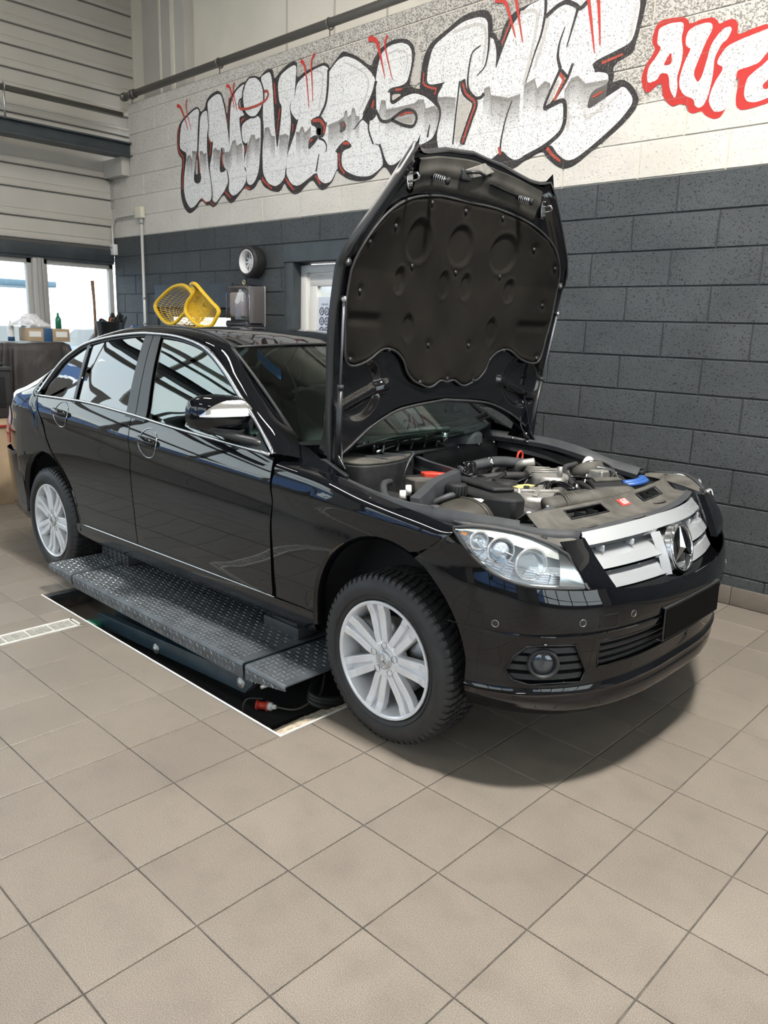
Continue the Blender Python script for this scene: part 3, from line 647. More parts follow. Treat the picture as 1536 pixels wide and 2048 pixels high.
def chaikin(p, closed=True, it=2):
    for _ in range(it):
        q = []
        for i in range(len(p) if closed else len(p) - 1):
            a, b = p[i], p[(i + 1) % len(p)]
            q += [(a[0] * .8 + b[0] * .2, a[1] * .8 + b[1] * .2), (a[0] * .2 + b[0] * .8, a[1] * .2 + b[1] * .8)]
        if not closed: q = [p[0]] + q + [p[-1]]
        p = q
    return p
mural = link('graffiti', None, wall_r)
LAY = dict(k=.0022, w=.0030, g=.0036, s=.0042, r=.0058, R=.0066, A=.0022, W=.0030, B=.0040)
from mathutils.geometry import tessellate_polygon
def pl(l): return [tuple(int(q) / 1000 for q in t.split(',')) for t in l.split(';')]
npo = {}
nm_ = dict(k='black_outline', w='white_letter', g='grey_gap', r='rust_accent', R='red_drip', A='red_outline', W='white_letter', B='red_counter', s='grey_shading')
for i, ln in enumerate(MP.strip().split('\n')):
    c, d = ln.split(' '); p = chaikin(pl(d)); y = YW - LAY[c] - (.0014 if (c == 'k' and i > 0) or c == 'B' else 0) - (.0006 if c == 'w' and i == 10 else 0)
    vs = [V(q[0], y, q[1]) for q in p]; tri = tessellate_polygon([vs])
    m_ = MB(); m_.add(vs, tri); m_.build(nm_[c], PC[c], mural, recalc=False)
bk = {}
for i, ln in enumerate(MS.strip().split('\n')):
    c, w0, w1, d = ln.split(' '); p = chaikin(pl(d), False, 2); w0 = int(w0) / 1000; w1 = int(w1) / 1000
    y = YW - (LAY[c] if c != 'k' else .0050) - i * .000006; n = len(p); L = [V(q[0], y, q[1]) for q in p]; rows = []
    for k in range(n):
        t_ = (L[min(k + 1, n - 1)] - L[max(k - 1, 0)]).normalized(); nn = V(-t_.z, 0, t_.x); f = k / (n - 1); ww = (w0 * (1 - f) + w1 * f) / 2
        if k == 0: ww *= .55
        if k == n - 1: ww *= .5
        rows.append([L[k] - nn * ww, L[k] + nn * ww])
    bk.setdefault(c, MB()).grid(rows, smooth=False)
    if c == 'R' and w0 > .04:
        cc = L[0]; bk[c].add([cc + V(math.cos(a * PI / 6) * w0 * .55, -.0003, math.sin(a * PI / 6) * w0 * .55) for a in range(12)], [tuple(range(12))])
for c, m_ in bk.items(): m_.build(nm_[c], PC[c], mural, recalc=False)
m_ = MB(); cols = []
for ln in MK.strip().split('\n'):
    p = pl(ln); q = []
    for a, b in zip(p, p[1:]):
        for k in range(3): q.append((a[0] + (b[0] - a[0]) * k / 3, a[1] + (b[1] - a[1]) * k / 3))
    q.append(p[-1]); y = YW - .0038
    m_.grid([[(a[0], y, a[1]) for a in q], [(a[0], y, a[1] - .03) for a in q], [(a[0], y, a[1] - .19) for a in q]], smooth=False); cols += [.75] * len(q) + [.5] * len(q) + [0] * len(q)
so = m_.build('skyline_shading', M_sky, mural, recalc=False)
ca = so.data.color_attributes.new('fade', 'FLOAT_COLOR', 'POINT')
for i, c in enumerate(cols): ca.data[i].color = (c, c, c, 1)

# ================================================================ THE CAR (local frame: x forward from the front axle, y to its left, z up)
M_paint = pm('black_paint', (.0035, .004, .0055), .5, 0, 0.0, coat=1, coat_r=.008); M_paint.node_tree.nodes['Principled BSDF'].inputs['Coat IOR'].default_value = 1.52
M_blackgloss = pm('gloss_black_trim', (.004, .004, .005), .12, coat=.6)
M_satin = pm('satin_black', (.018, .019, .021), .38)
M_plastic = pm('black_plastic', (.022, .022, .024), .55, noise=(30, .25))
M_rod = pm('strut_rod_steel', (.16, .17, .19), .4, .3)
M_plasticd = pm('dusty_plastic', (.075, .072, .068), .62, noise=(22, .4, 6))
M_rubber = pm('rubber', (.028, .028, .030), .62, noise=(18, .3))
M_chrome = pm('chrome', (.82, .83, .85), .08, 1)
M_satchrome = pm('satin_chrome', (.62, .63, .65), .22, 1)
M_silver = pm('silver_paint', (.50, .51, .53), .3, .55, coat=.5)
M_rim = pm('alloy_silver', (.74, .75, .78), .36, .3, coat=.4, noise=(12, .08))
M_under = pm('underbody', (.012, .012, .013), .8)
M_void = pm('dark_void', (.004, .004, .005), .9)
M_alu = pm('cast_aluminium', (.34, .33, .31), .5, .6, noise=(30, .25), bump=(140, .3, .002))
M_rubgrey = pm('grey_rubber_seal', (.045, .048, .053), .5, noise=(16, .25))
M_seatc = pm('seat_cover_grey', (.66, .80, .80), .55, noise=(7, .25), bump=(9, .8, .03))
M_seat = pm('seat_dark', (.03, .03, .032), .7)
def tinted(name, tint, refl):
    m, nt, b = new_mat(name); nt.nodes.remove(b); out = nt.nodes['Material Output']
    t = nd(nt, 'ShaderNodeBsdfTransparent'); t.inputs[0].default_value = (*tint, 1); gl = nd(nt, 'ShaderNodeBsdfGlossy'); gl.inputs['Roughness'].default_value = .004
    fr = nd(nt, 'ShaderNodeLayerWeight', i_Blend=.5); mxs = nd(nt, 'ShaderNodeMixShader'); f = math_n(nt, 'MULTIPLY_ADD', math_n(nt, 'POWER', fr.outputs['Facing'], 4.5), .95, refl + .045)
    nt.links.new(f, mxs.inputs[0]); nt.links.new(t.outputs[0], mxs.inputs[1]); nt.links.new(gl.outputs[0], mxs.inputs[2]); nt.links.new(mxs.outputs[0], out.inputs[0]); return m
M_wsglass = tinted('windscreen_glass', (.84, .93, .90), -.01); M_sideglass = tinted('side_glass', (.45, .55, .50), .09); M_rearglass = tinted('privacy_glass', (.05, .06, .07), .12)
PITCH = .018
YC = 2.115; YS = .955
car = link('car', None, None, (.893, YC, .10)); car.rotation_euler = (0, -math.atan(PITCH), 0); car.scale = (1, YS, 1)
tag(car, 'black four-door saloon with its bonnet wide open, raised on the floor lift', 'car')
def bld(mb, name, mats, parent=None, **k): return mb.build(name, mats, parent or car, **k)
# ---- body surface
BZ = [(.10, -.15), (.2, -.062), (.255, -.028), (.30, -.020), (.34, -.022), (.38, -.017), (.5, -.008), (.62, -.001), (.70, 0)]
def zc(x): return interp([(-3.8, .90), (-3.0, .925), (-2.5, .905), (-1.6, .850), (-.6, .79), (.1, .745), (.5, .70), (.8, .68)], x)
def prof_b(x, z):
    c = zc(x); b = interp(BZ, min(z, c))
    if z < c: b -= .010 * math.exp(-((c - z - .07) / .05) ** 2)
    d = z - c
    if d > 0: b -= .30 * d + 1.0 * d * d
    return b
AX = [(.10, -.22), (.14, -.10), (.17, -.045), (.20, -.022), (.25, -.030), (.33, -.032), (.42, -.010), (.462, -.002), (.468, -.010), (.475, -.002), (.50, 0), (.55, -.004), (.60, -.02), (.66, -.045), (.72, -.085), (.78, -.14), (.84, -.24), (.9, -.4)]
def hw(x, z):
    B = .887 + prof_b(x, min(z, 1.0))
    if x > .15:
        a = .63 + interp(AX, z); t = max(0.0, min(1.0, (x - .15) / a)); B *= (1 - t ** 3) ** (1 / 3)
    elif x < -2.95:
        a = .84 + (-.10 if z < .25 else 0) - .5 * max(0, z - .70) ** 1.5; t = max(0, min(1, (-2.95 - x) / a)); B *= (1 - t ** 2.6) ** (1 / 2.6)
    if z > 1.0:
        B -= interp([(1.0, 0), (1.12, .047), (1.25, .105), (1.36, .165), (1.42, .215)], z) + max(0, -2.3 - x) * .06 * min(1, (z - 1) * 8)
    return B
def belt(x): return interp([(-3.1, 1.012), (-2.86, 1.012), (-2.38, 1.012), (-1.82, .985), (-1.38, .952), (-.9, .922), (-.64, .906), (0, .86)], x)
DLO = [(-.645, .908), (-.752, .974), (-.881, 1.056), (-.993, 1.124), (-1.132, 1.21), (-1.293, 1.291), (-1.43, 1.332), (-1.62, 1.361), (-1.83, 1.372), (-2.004, 1.371), (-2.228, 1.352), (-2.471, 1.315), (-2.60, 1.27), (-2.72, 1.205), (-2.815, 1.11), (-2.857, 1.012)]
def dlo_top(x): return interp(sorted(DLO), x)
def S3(x, z, s, d=0): return V(x, s * (hw(x, z) + d), z)
def patch(name, fx, fz, ns, nt_, s, mat=None, d=0, parent=None, solid=.004):
    """panel on the body side: fx(s,t) fz(s,t)"""
    mb = MB(); rows = []
    for i in range(ns + 1):
        r = []
        for j in range(nt_ + 1):
            a, b = i / ns, j / nt_; x = fx(a, b); z = fz(a, b); r.append(S3(x, z, s, d))
        rows.append(r)
    mb.grid(rows); o = bld(mb, name, mat or M_paint, parent)
    md = o.modifiers.new('s', 'SOLIDIFY'); md.thickness = solid; md.offset = -1; md = o.modifiers.new('e', 'EDGE_SPLIT'); md.split_angle = math.radians(42)
    return o
def quad_patch(name, xl, xr, zb, zt, ns, nt_, s, **k):
    """xl(z), xr(z) sides; zb(x), zt(x) bottom and top"""
    def both(a, b):
        z = .7
        for _ in range(6):
            x = xl(z) + (xr(z) - xl(z)) * a; z = zb(x) + (zt(x) - zb(x)) * b
        return x, z
    return patch(name, lambda a, b: both(a, b)[0], lambda a, b: both(a, b)[1], ns, nt_, s, **k)
GAP = .0035
fdoor_back = lambda z: lin([(.30, -1.738), (.5, -1.730), (.66, -1.733), (.80, -1.745), (.87, -1.742), (.98, -1.773)], z)
fdoor_front = lambda z: lin([(.3, -.633), (.52, -.622), (.71, -.612), (.80, -.616), (.92, -.640)], z)
rdoor_back = lambda z: interp([(.30, -2.385), (.331, -2.387), (.40, -2.398), (.472, -2.422), (.578, -2.489), (.646, -2.574), (.695, -2.633), (.757, -2.689), (.863, -2.76), (.937, -2.797), (1.012, -2.857)], z)
SILL = .318
ARF, ARR = (-.005, .318, .372), (-2.745, .318, .372)
def arch_z(x, A):
    d = A[2] ** 2 - (x - A[0]) ** 2
    return A[1] + math.sqrt(d) if d > 0 else -9
for s in (-1, 1):
    quad_patch('front_door', lambda z: fdoor_back(z) + GAP, lambda z: fdoor_front(z) - GAP, lambda x: SILL + GAP, lambda x: belt(x) - .012, 30, 30, s)
    quad_patch('rear_door', lambda z: rdoor_back(z) + GAP, lambda z: fdoor_back(z) - GAP, lambda x: SILL + GAP, lambda x: belt(x) - .012, 30, 30, s)
    quad_patch('side_sill', lambda z: -2.42, lambda z: -.375, lambda x: .225, lambda x: SILL - GAP, 30, 6, s)
    # front wing: columns between x=-.61 and the lamp; lower edge follows the arch
    mb = MB(); rows = []
    xs = [-.612 + GAP, -.56, -.5, -.45, -.41] + [ARF[0] + ARF[2] * math.cos(a) for a in [PI * (1 - k / 26) for k in range(0, 27)] if ARF[0] + ARF[2] * math.cos(a) < .318]
    def hoodl(x): return interp([(-.63, .775), (-.3, .785), (0, .80), (.2, .808), (.33, .815)], x), interp([(-.63, .885), (-.34, .856), (-.14, .82), (.03, .797), (.16, .782), (.27, .768), (.33, .765)], x)
    for x in xs:
        za = arch_z(x, ARF)
        zlo = max(SILL + GAP if x < -.36 else .2, za)
        if x > .12: zlo = max(zlo, lin([(.12, .652), (.20, .690), (.318, .772)], x) )
        hy, hz = hoodl(x); zm = hz - .040
        pts = []
        for k in range(15): z = zlo + (max(zm, zlo + .001) - zlo) * k / 14; pts.append(V(x, s * hw(x, z), z))
        y1 = hw(x, max(zm, zlo)); zz = max(zm, zlo)
        for k in range(1, 7):
            t = k / 6; a = t * PI / 2; pts.append(V(x, s * (y1 + (hy - y1) * (1 - max(0, math.cos(a)) ** .6)), zz + (hz - zz) * math.sin(a) ** .6))
        rows.append(pts)
    mb.grid(rows); o = bld(mb, 'front_wing', M_paint, solid=.004)
    # part of the wing behind the arch top is closed towards the screen pillar
    mb = MB(); A_ = [V(-.612, s * .775, .884), V(-.58, s * .775, .876), V(-.45, s * .78, .868), V(-.36, s * .78, .858)]; B_ = [V(-.66, s * .72, .95), V(-.56, s * .72, .93), V(-.45, s * .735, .89), V(-.36, s * .745, .855)]
    mb.grid([A_, B_]); bld(mb, 'scuttle_side', M_paint, solid=.004)
    # rear quarter
    mb = MB(); rows = []
    xs = [-2.395, -2.42] + [ARR[0] + ARR[2] * math.cos(a) for a in [PI * k / 24 for k in range(2, 25)]] + [-3.14, -3.18, -3.25, -3.33, -3.41, -3.50, -3.57, -3.62]
    def inner(x): return interp([(-3.7, .56), (-3.5, .63), (-3.3, .645), (-3.1, .665), (-3.0, .66), (-2.9, .65), (-2.7, .615), (-2.45, .56), (-2.3, .55)], x), interp([(-3.7, .985), (-3.55, 1.015), (-3.38, 1.045), (-3.2, 1.075), (-3.1, 1.105), (-2.915, 1.18), (-2.70, 1.278), (-2.51, 1.345), (-2.3, 1.385)], x)
    for x in xs:
        za = arch_z(x, ARR); zlo = za if za > 0 else .52
        if x < -3.10: zlo = max(zlo, .52)
        # boundary against the rear door for x in front of the door edge
        if x > -2.857:
            zd = None; zz = .30
            while zz < 1.012 and rdoor_back(zz) > x + GAP: zz += .004
            ztop = zz
        else: ztop = 1.0
        if x > -2.857:
            pts = [V(x, s * hw(x, zlo + (max(ztop, zlo + .002) - zlo) * k / 20), zlo + (max(ztop, zlo + .002) - zlo) * k / 20) for k in range(21)]
        else:
            iy, iz = inner(x); zs_ = .995; y1 = hw(x, zs_)
            pts = [V(x, s * hw(x, zlo + (zs_ - zlo) * k / 12), zlo + (zs_ - zlo) * k / 12) for k in range(13)] if iz > zs_ + .02 else [V(x, s * hw(x, zlo + (iz - .03 - zlo) * k / 12), zlo + (iz - .03 - zlo) * k / 12) for k in range(13)]
            p0 = pts[-1]
            for k in range(1, 9):
                t = k / 8; pts.append(V(x, p0.y + (s * iy - p0.y) * (t ** 1.25), p0.z + (iz - p0.z) * (1 - (1 - t) ** 1.35)))
        rows.append(pts)
    mb.grid(rows); bld(mb, 'rear_quarter_panel', M_paint, solid=.004)
    # roof-side frame: strip between the window outline and the roof / screen edge
    OUT = [(-.56, .770, .895), (-.661, .700, .975), (-.776, .684, 1.026), (-.888, .667, 1.094), (-1.036, .642, 1.191), (-1.22, .606, 1.318), (-1.414, .572, 1.372), (-1.651, .556, 1.402), (-1.85, .553, 1.410), (-2.03, .554, 1.410), (-2.25, .560, 1.398), (-2.45, .566, 1.366), (-2.58, .590, 1.322), (-2.70, .615, 1.27), (-2.84, .64, 1.21), (-2.93, .66, 1.165)]
    D3 = [V(x, s * hw(x, z), z) for x, z in DLO]; O3 = [V(x, s * y, z) for x, y, z in OUT]
    Dc = cr_spline(D3, 5); Oc = cr_spline(O3, 5)
    rows = []
    for a, b in zip(Dc, Oc):
        out = V(0, s, .45).normalized(); r = []
        for k in range(8): t = k / 7; r.append(a.lerp(b, t) + out * .019 * math.sin(PI * t) ** .8 * min(1, (a - b).length / .05))
        rows.append(r)
    mb = MB(); mb.grid(rows); bld(mb, 'side_frame', M_paint, solid=.004)
    # seam moulding along the roof
    mb = MB(); mb.tube([p + V(0, 0, .002) for p in Oc[24:60]], .004, 6); bld(mb, 'roof_moulding', M_satin)
    # bright window surround
    mb = MB(); mb.tube([V(p.x, p.y + s * .004, p.z + .002) for p in Dc], .0075, 8); bld(mb, 'window_surround', M_satchrome)
    mb = MB(); mb.tube([S3(x, belt(x) - .002, s, .006) for x in [-.66 - k * .0733 for k in range(31)]], .0085, 8, flat=.8); bld(mb, 'belt_moulding', M_satchrome)
    mb = MB(); mb.tube([S3(x, SILL, s, .001) for x in [-.62 - k * .0885 for k in range(21)]], .0028, 6); bld(mb, 'sill_highlight', M_satchrome)  # bright strip stands in for the highlight along the door bottoms
    # glass and pillars, as columns in x between belt and window outline
    def glz(name, xb, xt, mat, d=-.012, inset=.022, n=18, solid=.004, zpad=.0):
        """xb, xt: (rear,front) x at the belt and at the top"""
        mb = MB(); rows = []
        for i in range(n + 1):
            a = i / n; r = []
            xb_ = xb[0] + (xb[1] - xb[0]) * a; xt_ = xt[0] + (xt[1] - xt[0]) * a
            z0 = belt(xb_) - .02
            # find the top along the slanted column
            zt_ = z0
            for _ in range(12):
                f = min(1, max(0, (zt_ - .95) / .42)); x = xb_ + (xt_ - xb_) * f; zt_ = max(z0 + .002, dlo_top(x) - inset)
            for j in range(13):
                z = z0 + (zt_ - z0) * j / 12; f = min(1, max(0, (z - .95) / .42)); x = xb_ + (xt_ - xb_) * f; r.append(S3(x, z, s, d))
            rows.append(r)
        mb.grid(rows); return bld(mb, name, mat, solid=solid)
    glz('front_side_window', (-1.655, -.80), (-1.775, -.80), M_sideglass)
    glz('mirror_triangle', (-.80, -.675), (-.80, -.675), M_satin, d=-.006)
    glz('window_pillar', (-1.735, -1.64), (-1.825, -1.76), M_satin, d=.001, inset=.004, n=4); glz('window_pillar', (-1.83, -1.742), (-1.90, -1.832), M_satin, d=.001, inset=.004, n=4)
    glz('rear_side_window', (-2.375, -1.82), (-2.45, -1.89), M_rearglass); glz('window_pillar', (-2.40, -2.372), (-2.475, -2.446), M_satin, d=.0, inset=.006, n=3)
    glz('quarter_window', (-2.79, -2.395), (-2.80, -2.47), M_rearglass, inset=.030)
    # black seal inside the outline
    mb = MB(); mb.tube([V(p.x, p.y - s * .006, p.z - .013) for p in Dc[3:-2]], .013, 6, flat=.6); bld(mb, 'window_seal', M_satin)
    # arch lips and liners
    for A, nm in ((ARF, 'front'), (ARR, 'rear')):
        y0 = hw(A[0], .62)
        mb = MB(); pts = []
        a0, a1 = (-.12, PI + .14)
        P0 = []; P1 = []; P2 = []
        for k in range(41):
            a = a0 + (a1 - a0) * k / 40; x = A[0] + A[2] * math.cos(a); z = A[1] + A[2] * math.sin(a); yy = hw(x, max(z, .3))
            P0.append(V(x, s * (yy + .001), z)); P1.append(V(A[0] + (A[2] - .014) * math.cos(a), s * (yy - .012), A[1] + (A[2] - .014) * math.sin(a))); P2.append(V(A[0] + (A[2] - .014) * math.cos(a), s * (yy - .05), A[1] + (A[2] - .014) * math.sin(a)))
        mb.grid([P0, P1, P2]); bld(mb, 'arch_lip', M_paint)
        mb = MB(); R2 = A[2] + .015
        L0 = [V(A[0] + R2 * math.cos(a0 + (a1 - a0) * k / 40), s * (hw(A[0] + R2 * math.cos(a0 + (a1 - a0) * k / 40), .45) - .018), A[1] + R2 * math.sin(a0 + (a1 - a0) * k / 40)) for k in range(41)]
        L1 = [V(p.x, s * .52, p.z) for p in L0]; mb.grid([L0, L1]); cpt = V(A[0], s * .52, A[1] - .05); n_ = len(mb.v); mb.add([cpt] + L1, [(0, k, k + 1) for k in range(1, 41)]); bld(mb, 'wheel_arch_liner', M_under)
    # added black sheet behind the doors, keeps light out between panels
    mb = MB(); mb.grid([[S3(x, z, s, -.022) for z in (.24, .4, .6, .7, .78)] for x in (-2.38, -2.0, -1.7, -1.2, -.8, -.585)]); bld(mb, 'door_gap_fill', M_void)
# ---- roof
mb = MB(); rows = []
ROC = [(-2.62, 1.335), (-2.45, 1.372), (-2.3, 1.395), (-2.0, 1.418), (-1.75, 1.420), (-1.5, 1.408), (-1.3, 1.378), (-1.13, 1.338)]
OUTR = [(-2.62, .590, 1.322), (-2.45, .566, 1.366), (-2.25, .560, 1.398), (-2.03, .554, 1.410), (-1.85, .553, 1.410), (-1.651, .556, 1.402), (-1.414, .572, 1.372), (-1.22, .606, 1.318)]
for k in range(33):
    u = k / 32; f = u * 7; i = min(6, int(f)); t = f - i
    e = V(*OUTR[i]).lerp(V(*OUTR[i + 1]), t); xc = -2.50 + (-1.13 + 2.50) * u; zcn = interp(ROC, xc)
    r = []
    for j in range(25):
        q = -1 + 2 * j / 24; a = abs(q) ** 2.0
        r.append(V(xc + (e.x - xc) * a, q * e.y, zcn + (e.z - zcn) * abs(q) ** 2.6))
    rows.append(r)
mb.grid(rows); bld(mb, 'roof', M_paint, solid=.004)
# ---- windscreen and rear window
def screen(name, top, bot, mat, n=16, bow=.012):
    mb = MB(); rows = []
    for i in range(n + 1):
        t = i / n; r = []
        for j in range(25):
            q = -1 + 2 * j / 24
            T = V(top[0][0] + (top[1][0] - top[0][0]) * q * q, q * top[1][1], top[0][1] + (top[1][2] - top[0][1]) * q * q)
            B = V(bot[0][0] + (bot[1][0] - bot[0][0]) * q * q, q * bot[1][1], bot[0][1] + (bot[1][2] - bot[0][1]) * q * q)
            r.append(T.lerp(B, t) + V(0, 0, bow * math.sin(PI * t)))
        rows.append(r)
    mb.grid(rows); return bld(mb, name, mat, solid=.004), rows
ws, wr = screen('windscreen', ((-1.135, 1.336), (-1.225, .606, 1.314)), ((-.40, .945), (-.66, .70, .955)), M_wsglass)
mb = MB(); mb.grid([wr[0], [p + V(-.004, 0, .004) for p in wr[0]]]); mb.tube([p + V(0, 0, .004) for p in wr[0]], .006, 6); bld(mb, 'windscreen_trim', M_satin)
for s in (0, -1):
    mb = MB(); mb.tube([r[s] + V(0, (-.003 if s == 0 else .003), .005) for r in wr], .008, 6); bld(mb, 'windscreen_trim', M_satin)
rw_, rr_ = screen('rear_window', ((-2.50, 1.370), (-2.62, .57, 1.315)), ((-3.08, 1.09), (-3.02, .62, 1.11)), M_rearglass)
# ---- boot lid and rear bumper, lamps
mb = MB(); rows = []
for k in range(17):
    u = k / 16; r = []
    for j in range(21):
        q = -1 + 2 * j / 20; y = q * .655; x0_ = -3.08 + .04 * q * q; 
        if u < .55: x = x0_ + (-3.66 - x0_) * (u / .55); z = 1.095 - .09 * (u / .55) ** 1.2 - .022 * abs(q) ** 3
        else: t = (u - .55) / .45; x = -3.66 - .07 * math.sin(t * PI / 2) + .10 * q * q; z = 1.005 - .022 * abs(q) ** 3 - .34 * t
        r.append(V(x, y, z))
    rows.append(r)
mb.grid(rows); bld(mb, 'boot_lid', M_paint, solid=.004)
def rear_ring(z, n=40, inset=0):
    out = []
    for k in range(n + 1):
        a = PI * k / n; B = hw(-2.95, z); Aa = .84 + (-.10 if z < .25 else 0); c, s_ = math.cos(a), math.sin(a)
        out.append(V(-2.95 - (Aa - inset) * abs(s_) ** (2 / 2.6), -(B - inset) * (1 if c > 0 else -1) * abs(c) ** (2 / 2.6), z))
    return out
def trim_ring(R, xmax): return [p for p in R if p.x < xmax]
mb = MB(); rows = []
for z in [.20, .23, .27, .31, .36, .42, .46, .50, .55, .60, .64]:
    B = hw(-3.12, z); r = []
    for k in range(49):
        y = -1 + 2 * k / 48; a = y * PI / 2; x = -3.12 - (.67 - (.09 if z < .22 else 0) + (.012 if z < .5 else 0)) * abs(math.cos(a)) ** .75; r.append(V(x, B * math.copysign(abs(math.sin(a)) ** .75, y), z))
    rows.append(r)
mb.grid(rows); bld(mb, 'rear_bumper', M_paint, solid=.004)
for s in (-1, 1):
    M_tail = M_tail if 'M_tail' in globals() else pm('tail_lamp_red', (.35, .01, .01), .1, coat=1)
    mb = MB(); rows = []
    for i in range(7):
        z = .66 + i * .045; r = []
        for k in range(12): t = k / 11; x = -3.46 - .24 * t ** .7; r.append(V(x, s * (hw(-3.45, z) + .012 - .17 * t ** 1.8 - (i / 6) ** 2 * .02), z))
        rows.append(r)
    mb.grid(rows); bld(mb, 'tail_lamp', M_tail, solid=.006)
# fuel flap outline
fl = cr_spline([S3(x, z, -1, .0012) for x, z in ((-3.10, .93), (-2.94, .945), (-2.87, .90), (-2.86, .83), (-2.95, .80), (-3.06, .81), (-3.11, .86))], 6, True)
mb = MB(); mb.tube(fl, .0018, 5, closed=True); bld(mb, 'fuel_flap_seam', M_void)
# ---- door handles
for s in (-1, 1):
    for hx, hz in ((-1.565, .859), (-2.50, .924)):
        mb = MB(); rows = []
        for i in range(9):
            r_ = i / 8
            rows.append([S3(hx + .079 * r_ * math.cos(a), hz + (.068 * r_ * math.sin(a)), s,   .002 - .024 * (1 - r_ ** 2) ** .5) for a in [2 * PI * k / 28 for k in range(28)]])
        mb.grid(rows, close_u=True); h0 = bld(mb, 'handle_recess', M_blackgloss)
        mb = MB(); mb.tube([S3(hx + .081 * math.cos(a), hz + .070 * math.sin(a), s, .0015) for a in [2 * PI * k / 40 for k in range(40)]], .0022, 5, closed=True); mb.build('chrome_ring', M_satchrome, h0)
        mb = MB(); g_ = [S3(hx - .070, hz + .014, s, .000), S3(hx - .058, hz + .016, s, .012), S3(hx - .03, hz + .018, s, .026), S3(hx + .035, hz + .012, s, .026), S3(hx + .062, hz + .006, s, .014), S3(hx + .074, hz + .002, s, .000)]
        mb.tube(cr_spline(g_, 5), [.010 + .010 * math.sin(PI * k / 25) ** .5 for k in range(26)], 10, flat=1); mb.build('grip', M_paint, h0)
# ---- mirrors
M_lens = pm('clear_lens', (.82, .84, .86), .08, .25, coat=1); M_ind = pm('indicator_silver', (.70, .69, .66), .12, .75, coat=1)
for s in (-1, 1):
    mb = MB(); prof = []
    # shell: sections from outer tip to inner side
    secs = [(-.98, .030, .04, 1.035), (-.965, .062, .065, 1.036), (-.93, .078, .082, 1.037), (-.86, .086, .090, 1.036), (-.79, .088, .090, 1.030), (-.745, .080, .080, 1.020), (-.725, .055, .055, 1.012)]
    rows = []
    for yy, a_, b_, zc_ in secs:
        xc_ = -.955 - .10 * (abs(yy) - .72) / .26; r = []
        for k in range(28):
            a = 2 * PI * k / 28; c, q = math.cos(a), math.sin(a); r.append(V(xc_ + a_ * math.copysign(abs(c) ** .75, c) * (1 if c > 0 else .55), s * abs(yy), zc_ + b_ * math.copysign(abs(q) ** .7, q) * (1 if q > 0 else .8)))
        rows.append(r)
    mb.grid(rows, close_u=True); mb.add(rows[0], [tuple(range(28))]); mb.add(rows[-1], [tuple(range(28))]); mir = bld(mb, 'door_mirror', M_paint, smooth_angle=50)
    # silver indicator panel on the front of the shell
    mb = MB(); rows = []
    for i in range(15):
        t = i / 14; yy = .752 + .215 * t; xc_ = -.955 - .10 * (yy - .72) / .26
        a_ = interp([(-.98, .030), (-.965, .062), (-.93, .078), (-.86, .086), (-.79, .088), (-.745, .080)], -yy) + .004
        b_ = interp([(-.98, .04), (-.965, .065), (-.93, .082), (-.86, .090), (-.79, .090), (-.745, .080)], -yy); zc_ = 1.035
        up_ = interp([(0, .30), (.2, .78), (.5, .74), (.8, .52), (1, .12)], t); lo_ = interp([(0, .06), (.4, .02), (.8, .0), (1, .02)], t); r = []
        for k in range(9): q = lo_ + (up_ - lo_) * k / 8; c = (1 - min(1, abs(q)) ** (2 / .7)) ** (.75 / 2) if q < 1 else 0; r.append(V(xc_ + a_ * c + .002, s * yy, zc_ + b_ * q))
        rows.append(r)
    mb.grid(rows); mb.build('indicator_panel', M_ind, mir)
    mb = MB(); mb.grid([[p + V(.003, 0, 0) for p in r[0:4]] for r in rows]); mb.build('indicator_lens', M_lens, mir)
    mb = MB(); rows = []
    for yy, za, zb_, xa, xb_ in ((.76, .955, .985, -1.02, -.90), (.82, .945, .975, -1.05, -.91), (.90, .955, .985, -1.08, -.95), (.965, .985, 1.0, -1.09, -1.02)):
        rows.append([V(xa, s * yy, zb_), V(xa, s * yy, za + .01), V((xa + xb_) / 2, s * yy, za), V(xb_, s * yy, za + .006), V(xb_ + .008, s * yy, zb_)])
    mb.grid(rows); mb.build('lower_shell', M_plastic, mir, solid=.006)
    mb = MB(); mb.tube([V(-.76, s * .79, .930), V(-.80, s * .81, .940), V(-.90, s * .85, .955), V(-.96, s * .90, .972)], [.035, .032, .028, .02], 12, flat=.6); mb.build('mirror_arm', M_satin, mir)
    mb = MB(); mb.box((-1.025, s * .86, 1.035), (.006, .17, .12), None, .02); mb.build('mirror_glass', M_chrome, mir)

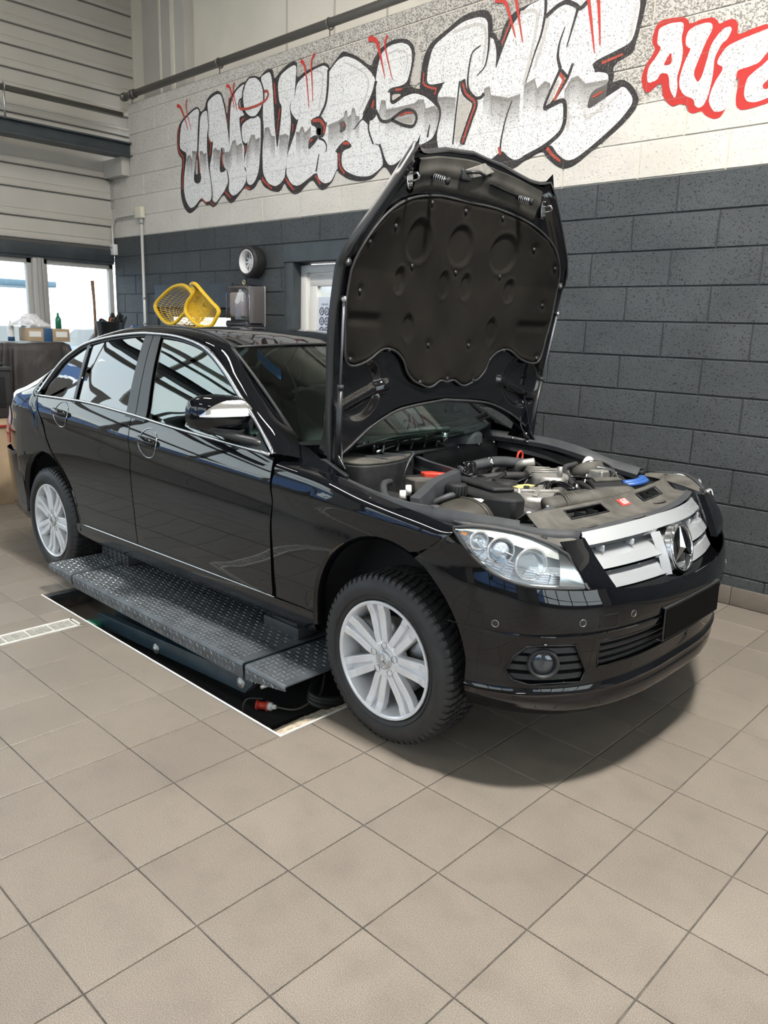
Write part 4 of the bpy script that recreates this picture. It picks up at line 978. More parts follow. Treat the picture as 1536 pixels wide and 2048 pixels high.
# ---- wheels
M_tyre = pm('tyre_rubber', (.020, .020, .021), .58, noise=(25, .25), bump=(180, .25, .001)); M_disc = pm('brake_disc', (.28, .27, .26), .35, .9)
M_caliper = pm('caliper', (.10, .10, .10), .5, .4)
def make_wheel(s):
    w_ = link('wheel', None, car)
    # s=-1: outer face towards -y.  local y measured outwards = s*y
    Rt = .317; def_ = 0
    prof = [(.219, .070), (.222, .094), (.232, .104), (.250, .110), (.268, .112), (.285, .107), (.298, .097), (.306, .088), (.310, .080), (.311, .04), (.311, -.04), (.310, -.08), (.298, -.097), (.268, -.110), (.232, -.104), (.219, -.07)]
    mb = MB(); mb.lathe([(r, s * h) for r, h in prof], (0, 0, 0), 'y', 72)
    # ribs on the side wall
    for rr0 in (.240, .2425): mb.lathe([(rr0, s * .1075), (rr0 + .0008, s * .1105), (rr0 + .0016, s * .1085)], (0, 0, 0), 'y', 72)
    ty = mb.build('tyre', M_tyre, w_, recalc=True)
    # tread blocks
    tb = MB(); N = 66
    for k in range(N):
        a = 2 * PI * k / N
        for sg in (-1, 1):
            # shoulder lug curving over the edge
            for (d, wd_, aa) in ((0, .62, 0),):
                h0, h1 = a - PI / N * wd_, a + PI / N * wd_; ring = []
                for (hh, rr1, sk) in ((.101, .292, 0), (.092, .311, 0), (.082, .3175, .0), (.052, .319, .25)):
                    ring.append([V(rr1 * math.cos(t + sk * PI / N), sg * hh, rr1 * math.sin(t + sk * PI / N)) for t in (h0, h1)])
                base = []
                for (hh, rr1, sk) in ((.101, .288, 0), (.092, .303, 0), (.082, .309, .0), (.052, .310, .25)):
                    base.append([V(rr1 * math.cos(t + sk * PI / N), sg * hh, rr1 * math.sin(t + sk * PI / N)) for t in (h0, h1)])
                for i in range(3):
                    tb.add([ring[i][0], ring[i][1], ring[i + 1][1], ring[i + 1][0]], [(0, 1, 2, 3)]); tb.add([ring[i][0], ring[i + 1][0], base[i + 1][0], base[i][0]], [(0, 1, 2, 3)]); tb.add([ring[i][1], ring[i + 1][1], base[i + 1][1], base[i][1]], [(0, 1, 2, 3)])
                tb.add([ring[0][0], ring[0][1], base[0][1], base[0][0]], [(0, 1, 2, 3)]); tb.add([ring[3][0], ring[3][1], base[3][1], base[3][0]], [(0, 1, 2, 3)])
            # inner chevrons
            for (ya, yb, k0) in ((.046, .024, .35), (.019, .001, .95)):
                q = []
                for rr1 in (.310, .319):
                    for yy, kk in ((ya, k0), (yb, k0 + .5)):
                        for dd in (-.58, .58): t = a + (kk + dd) * PI / N; q.append(V(rr1 * math.cos(t), sg * yy, rr1 * math.sin(t)))
                tb.add(q, [(4, 5, 7, 6), (0, 1, 5, 4), (2, 3, 7, 6), (0, 2, 6, 4), (1, 3, 7, 5)])
    tag(tb.build('tread', M_tyre, w_, recalc=True), kind='stuff')
    # rim
    mb = MB(); Ro = .216
    mb.lathe([(Ro + .006, s * .098), (Ro + .005, s * .104), (Ro - .002, s * .105), (Ro - .008, s * .100), (Ro - .011, s * .088), (Ro - .018, s * .05), (Ro - .024, s * -.02), (Ro - .018, s * -.07), (Ro, s * -.09)], (0, 0, 0), 'y', 72)
    # hub dish
    mb.lathe([(.036, s * .088), (.060, s * .090), (.070, s * .084), (.074, s * .070), (.074, s * .04)], (0, 0, 0), 'y', 48)
    mb.lathe([(0.001, s * .05), (.074, s * .05)], (0, 0, 0), 'y', 36)
    rim = mb.build('rim', M_rim, w_, smooth_angle=35)
    # seven double spokes
    for k in range(7):
        a = 2 * PI * k / 7
        ca, sa = math.cos(a), math.sin(a)
        mb = MB()
        for sg in (-1, 1):
            r0, r1 = .050, Ro - .008
            rows = []
            for (rr, off, hw_, h) in ((r0, .014, .0125, .088), (.085, .0180, .0138, .090), (.13, .0210, .0145, .089), (.17, .0245, .0148, .090), (.190, .0258, .0150, .097), (r1 + .004, .0270, .0155, .099)):
                row = []
                for (tt, dh) in ((-1.0, -.030), (-1.0, -.003), (-.82, 0), (.82, 0), (1.0, -.003), (1.0, -.030)):
                    t_ = sg * off + tt * hw_; row.append(V(ca * rr - sa * t_, s * (h + dh), sa * rr + ca * t_))
                rows.append(row)
            mb.grid(rows, smooth=False)
        # recessed web between the twins
        rows = []
        for (rr, h, wdt) in ((.06, .080, .012), (.12, .074, .014), (.165, .072, .016), (.205, .070, .02)): rows.append([V(ca * rr - sa * t_, s * h, sa * rr + ca * t_) for t_ in (-wdt, wdt)])
        mb.grid(rows, smooth=False)
        mb.build('spoke', M_rim, w_)
    # wheel bolts, centre cap with three-pointed emblem
    for k in range(5):
        a = 2 * PI * k / 5 + .3; mb = MB(); c = (.054 * math.cos(a), s * .082, .054 * math.sin(a))
        mb.lathe([(.0135, s * .0095), (.0125, s * .001), (.009, s * -.004), (.0005, s * -.004)], c, 'y', 16); mb.build('bolt_pocket', M_caliper, w_)
    mb = MB(); mb.lathe([(.0005, s * .098), (.030, s * .098), (.0345, s * .095), (.036, s * .088)], (0, 0, 0), 'y', 40); cap = mb.build('centre_cap', M_silver, w_)
    star(cap if False else w_, V(0, s * .0985, 0), .026, V(1, 0, 0), V(0, 0, 1), V(0, s, 0), .0025, 'cap_emblem', M_chrome)
    # brake disc behind
    mb = MB(); mb.lathe([(.05, s * .02), (.145, s * .02), (.145, s * .0), (.05, s * .0)], (0, 0, 0), 'y', 48); mb.build('brake_disc', M_disc, w_)
    mb = MB(); mb.box((-.125, s * .02, .04), (.07, .07, .15), None, .012); mb.build('brake_caliper', M_caliper, w_)
    mb = MB(); mb.lathe([(.198, s * -.06), (.001, s * -.06)], (0, 0, 0), 'y', 32); mb.build('back_plate', M_void, w_)
    return w_
def star(parent, c, R, ux, uz, n, th, name, mat, ring=True, lb=.055):
    """three-pointed star in a ring, faceted"""
    mb = MB()
    for k in range(3):
        a = PI / 2 + k * 2 * PI / 3; d = ux * math.cos(a) + uz * math.sin(a)
        l = ux * math.cos(a + PI / 3) + uz * math.sin(a + PI / 3); r = ux * math.cos(a - PI / 3) + uz * math.sin(a - PI / 3); w1 = R * .17
        tip = c + d * R * .97; top = c + n * th * 2.4
        mb.add([tip + n * th * .3, c + l * w1, top], [(0, 1, 2)]); mb.add([tip + n * th * .3, top, c + r * w1], [(0, 1, 2)])
        mb.add([tip + n * th * .3, c + l * w1, c - n * th, tip - n * th * .3], [(0, 3, 2, 1)]); mb.add([tip + n * th * .3, c + r * w1, c - n * th, tip - n * th * .3], [(0, 1, 2, 3)])
    if ring: mb.tube([c + ux * math.cos(2 * PI * k / 48) * R + uz * math.sin(2 * PI * k / 48) * R for k in range(48)], R * lb, 8, closed=True)
    return mb.build(name, mat, parent, recalc=True)
def inv_car(x, y, z): return car_inv @ V(x, y, z)
bpy.context.view_layer.update()
car_m = Matrix.Translation((.893, YC, .10)) @ Matrix.Rotation(-math.atan(PITCH), 4, 'Y') @ Matrix.Diagonal((1, YS, 1, 1)); car_inv = car_m.inverted()
for (wx, wz) in ((.893, .332), (-1.867, .319)):
    for s in (-1, 1):
        w_ = make_wheel(s); p = inv_car(wx, YC + s * .735, wz); w_.location = p

# ---- front bumper
def PX(y):
    if y < 0: return 3
    t = max(0, min(1, (y - .60) / .26)); return 3 - .62 * min(1, y / .25) * (1 - t * t * (3 - 2 * t))
def far_dx(y, z):
    a = .63 + interp(AX, z); b = .887 + prof_b(.15, z); t = min(1, abs(y) / b); p = PX(abs(y)); return a * (max(0, 1 - t ** 3) ** (1 / 3) - max(0, 1 - t ** p) ** (1 / p))
def FX(y, z, d=0):
    a = .63 + interp(AX, z) + d; b = .887 + prof_b(.15, z) + d; p = PX(y)
    return .15 + a * max(0, 1 - (min(1, abs(y) / b)) ** p) ** (1 / p)
def b_top(y, x=None):
    y = abs(y)
    if x is not None and y > .56: return lin([(.20, .80), (.290, .772), (.343, .730), (.396, .688), (.467, .647), (.56, .620), (.672, .607)], x)
    return lin([(0, .566), (.3, .580), (.45, .592), (.52, .604), (.60, .607), (.72, .617), (.79, .627), (.836, .649), (.856, .690), (.860, .732), (.90, .775)], y)
LIPZ = [.165, .178, .19, .20, .21, .22, .232, .245, .252, .262, .270, .285, .29, .30, .31, .32, .3325, .345, .36, .375, .39, .405, .42, .43, .4375, .445, .455, .462, .4655, .468, .4705, .475, .485, .50, .52, .54, .55]
def AXl(z): return interp(AX, z)
def bump_pt(phi, z, d=0):
    rid = .010 * math.exp(-((z - .262) / .008) ** 2) + .004 * math.exp(-((z - .225) / .012) ** 2)
    a = .63 + interp(AX, z) + rid + d; b = .887 + prof_b(.15, z) + rid + d; s_, c_ = math.sin(phi), math.cos(phi)
    y = math.copysign(b * abs(s_) ** (2 / 3), s_)
    if y > 0: t = min(1, y / b); p = PX(y); return V(.15 + a * max(0, 1 - t ** p) ** (1 / p), y, z)
    return V(.15 + a * max(0, c_) ** (2 / 3), y, z)
def bump_edge_x(z):
    if z < .64: return ARF[0] + math.sqrt(max(0, (ARF[2] + .001) ** 2 - (z - ARF[1]) ** 2))
    return lin([(.64, .138), (.69, .205), (.772, .322)], z)
FOG = [(.492, .335), (.515, .305), (.56, .292), (.665, .292), (.672, .33), (.668, .38), (.664, .432), (.60, .434), (.555, .425), (.52, .385)]
def in_poly(p, poly):
    c = False; n = len(poly)
    for i in range(n):
        a, b = poly[i], poly[(i + 1) % n]
        if (a[1] > p[1]) != (b[1] > p[1]) and p[0] < (b[0] - a[0]) * (p[1] - a[1]) / (b[1] - a[1]) + a[0]: c = not c
    return c
mb = MB(); cols = []
NP = 220
for i in range(NP + 1):
    q = -1 + 2 * i / NP; col = []
    for z in LIPZ + [('t', k / 10) for k in range(1, 11)]:
        if isinstance(z, tuple):
            zz = .55 + .05 * z[1]
            for _ in range(5):
                xe = bump_edge_x(zz); a = .63 + interp(AX, zz); cph = max(0, (xe - .15) / a) ** 1.5; pm_ = math.acos(min(1, cph)) ; p = bump_pt(q * pm_, zz); zz = .55 + (b_top(p.y, p.x) - .55) * z[1]
            col.append(p)
        else:
            xe = bump_edge_x(z); a = .63 + interp(AX, z); xx = (xe - .15) / a
            pm_ = math.acos(min(1, max(0, xx) ** 1.5)); p = bump_pt(q * pm_, z)
            if xx < 0: p = p.lerp(V(xe, math.copysign(hw(xe, z), q), z), abs(q) ** 8) if abs(q) < 1 else V(xe, math.copysign(hw(xe, z), q), z)
            col.append(p)
    cols.append(col)
fs = []; nz = len(cols[0]); vs = [p for c in cols for p in c]
for i in range(NP):
    for j in range(nz - 1):
        c = (cols[i][j] + cols[i + 1][j + 1] + cols[i][j + 1] + cols[i + 1][j]) / 4
        y = abs(c.y)
        if .3325 < c.z < .4375 and y < .555 + (c.z - .3325) * .28: continue
        if y > .6 and in_poly((c.x, c.z), FOG): continue
        a = i * nz + j; fs.append((a, a + nz, a + nz + 1, a + 1))
mb.add(vs, fs, True); bump = bld(mb, 'front_bumper', M_paint, solid=.005)
# seam line, underside
mb = MB(); mb.tube([bump_pt(-1.45 + 2.9 * k / 90, .468, -.001) for k in range(91)], .0024, 6); mb.build('bumper_seam', M_void, bump)
mb = MB(); mb.grid([[bump_pt(-1.35 + 2.7 * k / 60, .166), V(.30, bump_pt(-1.35 + 2.7 * k / 60, .166).y * .9, .19)][0:2] for k in range(61)]); mb.build('undertray', M_under, bump)
# parking sensors, tow-eye cover, washer covers
for y, z in ((.839, .494), (.655, .507), (.451, .510)):
    for s in (-1, 1):
        x = FX(s * y, z); n = V(.35 if y > .8 else .8, s * .9 if y > .8 else s * .5, 0).normalized()
        if y < .5: n = V(.95, s * .25, 0).normalized()
        u = n.cross(V(0, 0, 1)).normalized(); c = V(x, s * y, z) + n * .0015; mb = MB()
        mb.add([c + u * math.cos(2 * PI * k / 20) * .0105 + V(0, 0, 1) * math.sin(2 * PI * k / 20) * .0105 for k in range(20)], [tuple(range(20))]); mb.build('parking_sensor', M_blackgloss, bump)
        mb = MB(); mb.tube([c + u * math.cos(2 * PI * k / 20) * .0115 + V(0, 0, 1) * math.sin(2 * PI * k / 20) * .0115 for k in range(20)], .0010, 5, closed=True); mb.build('sensor_ring', M_satchrome, bump)
mb = MB(); mb.tube([V(FX(-y, z, .001), -y, z) for y, z in ((.588, .524), (.53, .524), (.522, .518), (.522, .484), (.53, .478), (.588, .478), (.595, .484), (.595, .518))], .0011, 5, closed=True); mb.build('tow_eye_cover', M_under, bump)
# opening rims
mb = MB()
def lowg(y, z): return V(FX(y, z, -.002), y, z)
L_ = [lowg(-.555, .3325)] + [lowg(-.555 + 1.11 * k / 30, .3325) for k in range(31)] + [lowg(.584, .4375)] + [lowg(.584 - 1.168 * k / 30, .4375) for k in range(31)]
mb.tube(L_, .004, 6, closed=True); mb.build('grille_opening_rim', M_paint, bump)
# lower grille: three broad horizontal slats in a dark recess
lg = link('lower_grille', None, car)
mb = MB(); mb.grid([[V(FX(y, .38, -.085), y, .30), V(FX(y, .38, -.085), y, .47)] for y in [-.62 + 1.24 * k / 24 for k in range(25)]]); mb.build('grille_backing', M_void, lg, recalc=False)
for z in (.340, .368, .396, .424):
    mb = MB(); rows = []
    for k in range(41):
        y = -.60 + 1.20 * k / 40; x = FX(y, z, -.018); rows.append([V(x - .045, y, z + .012), V(x, y, z + .006), V(x + .004, y, z), V(x, y, z - .008), V(x - .045, y, z - .010)])
    mb.grid(rows, smooth=False); mb.build('slat', M_plastic, lg)
# fog lamp inserts
M_foglens = pm('fog_glass', (.06, .07, .08), .05, .3, coat=1)
for s in (-1, 1):
    fg = link('fog_lamp', None, car)
    def fp(x, z, d=0):
        # point on the bumper at length x, height z
        a = .63 + interp(AX, z); b = .887 + prof_b(.15, z); t = max(0, (x - .15) / a); y = b * (1 - min(1, t ** 3)) ** (1 / 3); return V(x - (far_dx(y, z) if s > 0 else 0), s * (y + d), z)
    nrm = V(.62, s * .78, 0).normalized(); tan = V(.78, -s * .62, 0)
    mb = MB(); rows = [[fp(.47 + .22 * k / 10, .27) - nrm * .06 + V(0, 0, .18 * j / 4) for j in range(5)] for k in range(11)]; mb.grid(rows); mb.build('fog_backing', M_void, fg)
    for z, xa in ((.313, .50), (.345, .485), (.377, .50), (.409, .525)):
        mb = MB(); rows = []
        for k in range(13):
            x = xa + (.668 - xa) * k / 12; p = fp(x, z) - nrm * .012; rows.append([p + V(0, 0, .010) - nrm * .03, p + V(0, 0, .009), p + V(0, 0, -.009) + nrm * .002, p + V(0, 0, -.011) - nrm * .03])
        mb.grid(rows, smooth=False); mb.build('slat', M_plastic, fg)
    mb = MB(); mb.tube([fp(x, z) for x, z in cr_spline([(x, z, 0) for x, z in FOG], 1, True) and FOG], .0045, 6, closed=True); mb.build('fog_opening_rim', M_paint, fg)
    c = fp(.592, .365) - nrm * .005; Mx = Matrix((tan, V(0, 0, 1), nrm)).transposed()
    mb = MB(); mb.lathe([(.052, -.02), (.052, .010), (.048, .014), (.041, .012), (.038, -.004)], c, 'z', 32, rot=Mx); mb.build('fog_bezel', M_plastic, fg)
    mb = MB(); mb.lathe([(.0375, -.002), (.030, .003), (.015, .007), (.0005, .008)], c, 'z', 32, rot=Mx); mb.build('fog_lens', M_foglens, fg)
# number plate holder and blank dark plate
M_plate = pm('blank_plate', (.0025, .0025, .0025), .8, 0, .1)
mb = MB()
for y0_, y1_, nm in ((-.27, .235, 'plate_holder'),):
    rows = []
    for k in range(13): y = y0_ + (y1_ - y0_) * k / 12; x = FX(y * .75, .45, .004); rows.append([V(x - .02, y, .372), V(x + .004, y, .372), V(x + .004, y, .492), V(x - .02, y, .495)])
    mb.grid(rows, smooth=False); ph = bld(mb, nm, M_plastic, solid=.003)
mb = MB(); rows = []
for k in range(13): y = -.26 + .485 * k / 12; x = FX(y * .75, .45, .011); rows.append([V(x, y, .378), V(x, y, .486)])
mb.grid(rows); npl = mb.build('number_plate', M_plate, ph, solid=.003); npl['label'] = 'blank black number plate'
# ---- panel between lamp and grille
for s in (-1, 1):
    mb = MB(); rows = []
    for k in range(13):
        z = .600 + .155 * k / 12
        yo = lin([(.60, .625), (.66, .640), (.713, .655), (.755, .668)], z); yi = lin([(.60, .50), (.65, .525), (.70, .545), (.755, .560)], z)
        xo = lin([(.60, .668), (.64, .662), (.681, .640), (.713, .612), (.755, .585)], z); xi = lin([(.60, .700), (.65, .670), (.70, .640), (.755, .606)], z) - (.035 if s > 0 else 0); yi *= .95 if s > 0 else 1; xo -= .03 if s > 0 else 0
        rows.append([V(xo, s * yo, z), V((xo + xi) / 2 + .008, s * (yo + yi) / 2, z), V(xi + .006, s * yi, z), V(xi - .02, s * (yi - .006), z)])
    mb.grid(rows); bld(mb, 'grille_side_panel', M_paint, solid=.004)
# ---- headlamps
M_hlens = tinted('headlamp_glass', (.93, .96, .97), .09)
M_refl = pm('lamp_reflector', (.92, .93, .96), .2, .75); M_bezel = pm('lamp_bezel', (.92, .94, .97), .5, 0); M_amber = pm('amber_lens', (.75, .22, .04), .2, .1); M_texl = pm('fluted_lens', (.62, .63, .60), .28, .35, bump=(260, .5, .002))
for s in (-1, 1):
    hl = link('headlamp', None, car)
    TOP = cr_spline([V(x, s * y, z) for x, y, z in ((.296, .850, .778), (.362, .825, .788), (.430, .785, .786), (.500, .738, .772), (.560, .695, .747), (.606, .655, .716))], 6)
    BOT = cr_spline([V(x, s * y, z) for x, y, z in ((.298, .853, .768), (.343, .860, .732), (.396, .856, .690), (.467, .836, .649), (.560, .775, .622), (.672, .622, .609))], 6)
    if s > 0:
        for p in TOP + BOT: p.x -= far_dx(p.y, p.z) + .01
    n = len(TOP)
    def lp(i, t, d=0):
        a, b = TOP[i], BOT[i]; p = a.lerp(b, t); o_ = V(.75, s * .66, .1).normalized(); return p + o_ * (.030 * math.sin(PI * t) * math.sin(PI * (.08 + .9 * i / (n - 1))) ** .6 + d)
    mb = MB(); mb.grid([[lp(i, j / 14) for j in range(15)] for i in range(n)]); mb.build('lens', M_hlens, hl)
    mb = MB(); mb.grid([[lp(i, j / 12, -.05 if 0 < j < 12 else -.004) for j in range(13)] for i in range(1, n)]); mb.build('housing', M_bezel, hl)
    mb = MB(); mb.grid([[lp(i, j / 30, -.008) for j in range(2, 9)] for i in range(2, n - 3)]); mb.build('fluted_upper_lens', M_texl, hl)
    mb = MB(); mb.tube(TOP + BOT[::-1], .006, 6, closed=True); mb.build('lamp_seal', M_rubber, hl)
    mb = MB(); e0 = [lp(n - 1, j / 10, -.002) for j in range(11)]; e1 = [lp(n - 4, j / 10, -.006) for j in range(11)]; mb.grid([e0, e1]); mb.build('inner_bezel', M_satchrome, hl)
    def bowl(i, t, r, dep, name, mat, d=-.012):
        c = lp(i, t, d); nn = V(.80, s * .56, -.02).normalized(); u = nn.cross(V(0, 0, 1)).normalized(); w2 = u.cross(nn); Mx = Matrix((u, w2, nn)).transposed()
        m_ = MB(); m_.lathe([(r, 0), (r * .97, -dep * .2), (r * .8, -dep * .6), (r * .45, -dep * .95), (.001, -dep)], c, 'z', 28, rot=Mx); m_.tube([c + u * math.cos(2 * PI * k / 28) * r + w2 * math.sin(2 * PI * k / 28) * r for k in range(28)], .0035, 6, closed=True); m_.build(name, mat, hl, smooth_angle=60); return c, Mx
    bowl(22, .52, .052, .05, 'main_reflector', M_refl)
    c, Mx = bowl(15, .50, .044, .04, 'dip_reflector', M_refl)
    mb = MB(); mb.lathe([(.030, -.01), (.029, .0), (.020, .012), (.001, .018)], c, 'z', 24, rot=Mx); mb.build('projector_lens', pm('projector_glass', (.55, .62, .68), .03, .4, coat=1), hl)
    bowl(9, .50, .030, .03, 'side_reflector', M_refl)
    # faceted strips
    for i in range(4, n - 3, 2):
        mb = MB(); mb.grid([[lp(i, t, -.03 + .008 * (k % 2)) for k, t in enumerate([.62 + .03 * j for j in range(11)])], [lp(i + 2, t, -.03 + .008 * ((k + 1) % 2)) for k, t in enumerate([.62 + .03 * j for j in range(11)])]], smooth=False); mb.build('reflector_facet', M_refl, hl)
    mb = MB(); mb.grid([[lp(i, t, -.018) for t in (.42, .5, .58)] for i in (3, 4, 5)]); mb.build('amber_reflector', M_amber, hl)
# ---- radiator grille
def GX(y, z): return interp([(.56, .722), (.60, .706), (.645, .690), (.70, .664), (.74, .640), (.775, .612)], z) - (.16 if y < 0 else .30) * y * y
def gzz(y, z): w_ = max(0, (.772 - z) / .18); return z - .016 - .035 * max(0, y) - w_ * .016 * (1 - (y / .56) ** 2)
def gy(z): return interp([(.59, .500), (.65, .525), (.70, .545), (.775, .568)], z)
gr = link('radiator_grille', None, car)
def gband(name, za, zb_, mat, d0=0, d1=0, ext=1.0, mid=None, n=30, solid=0):
    mb = MB(); rows = []
    for k in range(n + 1):
        q = -1 + 2 * k / n; r = []
        for j in range(4):
            t = j / 3; z = za + (zb_ - za) * t; y = q * gy(z) * ext * (.94 if q > 0 else 1); r.append(V(GX(y, z) + d0 + (d1 - d0) * t, y, gzz(y, z)))
        rows.append(r)
    mb.grid(rows); return mb.build(name, mat, gr, solid=solid)
M_slat = pm('grille_silver', (.66, .68, .71), .26, .55, coat=.6)
gband('grille_backing', .56, .77, M_void, -.06, -.06)
gband('lower_surround', .566, .596, M_blackgloss, .03, .006, 1.04)
gband('top_bar', .738, .772, M_slat, .006, -.006, 1.0, solid=.006); 
mb = MB(); mb.grid([[V(GX(y, .772) - .006, y, .756), V(GX(y, .772) - .035, y, .760)] for y in [-.565 + 1.13 * k / 24 for k in range(25)]]); mb.build('top_bar_ledge', M_rubgrey, gr, solid=.003)
gband('chrome_edge', .728, .738, M_chrome, .002, .008)
gband('chrome_edge', .655, .664, M_chrome, .002, .008)
gband('chrome_edge', .594, .603, M_chrome, .004, .010)
for za, zb_ in ((.664, .692), (.603, .634)):
    gband('slat', za, zb_, M_slat, .008, -.004); gband('slat_shelf', zb_, zb_ + .020, M_slat, -.004, -.045)
for z0, z1 in ((.712, .729), (.652, .656)):
    for y in (-.44, -.26, .26, .44):
        mb = MB(); mb.box((GX(y, z0) - .018, y, gzz(y, z0 + .006)), (.03, .010, .020), None, .002); mb.build('slat_tab', M_slat, gr)
for s in (-1, 1):
    mb = MB(); mb.tube([V(GX(s * gy(z), z) + .004, s * gy(z) * (.94 if s > 0 else 1), gzz(s * gy(z), z)) for z in (.594, .63, .67, .71, .745, .770)], .006, 8); mb.build('chrome_end', M_chrome, gr)
    mb = MB(); mb.grid([[V(GX(.11, z) + .004, s * .135, gzz(.1, z)), V(GX(.08, z) + .018, s * .088, gzz(.1, z))] for z in (.600, .62, .645, .67, .70, .735)]); mb.build('star_cone', M_slat, gr)
c = V(.712, 0, .645); nn = V(.97, 0, .22).normalized(); uz = V(-.22, 0, .97).normalized()
mb = MB(); mb.lathe([(.088, -.03), (.084, .0)], c, 'z', 40, rot=Matrix((V(0, 1, 0), uz, nn)).transposed()); mb.build('star_recess', M_satchrome, gr)
mb = MB(); mb.lathe([(.001, -.022), (.083, -.022)], c, 'z', 32, rot=Matrix((V(0, 1, 0), uz, nn)).transposed()); mb.build('star_backing', M_void, gr)
star(gr, c, .086, V(0, 1, 0), uz, nn, .006, 'star_emblem', M_chrome, lb=.075)

# ---- engine bay (all in the car frame)
M_dusty = pm('dusty_black_plastic', (.020, .0205, .022), .6, 0, .3, noise=(18, .45, 6)); M_dusty2 = pm('pale_dust_plastic', (.085, .080, .071), .7, 0, .3, noise=(14, .4, 6))
M_redp = pm('red_plastic', (.60, .05, .03), .4); M_bluep = pm('blue_plastic', (.03, .10, .33), .35); M_yel = pm('yellow_label', (.62, .55, .22), .6)
M_tankp = pm('coolant_tank', (.060, .056, .048), .32, noise=(8, .3)); M_wire = pm('cable_black', (.015, .015, .016), .5)
M_white = pm('white_label', (.8, .8, .78), .5)
def tb(name, pts, r, mat, parent=None, n=10, k=6, flat=None, closed=False):
    mb = MB(); P = cr_spline(pts, k, closed) if len(pts) > 2 else [V(*p) for p in pts]
    if isinstance(r, (list, tuple)): rs = [r[min(len(r) - 1, int(i / len(P) * (len(r) - 1)))] * (1 - (i / len(P) * (len(r) - 1)) % 1) + r[min(len(r) - 1, int(i / len(P) * (len(r) - 1)) + 1)] * ((i / len(P) * (len(r) - 1)) % 1) for i in range(len(P))]
    else: rs = r
    mb.tube(P, rs, n, closed=closed, flat=flat); return mb.build(name, mat, parent or car)
def slab(name, poly, z0, z1, mat, parent=None, bev=.006, zf=None):
    mb = MB(); mb.prism(poly, lambda p, d: V(p[0], p[1], d if zf is None or d == z0 else zf(p)), z0, z1); return mb.build(name, mat, parent or car, bevel=bev, smooth_angle=40)
# bay walls and floor
mb = MB(); mb.box2((-.66, -.74, .30), (.50, .74, .34)); mb.build('engine_bay_floor', M_void, car)
for s in (-1, 1):
    mb = MB(); mb.grid([[V(x, s * y, z) for z in (.34, .60, .74)] for x, y in ((-.66, .60), (-.2, .62), (.2, .66), (.45, .60))]); mb.build('inner_wing', M_under, car)
    # bolted wing flange (gutter) beside the opening
    fl_ = [(-.60, .768, .878), (-.3, .779, .846), (0, .793, .790), (.2, .80, .770), (.30, .80, .765)]
    mb = MB(); mb.grid([[V(x, s * (y - .004), z), V(x, s * (y - .020), z - .018), V(x, s * (y - .060), z - .022), V(x, s * (y - .075), z - .06)] for x, y, z in fl_]); mb.build('wing_flange', M_satin, car, solid=.003)
# bulkhead and scuttle
mb = MB(); mb.grid([[V(-.64, y, .5), V(-.64, y, .80), V(-.70, y, .86), V(-.72, y, .90)] for y in (-.72, -.4, 0, .4, .72)]); mb.build('bulkhead', M_under, car)
mb = MB(); mb.grid([[V(-.43 - .20 * abs(q) ** 2 - .03, q * .69, .93), V(-.50 - .16 * abs(q) ** 2 - .02, q * .70, .905), V(-.62 - .05 * q * q, q * .71, .885)] for q in [-1 + k / 10 for k in range(21)]]); mb.build('scuttle_panel', M_dusty, car)
# wipers
tb('wiper_arm', [(-.50, .10, .935), (-.55, .35, .962), (-.60, .62, .985)], .007, M_satin, flat=.6); tb('wiper_blade', [(-.53, -.12, .962), (-.555, .25, .972), (-.615, .60, .995)], .009, M_rubber, flat=1.4)
tb('wiper_arm', [(-.50, -.50, .925), (-.50, -.25, .950), (-.49, .02, .955)], .007, M_satin, flat=.6); tb('wiper_blade', [(-.60, -.55, .975), (-.53, -.2, .966), (-.49, .12, .960)], .009, M_rubber, flat=1.4)
tb('wiper_pivot', [(-.50, .10, .90), (-.50, .10, .945)], .018, M_satchrome, n=16)
# scuttle frame of open black struts and wires, and its tray
tray = slab('wiper_tray', [(-.66, -.40), (-.49, -.47), (-.44, -.40), (-.50, .08), (-.56, .12), (-.70, .10)], .862, .878, M_dusty)
rk = random.Random(11)
for k in range(6):
    a = -.36 + .082 * k; mb = MB(); mb.box((-.56 - .01 * k, a, .905), (.05, .040, .052), Matrix.Rotation(rk.uniform(-.5, .5), 3, 'Z'), .008); mb.build('wiper_linkage_bracket', M_blackgloss, car)
tb('wiper_linkage', [(-.60, -.40, .91), (-.53, -.20, .935), (-.60, 0, .92), (-.58, .12, .93)], .009, M_blackgloss); tb('wiper_linkage', [(-.52, -.38, .89), (-.56, -.1, .915), (-.54, .10, .895)], .007, M_satchrome)
for k in range(5): tb('cable', [(-.50, -.36 + .09 * k, .885), (-.53 + .02 * rk.random(), -.33 + .09 * k, .925), (-.60, -.30 + .09 * k, .90)], .005, M_wire)
mb = MB(); mb.lathe([(.001, .03), (.075, .026), (.092, .014), (.095, 0), (.095, -.03)], (-.60, .33, .90), 'z', 32); mb.build('air_duct_cap', M_rubgrey, car)
tb('scuttle_bar', [(-.53, .12, .915), (-.60, .35, .93), (-.68, .62, .93)], .020, M_rubgrey, flat=.6)
